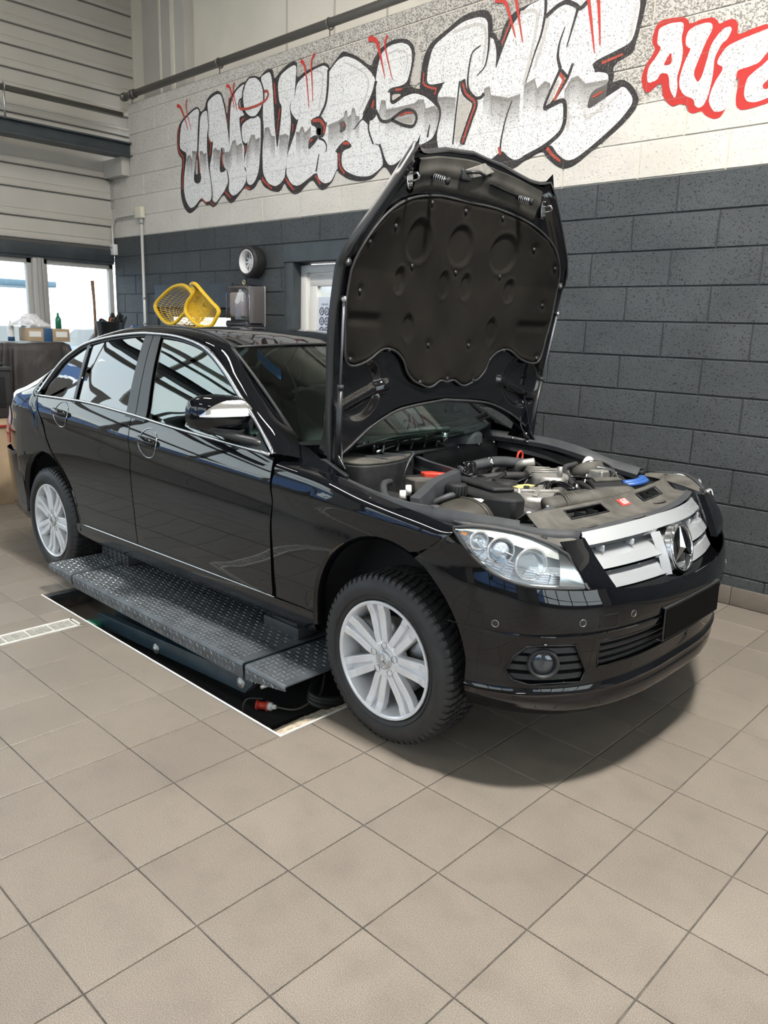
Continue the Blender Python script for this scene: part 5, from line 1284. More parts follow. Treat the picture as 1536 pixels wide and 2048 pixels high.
# battery / filter box with rounded ends
bx = [(-.60, -.575), (-.52, -.60), (-.43, -.585), (-.395, -.53), (-.385, -.44), (-.41, -.32), (-.47, -.20), (-.50, -.14), (-.56, -.105), (-.63, -.12), (-.67, -.20), (-.68, -.36), (-.66, -.52)]
bxs = [tuple(p)[:2] for p in cr_spline([(x, y, 0) for x, y in bx], 4, True)]
o = slab('filter_box', bxs, .70, .862, M_dusty, bev=.008)
slab('filter_box_lid', [(x * .985 - .008, y * .985 - .005) for x, y in bxs], .860, .875, M_dusty2, o, bev=.006)
for a, b in (((-.66, -.43, .877), (-.40, -.43, .877)), ((-.68, -.33, .877), (-.42, -.30, .877)), ((-.66, -.22, .877), (-.47, -.19, .877))): tb('rib', [a, ((a[0] + b[0]) / 2, (a[1] + b[1]) / 2 - .01, .878), b], .004, M_rubgrey, o)
tb('clip_strap', [(-.44, -.225, .878), (-.425, -.285, .83), (-.400, -.37, .73)], .005, M_rubgrey, o)
# hinge-side fittings
slab('washer_tank_neck', [(-.36, -.60), (-.24, -.66), (-.18, -.60), (-.22, -.50), (-.34, -.50)], .70, .765, M_dusty, bev=.015)
for x, y in ((-.30, -.56), (-.22, -.50), (-.16, -.60), (-.12, -.48)): tb('white_fitting', [(x, y, .76), (x, y, .80)], [.014, .010], M_white, n=12)
slab('relay_box', [(-.30, -.44), (-.22, -.46), (-.16, -.38), (-.24, -.34)], .76, .815, M_dusty2, bev=.006)
slab('red_terminal_cover', [(-.285, -.355), (-.245, -.375), (-.185, -.325), (-.20, -.295), (-.26, -.31)], .812, .832, M_redp, bev=.004)
slab('terminal_base', [(-.34, -.40), (-.20, -.42), (-.13, -.32), (-.20, -.26), (-.31, -.29)], .775, .813, M_dusty, bev=.006)
tb('drain_hose', [(-.36, -.46, .79), (-.30, -.56, .80), (-.20, -.66, .785), (-.09, -.715, .772)], .014, M_rubgrey)
# rubber seals round the opening
def seal(name, pts, w_, h_, lean=0):
    P = cr_spline([V(*p) for p in pts], 8); mb = MB(); rows = []
    for i, p in enumerate(P):
        t = (P[min(i + 1, len(P) - 1)] - P[max(i - 1, 0)]).normalized(); nn = t.cross(V(0, 0, 1)).normalized()
        sec = [(-w_ * .5, -h_ * .5), (-w_ * .55, -h_ * .1), (-w_ * .3, h_ * .18), (-w_ * .12, h_ * .25), (-w_ * .05, h_ * .5), (w_ * .2, h_ * .48), (w_ * .34, h_ * .2), (w_ * .5, -h_ * .05), (w_ * .45, -h_ * .5)]
        rows.append([p + nn * a + V(0, 0, b) for a, b in sec])
    mb.grid(rows, close_u=True); return mb.build(name, M_rubgrey, car, smooth_angle=50)
seal('front_seal', [(-.40, -.69, .815), (-.31, -.71, .805), (-.16, -.735, .790), (0, -.755, .783), (.12, -.752, .783), (.25, -.728, .780), (.36, -.685, .774), (.42, -.650, .768)], .054, .048)
seal('front_seal', [(.42, -.655, .764), (.50, -.62, .758), (.57, -.575, .758), (.60, -.565, .762)], .040, .032)
seal('left_seal', [(-.68, .64, .88), (-.50, .660, .875), (-.28, .66, .865), (-.10, .65, .84), (.05, .66, .80), (.20, .665, .775)], .085, .050)
seal('bulkhead_seal', [(-.70, .58, .885), (-.64, .35, .882), (-.60, .22, .880), (-.60, .10, .876)], .055, .045)
def band(name, pts, h0, h1, th, mat):
    P = cr_spline([V(*p) for p in pts], 6); mb = MB(); rows = []
    for i, p in enumerate(P):
        t = (P[min(i + 1, len(P) - 1)] - P[max(i - 1, 0)]).normalized(); nn = t.cross(V(0, 0, 1)).normalized()
        rows.append([p + nn * (-th) + V(0, 0, h0), p + nn * (-th * 1.3) + V(0, 0, (h0 + h1) / 2), p + nn * (-th) + V(0, 0, h1), p + nn * th + V(0, 0, h1 + .004), p + nn * (th * .6) + V(0, 0, (h0 + h1) / 2 + .008), p + nn * (th * 1.4) + V(0, 0, (h0 + h1) / 2 - .008), p + nn * th + V(0, 0, h0)])
    mb.grid(rows, close_u=True); mb.add(rows[0], [tuple(range(7))]); mb.add(rows[-1], [tuple(range(7))]); return mb.build(name, mat, car, smooth_angle=40)
band('partition_seal', [(-.66, .05, .83), (-.60, -.06, .83), (-.50, -.14, .83), (-.36, -.22, .83), (-.20, -.28, .83), (-.135, -.305, .83)], -.055, .022, .016, M_rubgrey)
band('partition_seal', [(-.135, -.305, .828), (-.12, -.36, .825), (-.11, -.47, .81), (-.06, -.60, .79), (-.02, -.69, .782)], -.05, .020, .018, M_rubgrey)
# firewall insulation
mb = MB(); mb.grid([[V(-.60 + .02 * math.sin(y * 9), y, z) for z in (.60, .70, .80, .845 + .018 * math.sin((y + .1) * 6))] + [V(-.66, y, .862)] for y in [.02 + .048 * k for k in range(14)]]); mb.build('firewall_insulation', M_rubber, car)
for y in (.12, .28, .45, .58): tb('insulation_stud', [(-.60, y, .845), (-.585, y, .85)], .008, M_satchrome, n=10)
# engine: cam covers, intake, cover plate
slab('engine_cover', [(-.32, -.14), (-.29, -.235), (-.10, -.34), (.10, -.385), (.19, -.36), (.20, -.30), (.12, -.215)], .70, .785, M_dusty, bev=.012)
slab('engine_cover_ridge', [(-.29, -.15), (-.27, -.20), (.06, -.315), (.11, -.235)], .785, .806, M_dusty, bev=.01)
slab('engine_block', [(-.50, -.16), (-.50, .48), (.02, .46), (.22, .30), (.24, -.20), (.06, -.30), (-.3, -.2)], .50, .665, M_under, bev=.02)
mb = MB(); mb.lathe([(.001, .02), (.034, .018), (.042, .008), (.042, -.012), (.048, -.016), (.048, -.05)], (-.385, .095, .80), 'z', 28); mb.build('oil_filler_cap', M_blackgloss, car)
for x, y in ((-.205, -.02), (-.105, .005)):
    mb = MB(); mb.lathe([(.001, .012), (.045, .010), (.052, 0), (.052, -.03), (.058, -.05)], (x, y, .765), 'z', 28); mb.build('vent_cap', M_dusty, car)
tb('intake_pipe', [(-.40, .05, .775), (-.36, .16, .80), (-.33, .28, .805), (-.27, .39, .79)], .026, M_rubgrey); tb('pipe_clamp', [(-.345, .20, .803), (-.340, .215, .804)], .030, M_satchrome, n=16)
tb('ribbed_hose', [(-.33, .06, .74), (-.26, .18, .755), (-.20, .30, .75)], .020, M_rubber)
tb('dipstick_ring', [V(-.325, .435 + .022 * math.cos(a), .815 + .026 * math.sin(a)) for a in [2 * PI * k / 10 for k in range(10)]], .0055, M_redp, closed=True, k=3); tb('dipstick_tube', [(-.325, .435, .79), (-.30, .43, .70), (-.28, .42, .60)], .006, M_satchrome)
ab = slab('aluminium_intake_box', [(-.235, .345), (-.165, .395), (-.03, .415), (.055, .26), (.075, .175), (.0, .135), (-.06, .15)], .68, .79, M_alu, bev=.014)
for t in (.25, .5, .75): tb('cast_rib', [V(-.235, .345, .794).lerp(V(-.06, .15, .794), t), V(-.165, .40, .794).lerp(V(.055, .26, .794), t)], .004, M_alu, ab)
tb('sensor_post', [(.045, .20, .79), (.045, .20, .835)], [.010, .012], M_alu, ab, n=12); tb('intake_flange', [(-.27, .34, .77), (-.24, .33, .80), (-.20, .37, .81)], .020, M_alu)
slab('cast_cover', [(-.10, -.03), (-.02, .10), (.06, .12), (.16, .02), (.20, -.10), (.10, -.16), (0, -.12)], .66, .755, M_alu, bev=.018)
slab('yellow_label', [(-.075, -.005), (-.045, .085), (.0, .085), (-.01, -.03)], .757, .760, M_yel, bev=0)
slab('cast_rib', [(-.02, -.10), (.0, -.11), (.15, .03), (.13, .05)], .755, .766, M_alu, bev=.003); slab('cast_rib', [(.12, -.13), (.14, -.12), (.03, .10), (.01, .09)], .755, .765, M_alu, bev=.003)
rk = random.Random(4)
for k in range(16):
    x, y = rk.uniform(-.02, .24), rk.uniform(-.18, .14); z = .765 - .05 * rk.random(); M_ = rk.choice([M_alu, M_alu, M_satchrome, M_dusty2, M_dusty])
    if k % 2: mb = MB(); mb.box((x, y, z), (rk.uniform(.02, .045), rk.uniform(.015, .03), rk.uniform(.02, .05)), Matrix.Rotation(rk.uniform(0, 3), 3, 'Z'), .004); mb.build('engine_bracket', M_, car)
    else: mb = MB(); mb.lathe([(.001, .02), (.008, .02), (.009, .008), (.013, .007), (.013, -.01)], (x, y, z), 'z', 6); mb.build('bolt', M_, car)
for k in range(26):
    x, y = rk.uniform(-.45, .10), rk.uniform(-.12, .50); P = [(x, y, .73), (x + rk.uniform(.0, .08), y + rk.uniform(-.06, .08), .775), (x + rk.uniform(.05, .14), y + rk.uniform(-.1, .1), .755), (x + .14, y + rk.uniform(-.1, .1), .70)]
    tb('injector_line' if k % 2 else 'wiring_loom', P, rk.choice([.006, .009, .012]), rk.choice([M_wire, M_blackgloss, M_satchrome if k % 3 == 0 else M_wire]))
# coolant tank with screw cap
mb = MB(); rows = []
for i in range(17):
    th = PI * i / 16; rows.append([V(.005 + .118 * math.sin(th) * math.cos(a), -.415 + .155 * -math.cos(th) * 1 + 0 * a, .695 + .075 * math.sin(th) * math.sin(a)) for a in [2 * PI * k / 28 for k in range(28)]])
mb.grid(rows, close_u=True); tk = mb.build('coolant_tank', M_tankp, car)
tk.location = (0, 0, 0)
tb('tank_seam', [V(.005 + .1195 * math.cos(a), -.415, .695 + .0765 * math.sin(a)) for a in [2 * PI * k / 16 for k in range(16)]], .004, M_tankp, tk, closed=True, k=2)
mb = MB(); prof = [(.001, .034), (.036, .033), (.040, .028), (.040, -.012), (.034, -.014), (.034, -.04)]; mb.lathe(prof, (-.055, -.40, .785), 'z', 32)
for k in range(20):
    a = 2 * PI * k / 20; mb.box((-.055 + .041 * math.cos(a), -.40 + .041 * math.sin(a), .794), (.006, .005, .034), Matrix.Rotation(a, 3, 'Z'))
mb.build('tank_cap', M_dusty, tk)
mb = MB(); mb.add([(.03, -.40, .772), (.055, -.355, .768), (.075, -.41, .764)], [(0, 1, 2)]); mb.build('warning_triangle', M_white, tk, recalc=False)
tb('tank_hose', [(.085, -.36, .70), (.13, -.33, .705), (.20, -.30, .71), (.235, -.20, .725), (.25, -.06, .74), (.25, .10, .75)], .014, M_rubgrey); tb('hose_clip', [(.205, -.285, .713), (.21, -.275, .714)], .018, M_white, n=12)
tb('radiator_hose', [(-.02, -.26, .68), (.08, -.22, .70), (.18, -.17, .68)], [.040, .044, .036], M_rubber, n=16); tb('small_hose', [(-.10, -.52, .74), (-.05, -.46, .775), (-.04, -.36, .78)], .012, M_rubgrey)
tb('black_hose', [(.0, .16, .745), (.10, .12, .775), (.17, .10, .765), (.20, .16, .75)], .013, M_blackgloss); tb('breather_hose', [(-.02, .45, .815), (-.03, .36, .80), (.08, .25, .76), (.19, .18, .73)], .013, M_rubber); tb('air_hose', [(-.05, .48, .74), (.02, .44, .79), (.06, .54, .80), (-.02, .58, .79)], [.03, .034, .026], M_dusty2, n=14)
tb('black_pipe', [(.03, .42, .72), (.01, .48, .815), (.08, .52, .82), (.18, .47, .79)], .009, M_blackgloss); tb('black_pipe', [(.06, .38, .72), (.05, .46, .80), (.14, .48, .805), (.22, .42, .77)], .006, M_satchrome)
tb('cap_stub', [(-.03, .57, .80), (-.045, .61, .81)], [.026, .024], M_white, n=16)
slab('control_unit', [(.11, .33), (.20, .455), (.285, .40), (.31, .30), (.23, .17)], .68, .775, M_dusty, bev=.008); slab('control_unit_lid', [(.13, .33), (.20, .43), (.24, .40), (.18, .27)], .775, .785, M_dusty2, bev=.003); slab('control_unit_bracket', [(.02, .44), (.05, .52), (.14, .52), (.13, .42)], .74, .80, M_alu, bev=.006)
bc = MB()
for k, (dx, dy) in enumerate(((0, 0), (.012, .02))): bc.tube(cr_spline([V(.265 + dx, .36, .775 - .008 * k), V(.30 + dx, .40, .782 - .008 * k), V(.30 + dx, .47, .785 - .008 * k), V(.27 + dx, .52, .782 - .008 * k)], 5), .017, 10, flat=.7)
bc.build('washer_cap', M_bluep, car)['label'] = 'bright blue filler cap'
# corrugated intake snorkel behind the front panel
tb('snorkel', [(.20, -.16, .735), (.27, -.06, .75), (.32, .10, .755), (.34, .26, .755)], [.045, .05, .055, .04], M_dusty2, n=18, flat=.7)
for k in range(11):
    f = k / 10; c = V(.235 + .055 * f, -.105 + .11 * f, .745 + .006 * f); d = V(.45, .88, 0); u = V(.88, -.45, 0)
    tb('snorkel_rib', [c + u * math.cos(a) * .055 + V(0, 0, 1) * math.sin(a) * .040 for a in [2 * PI * q / 12 for q in range(12)]], .003, M_dusty2, closed=True, k=2)
# front panel: shelf, riser with two vent openings, lamp-top panels
def fxp(y): return .435 - .16 * abs(y) ** 2 * 1.0 - .0 * y     # plan line of the riser top
def sx0(y): return .505 - .22 * y * y
mb = MB(); YS_L = [-.56 + 1.12 * k / 56 for k in range(57)]
VENT = [(-.38, -.15), (.15, .37)]
rows = [[V(fxp(y) - .05, y, .762), V(fxp(y) - .004, y, .796), V(fxp(y) + .004, y, .797), V(fxp(y) + (sx0(y) - fxp(y)) * .25, y, .787), V(fxp(y) + (sx0(y) - fxp(y)) * .80, y, .764), V(sx0(y), y, .757), V(sx0(y) + .04, y, .754), V(GX(y, .772) - .035, y, .756)] for y in YS_L]
vs = [p for r in rows for p in r]; fs = []
for i in range(56):
    for j in range(7):
        ym = (YS_L[i] + YS_L[i + 1]) / 2
        if j == 3 and any(a < ym < b for a, b in VENT): continue
        fs.append((i * 8 + j, i * 8 + 8 + j, i * 8 + 9 + j, i * 8 + 1 + j))
mb.add(vs, fs, True); fpn = mb.build('front_panel', M_dusty2, car, solid=.003, smooth_angle=40)
for a, b in VENT:
    L_ = [V(fxp(y) + (sx0(y) - fxp(y)) * .25, y, .788) for y in (a, (a + b) / 2, b)]; M2 = [V(fxp(y) + (sx0(y) - fxp(y)) * .80, y, .765) for y in (b, (a + b) / 2, a)]
    mb = MB(); mb.tube(L_ + M2, .004, 6, closed=True); mb.build('vent_rim', M_dusty, fpn)
    mb = MB(); mb.grid([[p + V(0, 0, -.04) for p in L_], [p + V(0, 0, -.045) for p in M2[::-1]]]); mb.build('vent_floor', M_void, fpn)
    for t in (.33, .66):
        y = a + (b - a) * t; mb = MB(); mb.box((fxp(y) + (sx0(y) - fxp(y)) * .5, y, .752), ((sx0(y) - fxp(y)) * .7, .004, .05)); mb.build('vent_rib', M_dusty, fpn)
for x, y, r in ((.545, -.40, .030), (.585, -.12, .035), (.52, .22, .03)):
    mb = MB(); pts = [V(x + r * .5 * math.cos(a), y + r * 1.5 * math.sin(a), .7575 + .004 * math.cos(a)) for a in [2 * PI * k / 16 for k in range(16)]]; mb.add(pts, [tuple(range(16))]); mb.build('panel_recess', M_void, fpn)
    mb = MB(); mb.tube(pts, .0035, 6, closed=True); mb.build('recess_rim', M_dusty2, fpn)
# red inspection sticker with its number
def face(y, t, lift=.0025): x = fxp(y) + (sx0(y) - fxp(y)) * t; return V(x, y, .787 - (.787 - .764) * (t - .25) / .55 + lift)
mb = MB(); mb.grid([[face(y, .30), face(y, .74)] for y in (-.035, 0, .035)], smooth=False); stk = mb.build('red_sticker', M_redp, fpn)
def seg_digits(txt, org, ux, uy, h, w_, th, mat, parent, name):
    SG = {'0': 'abcdef', '1': 'bc', '6': 'acdefg', '9': 'abcdfg', '3': 'abcdg', 'E': 'adefg'}; m_ = MB()
    for i, ch in enumerate(txt):
        o_ = org + ux * (i * w_ * 1.35)
        L = dict(a=((0, 1), (1, 1)), b=((1, .5), (1, 1)), c=((1, 0), (1, .5)), d=((0, 0), (1, 0)), e=((0, 0), (0, .5)), f=((0, .5), (0, 1)), g=((0, .5), (1, .5)))
        for q in SG.get(ch, ''):
            (x0_, y0_), (x1_, y1_) = L[q]; a = o_ + ux * (x0_ * w_) + uy * (y0_ * h); b = o_ + ux * (x1_ * w_) + uy * (y1_ * h); m_.tube([a, b], th, 4)
    return m_.build(name, mat, parent)
seg_digits('160', face(-.028, .66, .004), V(0, 1, 0), (face(0, .38, .004) - face(0, .66, .004)), 1.0, .014, .0016, M_white, fpn, 'sticker_number')
for s in (-1, 1):
    A_ = [V(.26, s * .795, .776), V(.36, s * .815, .783), V(.43, s * .775, .782), V(.50, s * .728, .768), (V(.56, s * .685, .745)), V(.60, s * .64, .722), V(.602, s * .58, .745)]
    B_ = [V(.20, s * .745, .765), V(.27, s * .722, .767), V(.33, s * .700, .765), V(.39, s * .675, .762), V(.45, s * .650, .757), V(.53, s * .61, .752), V(.585, s * .575, .755)]
    if s > 0:
        for p in A_: p.x -= far_dx(p.y, p.z) + .01
    A2 = cr_spline(A_, 4); B2 = cr_spline(B_, 4); mb = MB(); mb.grid([[a.lerp(b, t) + V(0, 0, .008 * math.sin(PI * t)) for t in (0, .15, .4, .7, 1)] for a, b in zip(A2, B2)]); lt = mb.build('lamp_top_panel', M_dusty2, car, solid=.003)
    for k, (x, y) in enumerate(((.31, .76), (.42, .735), (.52, .66))):
        mb = MB(); mb.lathe([(.001, .003), (.008, .003), (.011, 0), (.012, -.004)], (x, s * y, .781 - .012 * k), 'z', 14); mb.build('fastener', M_void if k % 2 else M_dusty, lt)
    mb = MB(); mb.tube([p + V(0, 0, .004) for p in A2], .005, 6); mb.build('edge_bead', M_rubgrey, lt)
    mb = MB(); mb.lathe([(.001, .022), (.016, .020), (.019, .012), (.012, .006), (.010, -.02)], (.13, s * .745, .79), 'z', 16); mb.build('bonnet_stop', M_rubber, car)
    mb = MB(); mb.box((.19, s * .74, .780), (.05, .045, .02), None, .008); mb.build('stop_base', M_dusty, car)
    # bonnet hinge: pressed arms and bolts at the rear corner
    hg = link('bonnet_hinge', None, car)
    mb = MB(); mb.prism([(-.56, .86), (-.40, .84), (-.36, .87), (-.40, .92), (-.42, 1.00), (-.45, 1.10), (-.48, 1.10), (-.49, 1.0), (-.52, .92)], lambda p, d: V(p[0], s * d, p[1]), .700, .708); mb.build('hinge_arm', M_blackgloss, hg, bevel=.002)
    mb = MB(); mb.prism([(-.55, .84), (-.34, .82), (-.33, .85), (-.46, .90), (-.54, .89)], lambda p, d: V(p[0], s * d, p[1]), .715, .735); mb.build('hinge_base', M_satin, hg, bevel=.002)
    for x, z in ((-.43, .90), (-.46, 1.0), (-.465, 1.06), (-.50, .87)): mb = MB(); mb.lathe([(.001, -s * .010), (.008, -s * .010), (.009, 0), (.013, 0), (.013, s * .004)], (x, s * .699, z), 'y', 12); mb.build('bolt', M_satchrome, hg)
    tb('hinge_wire', [(-.40, s * .69, .88), (-.43, s * .66, .94), (-.45, s * .67, 1.02)], .004, M_satin, hg)
FIX = 'filter_box wiper_tray wiper_linkage_bracket wiper_linkage cable air_duct_cap scuttle_bar washer_tank_neck white_fitting relay_box red_terminal_cover terminal_base drain_hose partition_seal firewall_insulation insulation_stud engine_cover engine_cover_ridge engine_block oil_filler_cap vent_cap intake_pipe pipe_clamp ribbed_hose dipstick_ring dipstick_tube aluminium_intake_box sensor_post intake_flange cast_cover yellow_label cast_rib engine_bracket bolt injector_line wiring_loom coolant_tank tank_hose hose_clip radiator_hose small_hose black_hose breather_hose air_hose black_pipe cap_stub control_unit control_unit_lid control_unit_bracket washer_cap snorkel snorkel_rib left_seal bulkhead_seal'.split()
for o_ in list(car.children):
    if o_.name.split('.')[0] in FIX: o_.scale.y = 1 / YS; o_.location.y = .04 / YS     # placed from measurements, not mirrored
# ---- bonnet, opened upright
def bx_out(h, y):
    y = abs(y); f = max(0, min(1, h / 1.28))
    c = -.478 - .03 * math.sin(f * PI) + .115 * f ** 2.2
    return c + .07 * (min(y, .9) / .755) ** 2.2 * (.30 + 1.35 * h) + .156 * max(0, h - .75) * (y / .55) ** 2
HZ = .877
HW = [(0, .745), (.12, .750), (.33, .772), (.56, .790), (.75, .790), (.80, .785), (.874, .742), (.985, .655), (1.09, .575), (1.16, .522), (1.19, .485)]
def hood_pt(h, y, d=0): return V(bx_out(h, y) + d, y, HZ + h)
def h_low(y): y = abs(y); return interp([(0, .215), (.3, .19), (.5, .13), (.65, .05), (.75, .0)], y)
def h_top(y):
    y = abs(y); return lin([(0, 1.268), (.2, 1.248), (.38, 1.205), (.44, 1.20), (.47, 1.215), (.485, 1.205), (.522, 1.16), (.575, 1.09), (.655, .985), (.742, .874), (.785, .80), (.792, .775)], y)
hood = link('bonnet', None, car); hood.scale.y = 1.024; hood.location.y = .049
def hood_grid(d, shrink, n=60, m=60, disp=None):
    rows = []
    for i in range(n + 1):
        q = -1 + 2 * i / n; yb = q * (.792 - shrink); r = []
        for j in range(m + 1):
            t = j / m
            lo, hi = h_low(yb) + shrink, h_top(yb) - shrink; h = lo + (hi - lo) * t
            # side edge curves in slightly near the hinge
            wd_ = interp([(0, .745), (.12, .755), (.33, .772), (.56, .790), (.8, .792), (1.3, .792)], h) / .792; y = yb * (1 + (wd_ - 1) * abs(q) ** 2)
            p = hood_pt(h, y, d); 
            if disp: p.x += disp(h, y)
            r.append(p)
        rows.append(r)
    return rows
mb = MB(); G0 = hood_grid(0, 0); mb.grid(G0)
# rolled edge
def border(G): return [r[0] for r in G] + G[-1][1:] + [r[-1] for r in G[::-1]][1:] + G[0][::-1][1:-1]
B0 = border(G0)
def inw(p, k): 
    c = V(p.x, p.y * (1 - k * .02), HZ + .62 + (p.z - HZ - .62) * (1 - k * .018)); return c
mb.mat(1).grid([B0, [p + V(.012, 0, 0) for p in B0], [inw(p, 1) + V(.022, 0, 0) for p in B0], [inw(p, 1.6) + V(.020, 0, 0) for p in B0]], close_u=True)
mb.build('bonnet_skin', [M_paint, M_satin], hood, smooth_angle=55)
for s in (-1, 1):  # pointed corner by the grille
    mb = MB(); p = hood_pt(1.20, s * .470, .004); mb.add([p + V(-.004, s * -.03, -.01), p + V(.02, s * .03, -.035), p + V(.03, s * -.005, .035), p + V(.012, 0, -.03)], [(0, 1, 2), (1, 3, 2), (3, 0, 2), (0, 3, 1)]); mb.build('corner_tip', M_paint, hood)
PADH = [(0, 1.068), (.2, 1.065), (.40, 1.03), (.55, .968), (.65, .885), (.715, .775), (.730, .62), (.715, .50), (.695, .405), (.64, .385), (.55, .405), (.47, .445), (.42, .452), (.36, .437), (.31, .40), (.285, .355), (.24, .318), (.19, .300), (.14, .286), (.10, .290), (.05, .312), (0, .306)]
PADP = PADH + [(-a, b) for a, b in PADH[::-1][1:-1]]
def ell(h, y, ch, cy, rh, ry): return ((h - ch) / rh) ** 2 + ((y - cy) / ry) ** 2
def sm(x, a, b): t = max(0, min(1, (x - a) / (b - a))); return t * t * (3 - 2 * t)
def hdisp(h, y):
    ya = abs(y); e = 0
    # channels beside the rear corners
    tri = min(ell(h, ya, .30, .60, .13, .15), 9); e -= .022 * (1 - sm(tri, .7, 1.15))
    # raised diagonal bar
    f = max(0, min(1, (.70 - ya) / .28)); hb = .215 + .09 * f
    if .40 < ya < .71: e += .016 * (1 - sm(abs(h - hb), .014, .026))
    # front cross panel ridges
    if h > 1.06: e += .008 * (1 - sm(abs(h - 1.155 + .10 * ya), .02, .03)) * (1 if ya < .42 else 0)
    e += .010 * (1 - sm(abs(ya - (.70 - max(0, h - .85) * .75)), .02, .035)) * (1 if h > .80 and h < 1.15 else 0)
    return e
mb = MB(); G1 = hood_grid(.026, .022, 110, 110, hdisp); mb.grid(G1); mb.build('inner_frame', M_blackgloss, hood, smooth_angle=60)
M_pad = pm('bonnet_insulation', (.0125, .0115, .0095), .9, 0, .12, noise=(5, .35), bump=(350, .5, .001))
discs = [(.89, 0, .085, .088)] + [(.882, s * .30, .085, .092) for s in (-1, 1)] + [(.725, s * .078, .058, .038) for s in (-1, 1)] + [(.722, s * .39, .055, .036) for s in (-1, 1)] + [(.538, s * .30, .058, .040) for s in (-1, 1)]
pins = [(1.032, 0), (1.033, .25), (1.033, -.25), (.842, .655), (.842, -.655), (.785, .313), (.785, -.313), (.782, 0), (.916, .49), (.916, -.49), (.668, .648), (.668, -.648), (.469, .146), (.469, -.146), (.447, .415), (.447, -.415), (.309, .195), (.309, -.195), (.32, 0), (.41, .67), (.41, -.67)]
def pdisp(h, y):
    e = 0
    for ch, cy, rh, ry in discs: q = math.sqrt(ell(h, y, ch, cy, rh, ry)); e -= .009 * (1 - sm(q, .82, 1.0)); e += .003 * math.exp(-((q - 1.08) / .09) ** 2)
    for ph, py in pins: q = math.hypot(h - ph, y - py); e -= .007 * (1 - sm(q, .006, .035))
    e -= .012 * (1 - sm(abs(h - .565), .0, .035)) * sm(abs(y), .46, .52)
    e -= .006 * sm(abs(y), .44, .50) * (1 - sm(h, .53, .58))
    return e
# pad mesh: grid clipped to the outline
NPX, NPY = 150, 96; ys = [-.74 + 1.48 * i / NPX for i in range(NPX + 1)]; hs = [.28 + .79 * j / NPY for j in range(NPY + 1)]
mb = MB(); idx = {}
def seg_range(y):
    xs = []
    n = len(PADP)
    for i in range(n):
        a, b = PADP[i], PADP[(i + 1) % n]
        if (a[0] > y) != (b[0] > y): xs.append(a[1] + (b[1] - a[1]) * (y - a[0]) / (b[0] - a[0]))
    return (min(xs), max(xs)) if len(xs) >= 2 else None
rows = []
for i in range(NPX + 1):
    y = -.729 + 1.458 * i / NPX; r_ = seg_range(y)
    if not r_: continue
    lo, hi = r_; r = []
    for j in range(NPY + 1):
        t = j / NPY; h = lo + (hi - lo) * t; ed = min((h - lo), (hi - h), (.730 - abs(y))) ; r.append(hood_pt(h, y, .034 + .010 * sm(ed, 0, .014) + pdisp(h, y) * sm(ed, .0, .03)))
    rows.append(r)
mb.grid(rows); mb.build('insulation_pad', M_pad, hood)
mb = MB(); mb.tube([hood_pt(h, y, .038) for y, h in [tuple(p)[:2] for p in cr_spline([(a, b, 0) for a, b in PADP], 4, True)]], .0055, 6, closed=True); mb.build('pad_edge', M_rubber, hood)
for ph, py in pins:
    mb = MB(); c = hood_pt(ph, py, .040); mb.lathe([(.0005, .006), (.007, .005), (.010, .001), (.010, -.006)], c, 'x', 14); mb.build('pad_clip', M_satin, hood)
for s in (-1, 1):
    # spring posts, striker catches, rubber buffers, gas-strut ball joints
    c = hood_pt(1.12, s * .30, .042); d = V(.9, .25, -.30).normalized(); sp_ = MB(); sp_.tube([c, c + d * .075], .008, 10); sp_.tube([c + d * .068, c + d * .076], .015, 14); sp_.build('spring_post', M_satin, hood)
    P = []
    for k in range(60): a = k * 2 * PI / 10; u = V(0, 0, 1).cross(d).normalized(); w2 = d.cross(u); P.append(c + d * (.008 + .056 * k / 60) + u * math.cos(a) * .014 + w2 * math.sin(a) * .014)
    sp_ = MB(); sp_.tube(P, .0022, 5); sp_.build('coil_spring', M_satchrome, hood)
    c = hood_pt(1.087, s * .47, .030); mb = MB(); mb.prism([(.018 * math.cos(a), .042 * math.sin(a)) for a in [2 * PI * k / 14 for k in range(14)]], lambda p, q: c + V(q, p[0], p[1]), -.004, .006); mb.build('striker_plate', M_satchrome, hood, bevel=.002)
    mb = MB(); mb.tube([c + V(.004, -.006, .012), c + V(.045, -.004, .012), c + V(.05, 0, 0), c + V(.045, .004, -.010), c + V(.004, .006, -.012)], .0045, 8); mb.build('striker', M_satchrome, hood)
    for dz in (-.03, .03): mb = MB(); mb.lathe([(.0005, .008), (.006, .008), (.006, .002), (.009, .002), (.009, -.004)], c + V(.008, 0, dz), 'x', 12); mb.build('bolt', M_satin, hood)
    c = hood_pt(.765, s * .748, .022); mb = MB(); mb.lathe([(.0005, .012), (.014, .012), (.016, .006), (.016, -.01)], c, 'x', 18); mb.build('rubber_buffer', M_rubgrey, hood)
    mb = MB(); mb.lathe([(.0005, .014), (.008, .013), (.009, .011)], c, 'x', 14); mb.build('buffer_insert', M_satchrome, hood)
    # gas strut from wing to bonnet side
    top = hood_pt(.632, s * .755, .045); top.y = top.y * 1.024 + .049; botm = V(-.415, s * .700, .865) ; mid = botm.lerp(top, .50)
    gs = link('gas_strut', None, car)
    mb = MB(); mb.tube([botm, mid], .0115, 14); mb.build('strut_cylinder', M_satin, gs)
    mb = MB(); mb.tube([mid, top], .005, 10); mb.build('strut_rod', M_rod, gs)
    mb = MB(); mb.tube([mid + (botm - mid).normalized() * .012, mid + (top - mid).normalized() * .006], .0135, 14); mb.build('strut_collar', M_rubber, gs)
    for c in (top, botm): mb = MB(); mb.lathe([(.001, .014), (.010, .012), (.013, .004), (.013, -.010), (.001, -.012)], c, 'x', 14); mb.build('ball_joint', M_satchrome, gs)
M_fcov = pm('front_cover_dusty', (.045, .043, .038), .38, noise=(9, .5, 6))
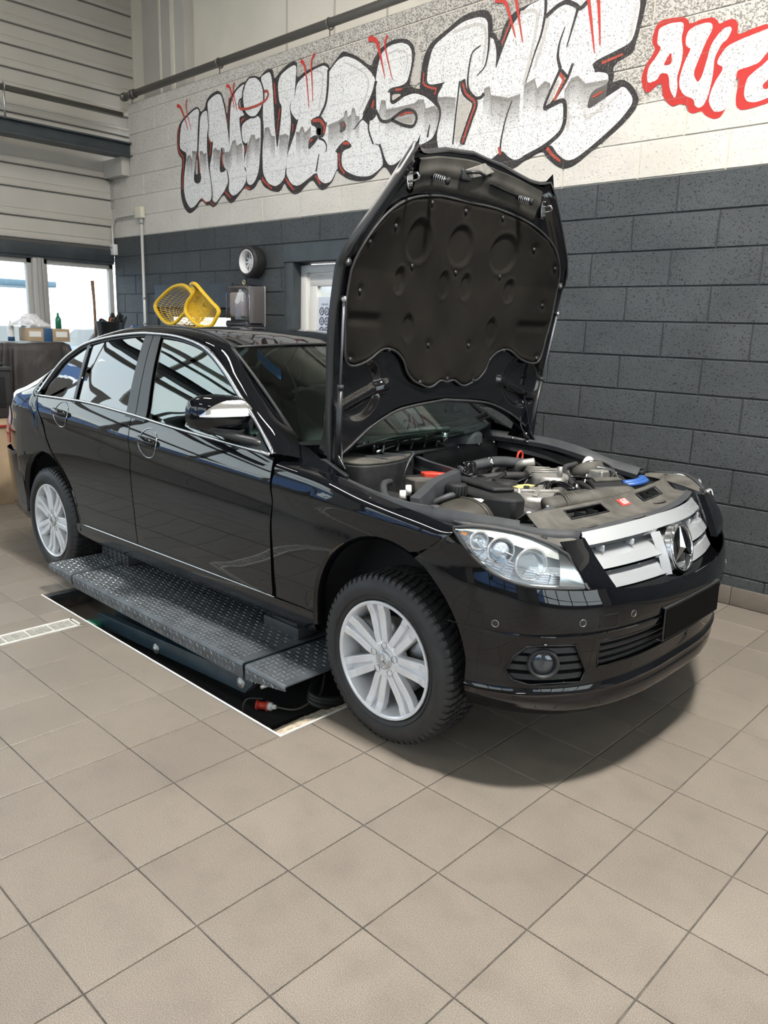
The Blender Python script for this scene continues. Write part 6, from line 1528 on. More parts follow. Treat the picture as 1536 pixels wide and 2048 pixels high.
LO = [(-.44, 1.035), (-.25, 1.078), (0, 1.088), (.25, 1.078), (.44, 1.035)]; HI = [(-.44, 1.16), (-.22, 1.208), (0, 1.228), (.22, 1.208), (.44, 1.16)]
rows = []
for k in range(45):
    y = -.43 + .86 * k / 44; a, b = interp(LO, y), interp(HI, y); rows.append([hood_pt(a + (b - a) * t, y, .030 + (.012 if 0 < t < 1 else 0) + .007 * (1 - sm(abs(t - .55), .10, .16)) * sm(abs(y), .05, .1)) for t in (0, .06, .2, .35, .42, .5, .6, .68, .8, .94, 1)])
mb = MB(); mb.grid(rows); mb.build('front_cover', M_fcov, hood, smooth_angle=60)
# latch hook in the middle of the front edge
c = hood_pt(1.18, -.05, .034); lt = hood
mb = MB(); mb.box(c + V(.01, -.02, -.02), (.03, .06, .045), None, .006); mb.build('latch_body', M_satin, lt)
mb = MB(); mb.prism([(-.03, .0), (.10, .045), (.17, .02), (.10, -.005), (.0, -.03)], lambda p, q: c + V(.02 + q, p[0], p[1]), 0, .006); mb.build('latch_plate', M_alu, lt, bevel=.002)
mb = MB(); mb.tube([c + V(.02, -.03, -.01), c + V(.05, .03, -.005), c + V(.04, .09, -.01)], .007, 8); mb.build('latch_lever', M_satin, lt)
mb = MB(); P = [hood_pt(1.175 - .02 * math.cos(a) * 1.2, .085 + .026 * math.sin(a), .045) for a in [2 * PI * k / 16 for k in range(16)]]; mb.add(P, [tuple(range(16))]); mb.build('latch_hole', M_void, hood)
for h0, y0_, h1, y1_ in ((1.152, .11, 1.123, .30),):
    mb = MB(); mb.tube([hood_pt(h0, y0_, .046), hood_pt((h0 + h1) / 2, (y0_ + y1_) / 2, .046), hood_pt(h1, y1_, .046)], .013, 8, flat=.3); mb.build('frame_slot', M_void, hood)
# rear edge weather lip
mb = MB(); mb.tube([hood_pt(h_low(y) + .01, y, .03) for y in [-.70 + 1.4 * k / 40 for k in range(41)]], .006, 6); mb.build('rear_edge_bead', M_rubber, hood)

# ---- underbody, interior
mb = MB(); mb.box2((-3.3, -.62, .20), (.30, .62, .26)); mb.build('underbody', M_under, car)  # dark boxes here and below are placed to block light under the car
mb = MB(); mb.box2((-2.35, -.80, .235), (-.42, .80, .28)); mb.build('floor_pan', M_under, car)
tb('front_subframe', [(.0, -.66, .24), (.0, 0, .20), (.0, .66, .24)], .04, M_under)
for s in (-1, 1):
    for x in (0, -2.76): tb('suspension_arm', [(x, s * .35, .24), (x, s * .70, .235)], .03, M_under)
    for x in (-1.30, -.66): 
        st = link('front_seat' if x > -1 else 'front_seat', None, car) if x == -1.30 else None
    xs_ = -1.42; y = s * .36
    st = link('front_seat', None, car); mt = M_seatc if s == -1 else M_seat
    mb = MB(); rows = []
    for k in range(9):
        t = k / 8; zc_ = .58 + .50 * t; xc_ = xs_ - .06 - .16 * t; wd_ = .25 - .03 * t
        rows.append([V(xc_ + .07 * math.cos(a) * (1.1 - .3 * t), y + wd_ * math.copysign(abs(math.sin(a)) ** .6, math.sin(a)), zc_) for a in [2 * PI * j / 20 for j in range(20)]])
    mb.grid(rows, close_u=True); mb.add(rows[-1], [tuple(range(20))]); mb.build('seat_back', mt, st, sub=1)
    mb = MB(); mb.box((xs_ - .25, y, 1.185), (.10, .26, .17), None, .045); mb.build('head_restraint', mt, st, smooth_angle=60)
    mb = MB(); mb.box((xs_ + .20, y, .50), (.50, .48, .16), None, .06); mb.build('seat_cushion', mt, st, smooth_angle=60)
mb = MB(); mb.box((-2.30, 0, .78), (.18, 1.15, .60), Matrix.Rotation(-.25, 3, 'Y'), .05); rs_ = mb.build('rear_seat', M_seat, car, smooth_angle=60)
for y in (-.36, .36): mb = MB(); mb.box((-2.42, y, 1.10), (.10, .26, .15), None, .04); mb.build('head_restraint', M_seat, rs_, smooth_angle=60)
mb = MB(); rows = [[V(-.62 - .05 * q * q, q * .70, .90), V(-.80, q * .70, .905), V(-.98, q * .69, .89), V(-1.03, q * .69, .82), V(-1.0, q * .68, .60)] for q in [-1 + k / 8 for k in range(17)]]; mb.grid(rows); mb.build('dashboard', M_seat, car, smooth_angle=60)
sw = MB(); c = V(-1.12, .36, .84); u = V(0, 1, 0); w2 = V(.45, 0, .89).normalized(); sw.tube([c + u * .185 * math.cos(a) + w2 * .185 * math.sin(a) for a in [2 * PI * k / 32 for k in range(32)]], .015, 10, closed=True)
for a in (0, PI, -PI / 2): sw.tube([c, c + u * .18 * math.cos(a) + w2 * .18 * math.sin(a)], .014, 8)
sw.build('steering_wheel', M_satin, car)
mb = MB(); mb.box((-1.28, 0, 1.29), (.03, .20, .06), Matrix.Rotation(.2, 3, 'Y'), .018); rv = mb.build('rear_view_mirror', M_satin, car); tb('mirror_stalk', [(-1.25, 0, 1.32), (-1.20, 0, 1.345)], .008, M_satin, rv)
# blue protective bag hanging behind the passenger screen
M_blue = pm('blue_film', (.02, .16, .50), .4, bump=(12, .6, .02))
mb = MB(); mb.grid([[V(-1.27 - .02 * math.sin(k), -.42 + .05 * k, 1.29 - .035 * k + .012 * j) for j in range(-2, 3)] for k in range(4)]); mb.build('blue_strip', M_blue, car, solid=.002)
mb = MB(); mb.grid([[V(-2.4 + .35 * k, y, z) for y, z in ((-.70, .95), (-.71, .6), (-.7, .30), (.7, .30), (.71, .6), (.70, .95))] for k in range(6)]); mb.build('cabin_lining', M_seat, car)

# ================================================================ FLOOR LIFT
M_dia = pm('chequer_plate', (.10, .112, .125), .42, .45, noise=(9, .35, 6)); M_lug = pm('chequer_lug', (.23, .25, .265), .34, .5, noise=(60, .3))
M_blue2 = pm('lift_blue_paint', (.012, .030, .045), .38, .2, noise=(10, .3)); M_bolt = pm('bolt_steel', (.34, .34, .34), .45, 1)
lift = link('scissor_lift', None, None, (-.45, 1.4, -.104)); tag(lift, 'floor scissor lift with chequer-plate platform under the black saloon', 'car lift')
LI = lambda *p: V(p[0] + .45, p[1] - 1.4, p[2] + .104)
ZT = .180; YN = 1.098; YF = 1.66; XA, XB = -1.205, .298
def deck(name, x0, x1, z0, z1, skirt=.070, taper=None):
    mb = MB(); th = .006
    rows = []
    for x, z in ((x0, z0), (x1, z1)):
        sk = skirt if taper is None else (skirt if (x == taper[0]) else taper[1])
        rows.append([LI(x, YN + .004, z - sk), LI(x, YN, z - sk * .5), LI(x, YN, z - .012), LI(x, YN + .004, z - .003), LI(x, YN + .014, z), LI(x, YF - .014, z), LI(x, YF, z - .012), LI(x, YF, z - sk)])
    mb.grid(rows, smooth=False); o = mb.build(name, M_dia, lift, solid=.006, recalc=True); return o
def lugs(x0, x1, z0, z1, parent, skirt=.066, skirt2=None):
    mb = MB(); P = .0265; i = 0; L = .0125; W = .0032; H = .0022
    nx = int((x1 - x0 - .02) / P); ny = int((YF - YN - .03) / P)
    def lug(c, u, v, n):
        a = c + u * L; b = c - u * L; e = c + v * W; f = c - v * W; t1 = c + u * L * .55 + n * H; t2 = c - u * L * .55 + n * H
        mb.add([a, e, b, f, t1, t2], [(0, 1, 5, 4), (1, 2, 5), (2, 3, 4, 5), (3, 0, 4)])
    sl = (z1 - z0) / (x1 - x0)
    for i in range(nx):
        for j in range(ny):
            x = x0 + .018 + i * P; y = YN + .026 + j * P; z = z0 + (x - x0) * sl + .0002
            u = V(1, 0, sl) if (i + j) % 2 else V(0, 1, 0); v = V(0, 1, 0) if (i + j) % 2 else V(1, 0, sl); lug(LI(x, y, z), u, v, V(0, 0, 1))
        for j in range(2):
            sk = skirt if skirt2 is None else skirt + (skirt2 - skirt) * (i / nx)
            if sk < .025 + j * .026: continue
            x = x0 + .018 + i * P; z = z0 + (x - x0) * sl - .024 - j * P; u = V(.7, 0, .7) if (i + j) % 2 else V(.7, 0, -.7); lug(LI(x, YN - .0003, z), u, V(u.z, 0, -u.x), V(0, -1, 0))
    tag(mb.build('tread_lugs', M_lug, parent, recalc=False), kind='stuff')
d1 = deck('platform', XA, XB, ZT, ZT); lugs(XA, XB, ZT, ZT, d1)
d2 = deck('front_flap', XB + .020, .566, ZT - .002, ZT - .008, .066, (XB + .020, .022)); lugs(XB + .020, .566, ZT - .002, ZT - .008, d2, .066, .020)
d3 = deck('rear_flap', -1.495, XA - .018, ZT - .003, ZT - .002, .030, (-1.495, .060)); lugs(-1.495, XA - .018, ZT - .003, ZT - .002, d3, .025, .05)
for x in (XB + .010, XA - .008):
    mb = MB(); mb.tube([LI(x, YN + .01, ZT - .018), LI(x, YF - .01, ZT - .018)], .012, 12); mb.build('hinge_pin', M_blue2, lift)
mb = MB(); mb.box(LI(.29, YN + .05, ZT - .05), (.05, .07, .06), None, .004); mb.build('hinge_bracket', M_blue2, lift)
mb = MB(); mb.tube([LI(.44, YN - .012, .128), LI(.44, YN + .05, .128)], .007, 12); mb.build('flap_pin', M_bolt, lift)
# long side beams of the scissor frame rising out of the pit
def beam(y, name):
    mb = MB(); pts = [(-.985, -.045), (-.985, .018), (-.96, .027), (.315, .112), (.345, .095), (.285, .035)]
    mb.prism(pts, lambda p, d: LI(p[0], d, p[1]), y, y + .035); return mb.build(name, M_blue2, lift, bevel=.002)
beam(YN + .022, 'side_beam'); beam(YN + .12, 'side_beam'); beam(1.55, 'side_beam')
for x, z in ((-.40, .012), (.265, .075)):
    mb = MB(); mb.lathe([(.001, -.014), (.010, -.014), (.011, -.010), (.016, -.010), (.020, -.006), (.024, -.006), (.024, 0)], LI(x, YN + .022, z), 'y', 20); mb.build('pivot_bolt', M_bolt, lift)
mb = MB(); mb.tube([LI(-.70, YN + .12, .10), LI(.05, YN + .12, -.02)], .02, 10); mb.tube([LI(-.70, YN + .42, .10), LI(.05, YN + .42, -.02)], .02, 10); tag(mb.build('scissor_arms', M_blue2, lift), kind=None)
mb = MB(); mb.box2(LI(-1.05, 1.13, -.100), LI(.40, 1.70, -.085)); mb.build('base_frame', M_under, lift)
mb = MB(); mb.box2(LI(-1.20, 1.13, .09), LI(.28, 1.16, .15)); mb.build('deck_rail', M_blue2, lift); mb = MB(); mb.box2(LI(-1.20, 1.60, .09), LI(.28, 1.63, .15)); mb.build('deck_rail', M_blue2, lift)
mb = MB(); mb.box(LI(-.98, 1.10, -.03), (.09, .05, .03), None, .008); mb.build('green_roller', pm('green_plastic', (.01, .13, .07), .4), lift)
# hoses and the red plug
for k, (r, dz) in enumerate(((.10, 0), (.085, .02), (.11, .035))):
    tb('hydraulic_hose', [LI(.36, 1.42 + .02 * k, .02 + dz), LI(.44, 1.34, -.02 + dz), LI(.50, 1.44, -.055 + dz), LI(.50, 1.56, -.03 + dz), LI(.45, 1.62, .05 + dz)], .011, M_wire, lift)
tb('sensor_lead', [LI(.30, 1.20, -.01), LI(.245, 1.16, -.02), (LI(.26, 1.13, -.06)), LI(.29, 1.16, -.092)], .004, M_wire, lift)
plug = link('plug_connector', None, None, (.285, 1.235, -.062)); tag(plug, 'small red and white plug connector on a grey lead in the pit', 'plug')
d = V(.80, .55, 0).normalized()
mb = MB(); mb.tube([V(0, 0, 0) - d * .045, V(0, 0, 0)], .017, 14); mb.tube([V(0, 0, 0) - d * .004, V(0, 0, 0) + d * .003], .022, 14); mb.tube([V(0, 0, 0) - d * .047, V(0, 0, 0) - d * .040], .021, 14); mb.build('plug_body', M_redp, plug)
mb = MB(); mb.tube([d * .003, d * .022], .019, 8); mb.tube([d * .022, d * .04], [.013, .009], 12); mb.build('plug_nut', M_white, plug)
tb('plug_lead', [d * .035, d * .09 + V(.02, .02, -.005), V(.10, .14, .0), V(.11, .20, .03), V(.07, .26, .09)], .0045, pm('grey_lead', (.10, .09, .08), .5), plug)
# rubber pads between platform and sills
def pad(x, y, z0, sx_, sy_, sz_, label, rot=0, holes=False):
    o = link('rubber_pad', None, None, (x, y, z0)); tag(o, label, 'rubber pad'); o.rotation_euler = (0, 0, rot)
    mb = MB(); mb.box((0, 0, sz_ / 2), (sx_, sy_, sz_), None, .004); mb.build('block', M_rubgrey, o, smooth_angle=30)
    if holes:
        m2 = MB()
        for i in range(6):
            for j in range(3): cx = -sx_ / 2 + sx_ * (i + .5) / 6; cz = sz_ * (j + .5) / 3; m2.box((cx, -sy_ / 2 - .0015, cz), (.018, .006, .010), Matrix.Rotation(.7 if (i + j) % 2 else -.7, 3, 'Y'), .002)
        tag(m2.build('block_studs', M_rubber, o), kind='stuff')
    return o
pad(.155, 1.46, ZT + .003, .24, .10, .050, 'flat rubber pad lying on the lift platform near the front flap', .0)
pad(.170, 1.475, ZT + .0535, .17, .11, .072, 'tall rubber pad wedged under the sill near the front wheel', .0)
pad(-1.30, 1.45, ZT + .003, .30, .12, .070, 'studded rubber pad under the sill beside the rear wheel', 0, True)
# ================================================================ FLOOR DRAIN
dr = link('floor_drain', None, None, (-.9975, 0, 0)); tag(dr, 'long slotted floor drain grating let into the tiles', 'drain')
M_dr = pm('drain_steel', (.74, .72, .68), .4, .2, noise=(20, .15)); M_dg = pm('drain_grate', (.60, .58, .54), .4, .3, noise=(30, .2))
mb = MB(); mb.box2((-.062, -1.5, -.045), (.062, 1.016, -.040)); mb.build('channel_floor', M_void, dr)
for a, b in ((-.0625, -.047), (.047, .0625)): mb = MB(); mb.box2((a, -1.5, -.03), (b, 1.016, .0015)); mb.build('drain_edge', M_dr, dr)
mb = MB(); mb.box2((-.062, 1.004, -.03), (.062, 1.016, .0015)); mb.build('drain_edge', M_dr, dr)
for i in range(22):
    y = .995 - .112 * i; mb = MB(); mb.box2((-.047, y - .006, -.008), (.047, y, 0)); mb.build('crossbar', M_dr, dr)
    mb = MB()
    for k in range(7): x = -.040 + .0133 * k; mb.box2((x - .0022, y - .112, -.008), (x + .0022, y, -.0008))
    for k in range(2): mb.box2((-.045, y - .006 - .036 * (k + 1), -.008), (.045, y - .003 - .036 * (k + 1), -.0015))
    tag(mb.build('grating', M_dg, dr), kind='stuff')

# ================================================================ THINGS ROUND THE ROOM
def rodpts(a, b): return [V(*a), V(*b)]
# heating pipe on the block wall, with brackets
pp = link('wall_pipe', None, None, (-5.45, 3.86, 3.775)); tag(pp, 'long grey pipe running along the top of the block wall', 'pipe')
P0 = V(-5.45, 3.86, 3.775)
mb = MB(); mb.tube([V(0, 0, 0), V(9.5, 0, .02)], .033, 16); mb.build('pipe', M_pipe, pp)
mb = MB(); mb.tube([V(-.06, 0, 0), V(-.02, 0, 0)], .042, 16); mb.tube([V(.14, 0, 0), V(.18, 0, 0)], .042, 16); mb.build('end_coupling', M_pipe, pp)
for x in (.12, 1.68, 3.15, 4.7, 6.2):
    mb = MB(); mb.tube([V(x, .04 * math.cos(a), .04 * math.sin(a)) for a in [2 * PI * k / 16 for k in range(16)]], .006, 6, closed=True); mb.tube([V(x, 0, -.04), V(x, .0, -.085)], .005, 6); mb.build('pipe_clip', M_pipe, pp)
p2 = link('gate_pipe', None, None, (-5.62, -3, 3.64)); tag(p2, 'grey pipe crossing the panelled gate wall above the beam', 'pipe')
mb = MB(); mb.tube([V(0, 0, 0), V(0, 6.9, -.01)], .028, 16); mb.build('pipe', M_pipe, p2)
for y in (5.68, 3.4): mb = MB(); mb.tube([V(0, y, .03), V(0, y, -.31)], .010, 8); mb.tube([V(.034 * math.cos(a), y, .034 * math.sin(a)) for a in [2 * PI * k / 16 for k in range(16)]], .007, 6, closed=True); mb.build('pipe_hanger', M_galv, p2)
# conduit with junction box
cj = link('cable_conduit', None, None, (-5.27, 3.88, 2.5)); tag(cj, 'thin white cable conduit running down the block wall near the corner', 'conduit')
M_cond = pm('conduit_white', (.62, .62, .60), .35, .2)
mb = MB(); mb.tube([V(0, 0, -2.35), V(0, 0, .07)], .016, 10); mb.build('vertical_conduit', M_cond, cj)
tb('bent_conduit', [V(-.06, 0, .115), V(-.35, 0, .115), V(-.56, 0, .10), V(-.635, 0, .02), V(-.64, 0, -.08), V(-.64, 0, -.20)], .012, M_cond, cj)
for z in (.02, -.75, -1.02): mb = MB(); mb.tube([V(0, 0, z - .01), V(0, 0, z + .01)], .021, 10); mb.build('conduit_clip', M_galv, cj)
jb = MB(); jb.box((-5.295, 3.875, 2.625), (.13, .055, .115), None, .006); tag(jb.build('junction_box', pm('box_cream', (.66, .64, .52), .4), smooth_angle=40), 'small square cream junction box at the top of the conduit', 'electrical box')
sb = link('sensor_box', None, None, (-5.895, 3.88, 2.275)); tag(sb, 'small white sensor box in the corner above the window', 'electrical box')
mb = MB(); mb.box((0, 0, 0), (.085, .05, .115), None, .006); mb.build('cover', M_white, sb, smooth_angle=40); mb = MB(); mb.lathe([(.001, -.003), (.008, -.003), (.008, .003)], (.0, -.026, .02), 'y', 12); mb.build('sensor_eye', M_void, sb)
# wheel-shaped wall clock
M_csil = pm('clock_silver', (.72, .72, .72), .35, .1)
ck = link('wheel_clock', None, None, (-3.285, 3.905, 2.052)); tag(ck, 'round wall ornament shaped like a small wheel with a silver rim', 'clock')
mb = MB(); mb.lathe([(.100, -.125), (.112, -.132), (.128, -.125), (.137, -.105), (.138, -.03), (.128, -.004), (.08, -.002)], (0, 0, 0), 'y', 48); mb.build('tyre', M_tyre, ck)
mb = MB()
for k in range(40):
    a = 2 * PI * k / 40
    for yy in (-.10, -.075, -.05, -.025): mb.box((.138 * math.cos(a), yy, .138 * math.sin(a)), (.006, .014, .010), Matrix.Rotation(-a, 3, 'Y'))
tag(mb.build('tyre_tread', M_tyre, ck), kind='stuff')
mb = MB(); mb.lathe([(.103, -.124), (.105, -.131), (.100, -.133), (.094, -.126), (.088, -.07), (.086, -.05)], (0, 0, 0), 'y', 48); mb.build('rim_edge', M_csil, ck)
mb = MB(); mb.lathe([(.001, -.05), (.088, -.05)], (0, 0, 0), 'y', 32); mb.build('dial', pm('dial_grey', (.18, .18, .22), .4), ck)
mb = MB(); mb.lathe([(.001, -.09), (.022, -.09), (.028, -.08), (.028, -.05)], (0, 0, 0), 'y', 24); mb.build('hub', M_csil, ck)
for k in range(10):
    for dd in (-.10, .10):
        a = 2 * PI * k / 10; mb = MB(); mb.tube([V(.024 * math.cos(a), -.082, .024 * math.sin(a)), V(.088 * math.cos(a + dd), -.068, .088 * math.sin(a + dd))], .0055, 6); mb.build('spoke', M_csil, ck)
# paper towel dispenser
td = link('towel_dispenser', None, None, (-3.33, 3.905, 1.665)); tag(td, 'smoked plastic paper towel dispenser on the dark block wall', 'dispenser')
M_smoke = tinted('smoked_plastic', (.66, .64, .66), .06)
def rrect(w_, h_, r, n=5):
    P = []
    for cx, cy, a0 in ((w_ - r, h_ - r, 0), (-w_ + r, h_ - r, PI / 2), (-w_ + r, -h_ + r, PI), (w_ - r, -h_ + r, 1.5 * PI)):
        for k in range(n + 1): a = a0 + PI / 2 * k / n; P.append((cx + r * math.cos(a), cy + r * math.sin(a)))
    return P
mb = MB(); A_ = rrect(.175, .185, .05)
rings = [[V(x, -.02, z) for x, z in A_], [V(x, -.17, z) for x, z in A_], [V(x * .95, -.205, z * .95) for x, z in A_], [V(x * .8, -.222, z * .8) for x, z in A_]]
mb.grid(rings, close_u=True); mb.add(rings[-1], [tuple(range(len(A_)))]); mb.build('smoked_cover', M_smoke, td, smooth_angle=50)
mb = MB(); mb.box((0, -.01, 0), (.34, .02, .36), None, .01); mb.box((.155, -.10, 0), (.02, .17, .33), None, .005); mb.box((0, -.10, .165), (.32, .17, .014), None, .005); mb.build('back_case', pm('case_grey', (.36, .35, .34), .45), td)
mb = MB(); mb.box((-.045, -.11, .01), (.20, .15, .22), None, .02); mb.build('paper_stack', pm('paper_white', (.75, .72, .68), .8, bump=(60, .4, .004)), td)
mb = MB(); mb.box((0, -.12, -.16), (.33, .20, .06), None, .02); mb.build('outlet', pm('outlet_dark', (.05, .05, .06), .3), td, smooth_angle=50)
mb = MB(); mb.box((-.01, -.12, -.200), (.03, .03, .03), None, .006); mb.build('paper_end', M_white, td)
kr = MB(); kr.tube([V(-3.325 + .016 * math.cos(a), 3.78, 1.875 + .018 * math.sin(a)) for a in [2 * PI * k / 14 for k in range(14)]], .006, 6, closed=True); kr.tube([V(-3.325, 3.78, 1.857), V(-3.325, 3.78, 1.852)], .004, 6); tag(kr.build('key', pm('brass', (.62, .55, .32), .3, .8)), 'small key sticking up from the top of the towel dispenser', 'key')
# ---- service hatch window in the block wall (behind the yellow baskets)
def frame(name, x0, z0, x1, z1, t, y0, y1, mat, label=None):
    mb = MB()
    for a, b, c, d in ((x0, z0, x1, z0 + t), (x0, z1 - t, x1, z1), (x0, z0 + t, x0 + t, z1 - t), (x1 - t, z0 + t, x1, z1 - t)): mb.box2((a, y0, b), (c, y1, d), .003)
    return mb.build(name, mat)
wf7 = frame('window_7', -5.06, .95, -3.70, 1.66, .05, YW + .02, YW + .14, M_dark); tag(wf7, kind='structure')
mb = MB(); mb.box2((-5.01, YW + .08, 1.0), (-3.75, YW + .086, 1.61)); mb.build('pane', M_glass, wf7)
mb = MB(); mb.box2((-5.08, YW - .012, 1.67), (-3.68, YW - .001, 1.88)); mb.box2((-5.10, YW - .03, 1.655), (-3.66, YW - .012, 1.675)); mb.build('lintel', M_dark, wf7)
mb = MB(); mb.box2((-4.9, YW + .01, 1.56), (-3.75, YW + .07, 1.65), .01); mb.build('shutter_box', M_rubgrey, wf7)
# ---- glazed office door
dm_ = frame('door_1', -2.895, -.02, -1.62, 2.145, .105, YW - .004, YW + .21, M_dark); tag(dm_, kind='structure')
mb = MB(); mb.box2((-2.91, YW - .012, 2.045), (-1.6, YW - .001, 2.19)); mb.build('door_lintel', M_dark, dm_)
M_wf = pm('upvc_white', (.72, .71, .68), .35)
mb = MB()
for a, b, c, d in ((-2.79, 1.955, -1.7, 2.02), (-2.79, .0, -2.715, 1.955), (-1.775, 0, -1.7, 1.955)): mb.box2((a, YW + .09, b), (c, YW + .16, d), .004)
mb.build('door_frame', M_wf, dm_)
mb = MB()
for a, b, c, d in ((-2.69, 1.845, -1.79, 1.95), (-2.69, .02, -2.60, 1.845), (-1.88, .02, -1.79, 1.845), (-2.60, .02, -1.88, .14)): mb.box2((a, YW + .11, b), (c, YW + .17, d), .004)
mb.build('door_leaf', M_wf, dm_)
mb = MB(); mb.box2((-2.60, YW + .138, .14), (-1.88, YW + .144, 1.845)); mb.build('pane', M_glass, dm_)
pst = link('poster', None, None, (-2.60, YW + .130, 1.10)); tag(pst, 'narrow white poster with two columns of wheel rim pictures on the office door', 'poster')
mb = MB(); mb.box2((.0, 0, 0), (.165, .003, .655)); mb.build('sheet', pm('poster_paper', (.66, .70, .80), .5), pst)
M_ink = pm('poster_ink', (.05, .06, .10), .6); M_inkl = pm('poster_ink_pale', (.30, .36, .48), .6)
for r in range(9):
    for c_ in range(2):
        cx, cz = .048 + .066 * c_, .535 - .083 * r - (.012 if r > 3 else 0)
        if cz < .02: continue
        mb = MB(); mb.tube([V(cx + .026 * math.cos(a), -.001, cz + .031 * math.sin(a)) for a in [2 * PI * k / 20 for k in range(20)]], .0042, 5, closed=True)
        for k in range(5): a = 2 * PI * k / 5 + r + c_; mb.tube([V(cx, -.001, cz), V(cx + .021 * math.cos(a), -.001, cz + .025 * math.sin(a))], .0022, 4)
        mb.build('rim_picture', M_inkl if r == 4 else M_ink, pst)
mb = MB()
for k in range(8): mb.box((.046 + .011 * k, -.001, .592 + (.004 if k % 3 == 0 else 0)), (.007, .002, .012 + (.008 if k in (2, 6) else 0)))
mb.build('poster_heading', M_inkl, pst)
seg_digits('99', V(-2.335, YW + .130, 1.478), V(1, 0, 0), V(0, 0, 1), .040, .026, .004, M_white, dm_, 'door_lettering')
# office room behind the door
o = MB(); o.box2((-3.3, YW + .2, 0), (-3.2, YW + 2.6, 3.4)); o.box2((-1.2, YW + .2, 0), (-1.1, YW + 2.6, 3.4)); o.box2((-3.3, YW + 2.5, 0), (-1.1, YW + 2.6, 3.4)); o.box2((-3.3, YW + .2, 3.3), (-1.1, YW + 2.6, 3.4)); o.box2((-3.3, YW + .2, -.05), (-1.1, YW + 2.6, 0)); tag(o.build('wall_office', pm('office_white', (.68, .70, .74), .6)), kind='structure')
lamp(-2.2, YW + 1.3, 3.2, 1.0, 70, True, .25, 'flat ceiling light inside the office behind the glazed door')
bpy.data.objects
of = MB(); of.box2((-2.35, YW + 1.2, 0), (-1.5, YW + 1.7, 1.62), .01); tag(of.build('office_cupboard', pm('office_beige', (.50, .46, .38), .5)), 'tall beige cupboard standing in the office behind the glazed door', 'cupboard')
# ---- yellow perforated baskets
M_yb = pm('basket_yellow', (.80, .50, .012), .35, coat=.3)
def basket(rim, n_in, depth, shrink, label):
    R3 = cr_spline([V(*p) for p in rim], 5, True); c = sum(R3, V(0, 0, 0)) / len(R3); o = link('yellow_basket', None, None, c); tag(o, label, 'basket', 'yellow baskets behind the car')
    mb = MB(); mb.tube([p - c for p in R3], .017, 10, closed=True); mb.build('rim', M_yb, o)
    nn = V(*n_in).normalized(); rows = []
    for k in range(11):
        t = k / 10; f = 1 - (1 - shrink) * t ** 1.3; dd = depth * (1 - (1 - t) ** 2.2); rows.append([(p - c) * f + nn * dd for p in R3])
    mb = MB(); mb.grid(rows, close_u=True)
    # bottom: lattice grid across the last ring
    last = rows[-1]; m = len(last); q = m // 4
    def side(a, b, n): return [last[(a + (b - a) * i // n) % m] for i in range(n + 1)]
    s = mb.build('mesh_side', M_yb, o); 
    w_ = s.modifiers.new('w', 'WIREFRAME'); w_.thickness = .0062; w_.use_even_offset = False
    mb = MB(); cen = sum(last, V(0, 0, 0)) / m; rows = [[cen + (p - cen) * (1 - k / 9) for p in last] for k in range(9)]; mb.grid(rows, close_u=True); b_ = mb.build('mesh_base', M_yb, o); w_ = b_.modifiers.new('w', 'WIREFRAME'); w_.thickness = .0062; w_.use_even_offset = False
    tag(s, kind='stuff'); tag(b_, kind='stuff')
    return o
B1 = [(-4.26, 3.42, 1.648), (-4.15, 3.44, 1.745), (-3.98, 3.46, 1.825), (-3.80, 3.46, 1.832), (-3.66, 3.44, 1.775), (-3.57, 3.42, 1.70), (-3.66, 3.38, 1.60), (-3.78, 3.34, 1.50), (-3.90, 3.34, 1.485), (-4.08, 3.37, 1.54)]
basket(B1, (.45, .85, -.25), .22, .62, 'yellow perforated basket tipped open towards the camera, left of the pair')
B2 = [(-3.44, 3.30, 1.825), (-3.34, 3.28, 1.828), (-3.24, 3.28, 1.765), (-3.10, 3.28, 1.675), (-3.00, 3.28, 1.61), (-3.03, 3.27, 1.54), (-3.10, 3.26, 1.475), (-3.25, 3.26, 1.475), (-3.40, 3.26, 1.535), (-3.49, 3.27, 1.60), (-3.47, 3.28, 1.68), (-3.38, 3.30, 1.775)]
basket(B2, (-.15, .95, .1), .05, .72, 'yellow perforated basket leaning against the other one, right of the pair')
tb2 = link('tool_cabinet', None, None, (-3.7, 3.42, 0)); tag(tb2, 'dark metal tool cabinet hidden behind the car under the yellow baskets', 'cabinet')
mb = MB(); mb.box((0, 0, .72), (1.15, .50, 1.40), None, .01); mb.build('cabinet_body', M_dark, tb2)
mb = MB(); mb.box((.0, 0, 1.432), (1.18, .54, .025), None, .006); mb.build('cabinet_top', M_rubgrey, tb2)
for k in range(5): mb = MB(); mb.box((0, -.255, .2 + .26 * k), (1.05, .012, .22), None, .004); mb.build('drawer', M_satin, tb2)
rg = MB(); rr3 = random.Random(8); rg.grid([[V(-3.70 + .25 * i / 10, 3.22 + .16 * j / 6, 1.449 + .035 * abs(math.sin(i * 1.1)) * abs(math.sin(j * 1.3)) + .004 * rr3.random()) for j in range(7)] for i in range(11)]); tag(rg.build('crumpled_cloth', pm('cloth_beige', (.30, .27, .23), .9)), 'crumpled beige cloth lying under the yellow baskets', 'cloth')
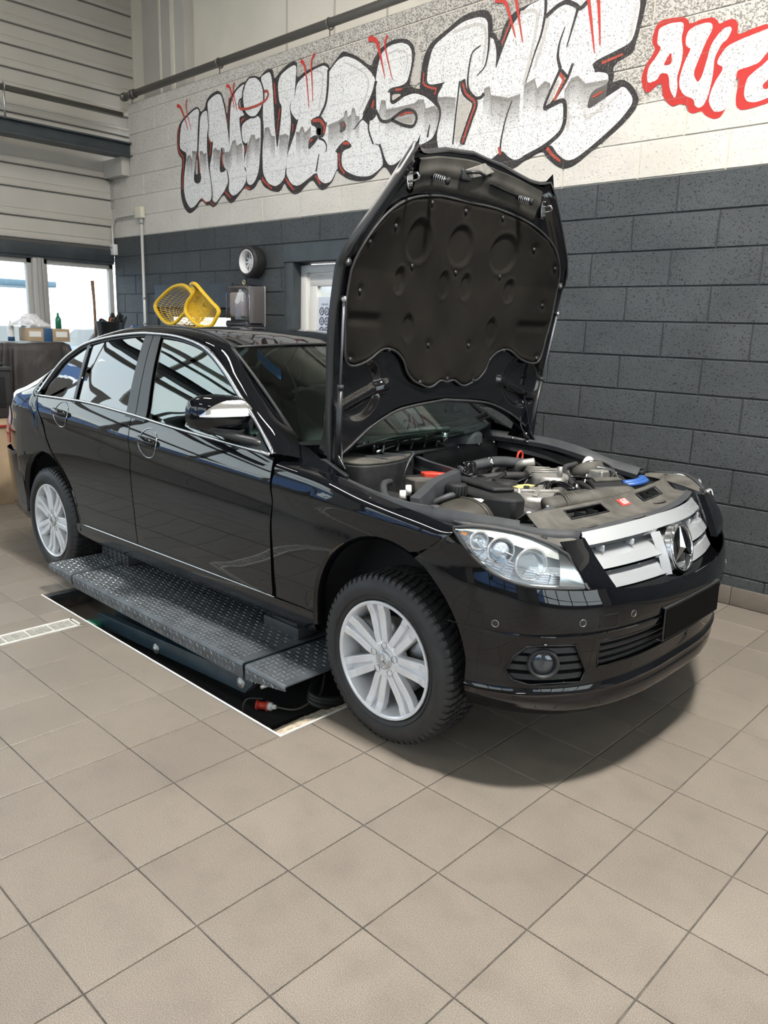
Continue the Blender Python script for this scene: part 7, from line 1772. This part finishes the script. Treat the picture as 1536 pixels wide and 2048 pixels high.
# ---- covered machine, boxes on it, cabinet and crate at the far left
M_cover = pm('machine_cover', (.045, .040, .038), .55, noise=(5, .3), bump=(7, .6, .03))
cv = link('machine_cover', None, None, (-5.05, 2.50, 0)); tag(cv, 'machine draped with a dark grey cover beside the glazed gate', 'covered machine')
mb = MB(); rows = []; rr4 = random.Random(2)
prof_h = [1.265, 1.255, 1.20, 1.05, .85, .6, .3, .04]
for k, h in enumerate(prof_h):
    sc_ = [.90, 1.0, 1.02, 1.07, 1.12, 1.16, 1.2, 1.22][k]; r = []
    for q in range(64):
        a = 2 * PI * q / 64; fx = abs(math.cos(a)) ** .35 * math.copysign(1, math.cos(a)); fy = abs(math.sin(a)) ** .35 * math.copysign(1, math.sin(a))
        w1 = .018 * k * math.sin(q * 1.15 + k * .25) * (.5 + .5 * math.sin(q * .37)); r.append(V((.30 * sc_ + w1) * fx, (.33 * sc_ + w1) * fy, h + (.015 * math.sin(q * .5) if k < 2 else 0)))
    rows.append(r)
mb.grid(rows, close_u=True); mb.add(rows[0], [tuple(range(64))]); mb.build('draped_cover', M_cover, cv)
M_card = pm('cardboard', (.42, .31, .20), .75, noise=(6, .15)); M_tape = pm('blue_tape', (.03, .09, .20), .4)
cb = link('parcel_box', None, None, (-4.92, 2.62, 1.284)); tag(cb, 'small printed cardboard box with a blue band on the covered machine', 'box'); 
mb = MB(); mb.box((0, 0, .062), (.20, .40, .12), None, .003); mb.build('carton', M_card, cb); mb = MB(); mb.box((0, -.01, .062), (.205, .085, .123), None, .002); mb.build('tape_band', M_tape, cb)
for y in (-.13, .12): mb = MB(); mb.box((.1015, y, .07), (.002, .11, .05)); mb.build('label', M_white, cb)
mb = MB(); mb.add([V(-.10, -.2, .124), V(.10, -.2, .124), V(.16, -.18, .150), V(-.10, -.1, .17)], [(0, 1, 2, 3)]); mb.build('lid_flap', M_white, cb, solid=.002)
bg_ = MB(); rows = []
for k in range(8): rows.append([V(-4.93 + (.11 - .010 * k) * math.cos(a) * (1 + .25 * math.sin(3 * a + k)), 2.50 + (.17 - .018 * k) * math.sin(a) * (1 + .2 * math.cos(4 * a + k)), 1.425 + .016 * k) for a in [2 * PI * j / 22 for j in range(22)]])
bg_.grid(rows, close_u=True); bg_.add(rows[-1], [tuple(range(22))]); tag(bg_.build('crumpled_bag', pm('bag_white', (.72, .72, .74), .5, noise=(24, .3), bump=(20, 1, .02))), 'crumpled white plastic bag heaped on the cardboard box', 'bag')
gb = MB(); gb.lathe([(.001, 0), (.028, .0), (.028, .09), (.012, .12), (.010, .15), (.001, .15)], (-4.99, 2.79, 1.406), 'z', 16); tag(gb.build('green_bottle', pm('bottle_green', (.01, .16, .09), .2)), 'small green bottle standing on the right end of the cardboard box', 'bottle')
sp_ = link('spray_bottle', None, None, (-5.0, 2.34, 1.282)); tag(sp_, 'white bottle with a dark base standing left of the cardboard box', 'bottle')
mb = MB(); mb.lathe([(.001, .0), (.03, 0), (.03, .04)], (0, 0, 0), 'z', 16); mb.build('bottle_base', M_tape, sp_); mb = MB(); mb.lathe([(.03, .04), (.03, .13), (.012, .16), (.010, .19), (.001, .19)], (0, 0, 0), 'z', 16); mb.build('bottle_body', M_white, sp_)
cbn = link('workshop_cabinet', None, None, (-4.45, 1.73, 0)); tag(cbn, 'low black cabinet at the left edge of the picture', 'cabinet')
mb = MB(); mb.box((0, 0, .865), (.5, .55, .398), None, .01); mb.build('cabinet_body', M_seat, cbn); mb = MB(); mb.box((.252, .02, .88), (.006, .40, .26), None, .003); mb.build('door', M_satin, cbn)
mb = MB(); mb.box((.255, .16, .80), (.006, .18, .006)); mb.build('handle', M_satchrome, cbn); mb = MB(); mb.box((0, 0, 1.075), (.52, .57, .03), None, .004); mb.build('top', M_rubgrey, cbn)
tr = MB(); tr.box((-4.40, 1.85, 1.106), (.24, .26, .03), None, .008); tag(tr.build('black_tray', M_satin, smooth_angle=40), 'flat black tray lying on the black cabinet', 'tray')
ct = link('cardboard_crate', None, None, (-4.22, 1.52, 0)); tag(ct, 'large open cardboard crate standing on the floor behind the boot of the car', 'box')
mb = MB(); mb.box((0, 0, .325), (.75, .95, .65), None, .004); mb.build('crate_body', M_card, ct); mb = MB(); mb.box((0, 0, .655), (.78, .98, .012), None, .002); mb.build('crate_lid', M_card, ct)
mb = MB(); mb.box((.392, 0, .645), (.006, .98, .018)); mb.build('red_edge', pm('red_tape', (.30, .02, .02), .5), ct); mb = MB(); mb.box((0, .0, .662), (.76, .05, .003)); mb.build('tape_strip', pm('tape_clear', (.6, .5, .38), .3), ct)
# broom handle and tub of tools
br = link('broom', None, None, (-5.42, 3.38, 0)); tag(br, 'wooden broom handle standing up in front of the window', 'broom')
mb = MB(); mb.tube([V(0, 0, .06), V(0, 0, 1.68), V(-.01, -.005, 1.90)], [.014, .014, .018], 10); mb.build('broom_handle', pm('broom_wood', (.20, .11, .06), .6), br); mb = MB(); mb.box((0, 0, .04), (.06, .26, .08), None, .01); mb.build('broom_head', M_wire, br)
ts = link('tool_stand', None, None, (-5.1, 3.48, 0)); tag(ts, 'grey post carrying the black tub of tools by the window', 'stand'); mb = MB(); mb.tube([V(0, 0, .02), V(0, 0, 1.27)], .03, 12); mb.build('post', M_galv, ts); mb = MB(); mb.lathe([(.001, .03), (.2, .02), (.2, 0)], (0, 0, 0), 'z', 24); mb.build('foot', M_galv, ts)
tu = link('tool_tub', None, None, (-5.1, 3.44, 1.285)); tag(tu, 'black tub tipped sideways and stuffed with cables and tools', 'tub'); rt = Matrix.Rotation(.5, 3, 'X')
mb = MB(); mb.lathe([(.001, 0), (.10, 0), (.115, .02), (.14, .20), (.148, .205), (.13, .19), (.10, .03)], (0, -.06, .0), 'z', 24); mb.build('tub_wall', M_satin, tu)
rr5 = random.Random(21)
for k in range(12):
    a = rr5.uniform(0, 6.28); r = rr5.uniform(.02, .10); P = [V(r * math.cos(a), -.04 + r * math.sin(a), .10), V(r * 1.2 * math.cos(a + .6), -.02 + r * 1.4 * math.sin(a + .6), .25 + rr5.uniform(-.03, .04)), V(r * math.cos(a + 1.6), .03 + r * math.sin(a + 1.6), .12)]
    tb('cable_coil', P, rr5.uniform(.008, .016), rr5.choice([M_wire, M_wire, M_satin, pm('orange_cable', (.45, .12, .02), .5) if k == 3 else M_rubber]), tu)
bc_ = MB(); bc_.lathe([(.001, 0), (.055, .0), (.065, .02), (.068, .14), (.05, .17), (.001, .17)], (-5.10, 3.68, 1.285), 'z', 20); tag(bc_.build('blue_canister', M_bluep), 'blue canister standing next to the tub of tools', 'canister')
hc = MB()
for k in range(5): hc.tube([V(-5.08 + .075 * math.cos(a), 3.80 + .02 * math.sin(a + k), 1.35 + .012 * k + .05 * math.sin(a)) for a in [2 * PI * j / 16 for j in range(16)]], .010, 6, closed=True)
tag(hc.build('hose_coil', pm('hose_pink', (.55, .40, .33), .5)), 'coil of pale hose hanging beside the blue canister in the corner', 'hose')
sh = link('corner_shelf', None, None, (-5.1, 3.72, 1.27)); tag(sh, 'small grey wall shelf in the corner under the blue canister', 'shelf'); mb = MB(); mb.box((0, .02, .0), (.30, .30, .02), None, .003); mb.build('board', M_galv, sh); mb = MB(); mb.box((0, .17, -.06), (.03, .02, .12)); mb.build('bracket', M_galv, sh)
# ================================================================ OUTSIDE
M_gnd = pm('forecourt', (.42, .42, .43), .8); o = MB(); o.box2((-60, -80, -.16), (XG - .15, 40, -.06)); tag(o.build('ground_outside', M_gnd), kind='structure')
o = MB(); o.box2((XG - .15, -80, -.16), (60, YO - .15, -.06)); tag(o.build('ground_yard', M_gnd), kind='structure'); o = MB(); o.box2((XR + .15, YO - .15, -.16), (60, 40, -.06)); tag(o.build('ground_side', M_gnd), kind='structure')
o = MB(); o.box2((XG - .15, YW + 2.7, -.16), (XR + .15, 40, -.06)); tag(o.build('ground_back', M_gnd), kind='structure')
M_hill = pm('hill_blue', (.10, .17, .34), .9, noise=(.05, .4, 6))  # the haze of distance is put into this blue
rows = []
for i in range(91):
    a = math.radians(178 + 150 * i / 90); h = 17 + 6 * math.sin(i * .21) + 2.5 * math.sin(i * .63 + 1); rows.append([V(r * math.cos(a), r * math.sin(a), z) for r, z in ((75, -.1), (80, h * .55), (86, h * .85), (93, h))])
mb = MB(); mb.grid(rows); tag(mb.build('hills', M_hill, recalc=False), kind='structure')
def parked(x, y, rz, col, label):
    o = link('parked_car', None, None, (x, y, -.06)); o.rotation_euler = (0, 0, rz); tag(o, label, 'car')
    m = pm('parked_paint', col, .3, coat=1)
    side_ = [(-2.1, .35), (-2.15, .75), (-1.95, .92), (-1.35, .98), (-.75, 1.40), (.55, 1.43), (1.15, .98), (1.95, .85), (2.15, .60), (2.1, .30)]
    mb = MB(); rows = []
    for yy, f in ((-.86, .94), (-.80, 1), (0, 1.02), (.80, 1), (.86, .94)): rows.append([V(px_, yy * (.80 if pz > 1.2 else 1), .3 + (pz - .3) * f) for px_, pz in side_])
    mb.grid(rows); mb.add(rows[0], [tuple(range(len(side_)))]); mb.add(rows[-1], [tuple(range(len(side_)))]); mb.build('body', m, o, smooth_angle=40)
    for s in (-1, 1): mb = MB(); mb.prism([(-1.2, 1.0), (-.7, 1.34), (.5, 1.36), (1.0, 1.0)], lambda p, d: V(p[0], s * (.835 if p[1] < 1.1 else .70) + d * s, p[1]), 0, .01); mb.build('side_glass', M_rearglass, o)
    mb = MB(); mb.add([V(.60, -.62, 1.41), V(.60, .62, 1.41), V(1.17, .72, 1.0), V(1.17, -.72, 1.0)], [(0, 1, 2, 3)]); mb.build('windscreen', M_rearglass, o, solid=.01)
    for wx in (-1.35, 1.35):
        for s in (-1, 1): mb = MB(); mb.lathe([(.001, s * .02), (.19, s * .02), (.20, s * .0), (.32, 0), (.32, -s * .2)], (wx, s * .86, .32), 'y', 24); mb.build('wheel', M_tyre, o)
parked(-11.5, 4.2, .25, (.55, .60, .66), 'pale parked car outside, seen through the left window pane'); parked(-14, 8.2, .1, (.45, .5, .62), 'pale parked car outside, behind the broom handle'); parked(-9.6, 1.0, 1.2, (.62, .64, .64), 'silver parked car outside, close behind the covered machine')
cn = link('canopy', None, None, (-15, 5.4, 0)); tag(cn, 'flat pale blue canopy roof outside beyond the window', 'canopy'); mb = MB(); mb.box((0, 0, 2.2), (1.6, 3.0, .12), None, .02); mb.build('canopy_roof', pm('canopy_blue', (.10, .17, .22), .5), cn)
for y in (-1.3, 1.3): mb = MB(); mb.tube([V(0, y, -.06), V(0, y, 2.15)], .05, 12); mb.build('canopy_post', M_galv, cn)
# hedge behind the hatch window
hd_ = MB(); rr6 = random.Random(9)
for k in range(5000):
    p = V(rr6.uniform(-8, -2.6), rr6.uniform(7.4, 8.2), rr6.uniform(-.06, 2.6)); a = V(rr6.gauss(0, 1), rr6.gauss(0, 1), rr6.gauss(0, 1)).normalized() * .09; b = a.orthogonal().normalized() * .05; hd_.add([p - a, p + b, p + a, p - b], [(0, 1, 2, 3)])
tag(hd_.build('hedge', pm('hedge_green', (.09, .17, .05), .7, noise=(6, .5)), recalc=False), 'green hedge outside behind the hatch window', 'hedge', kind='stuff')
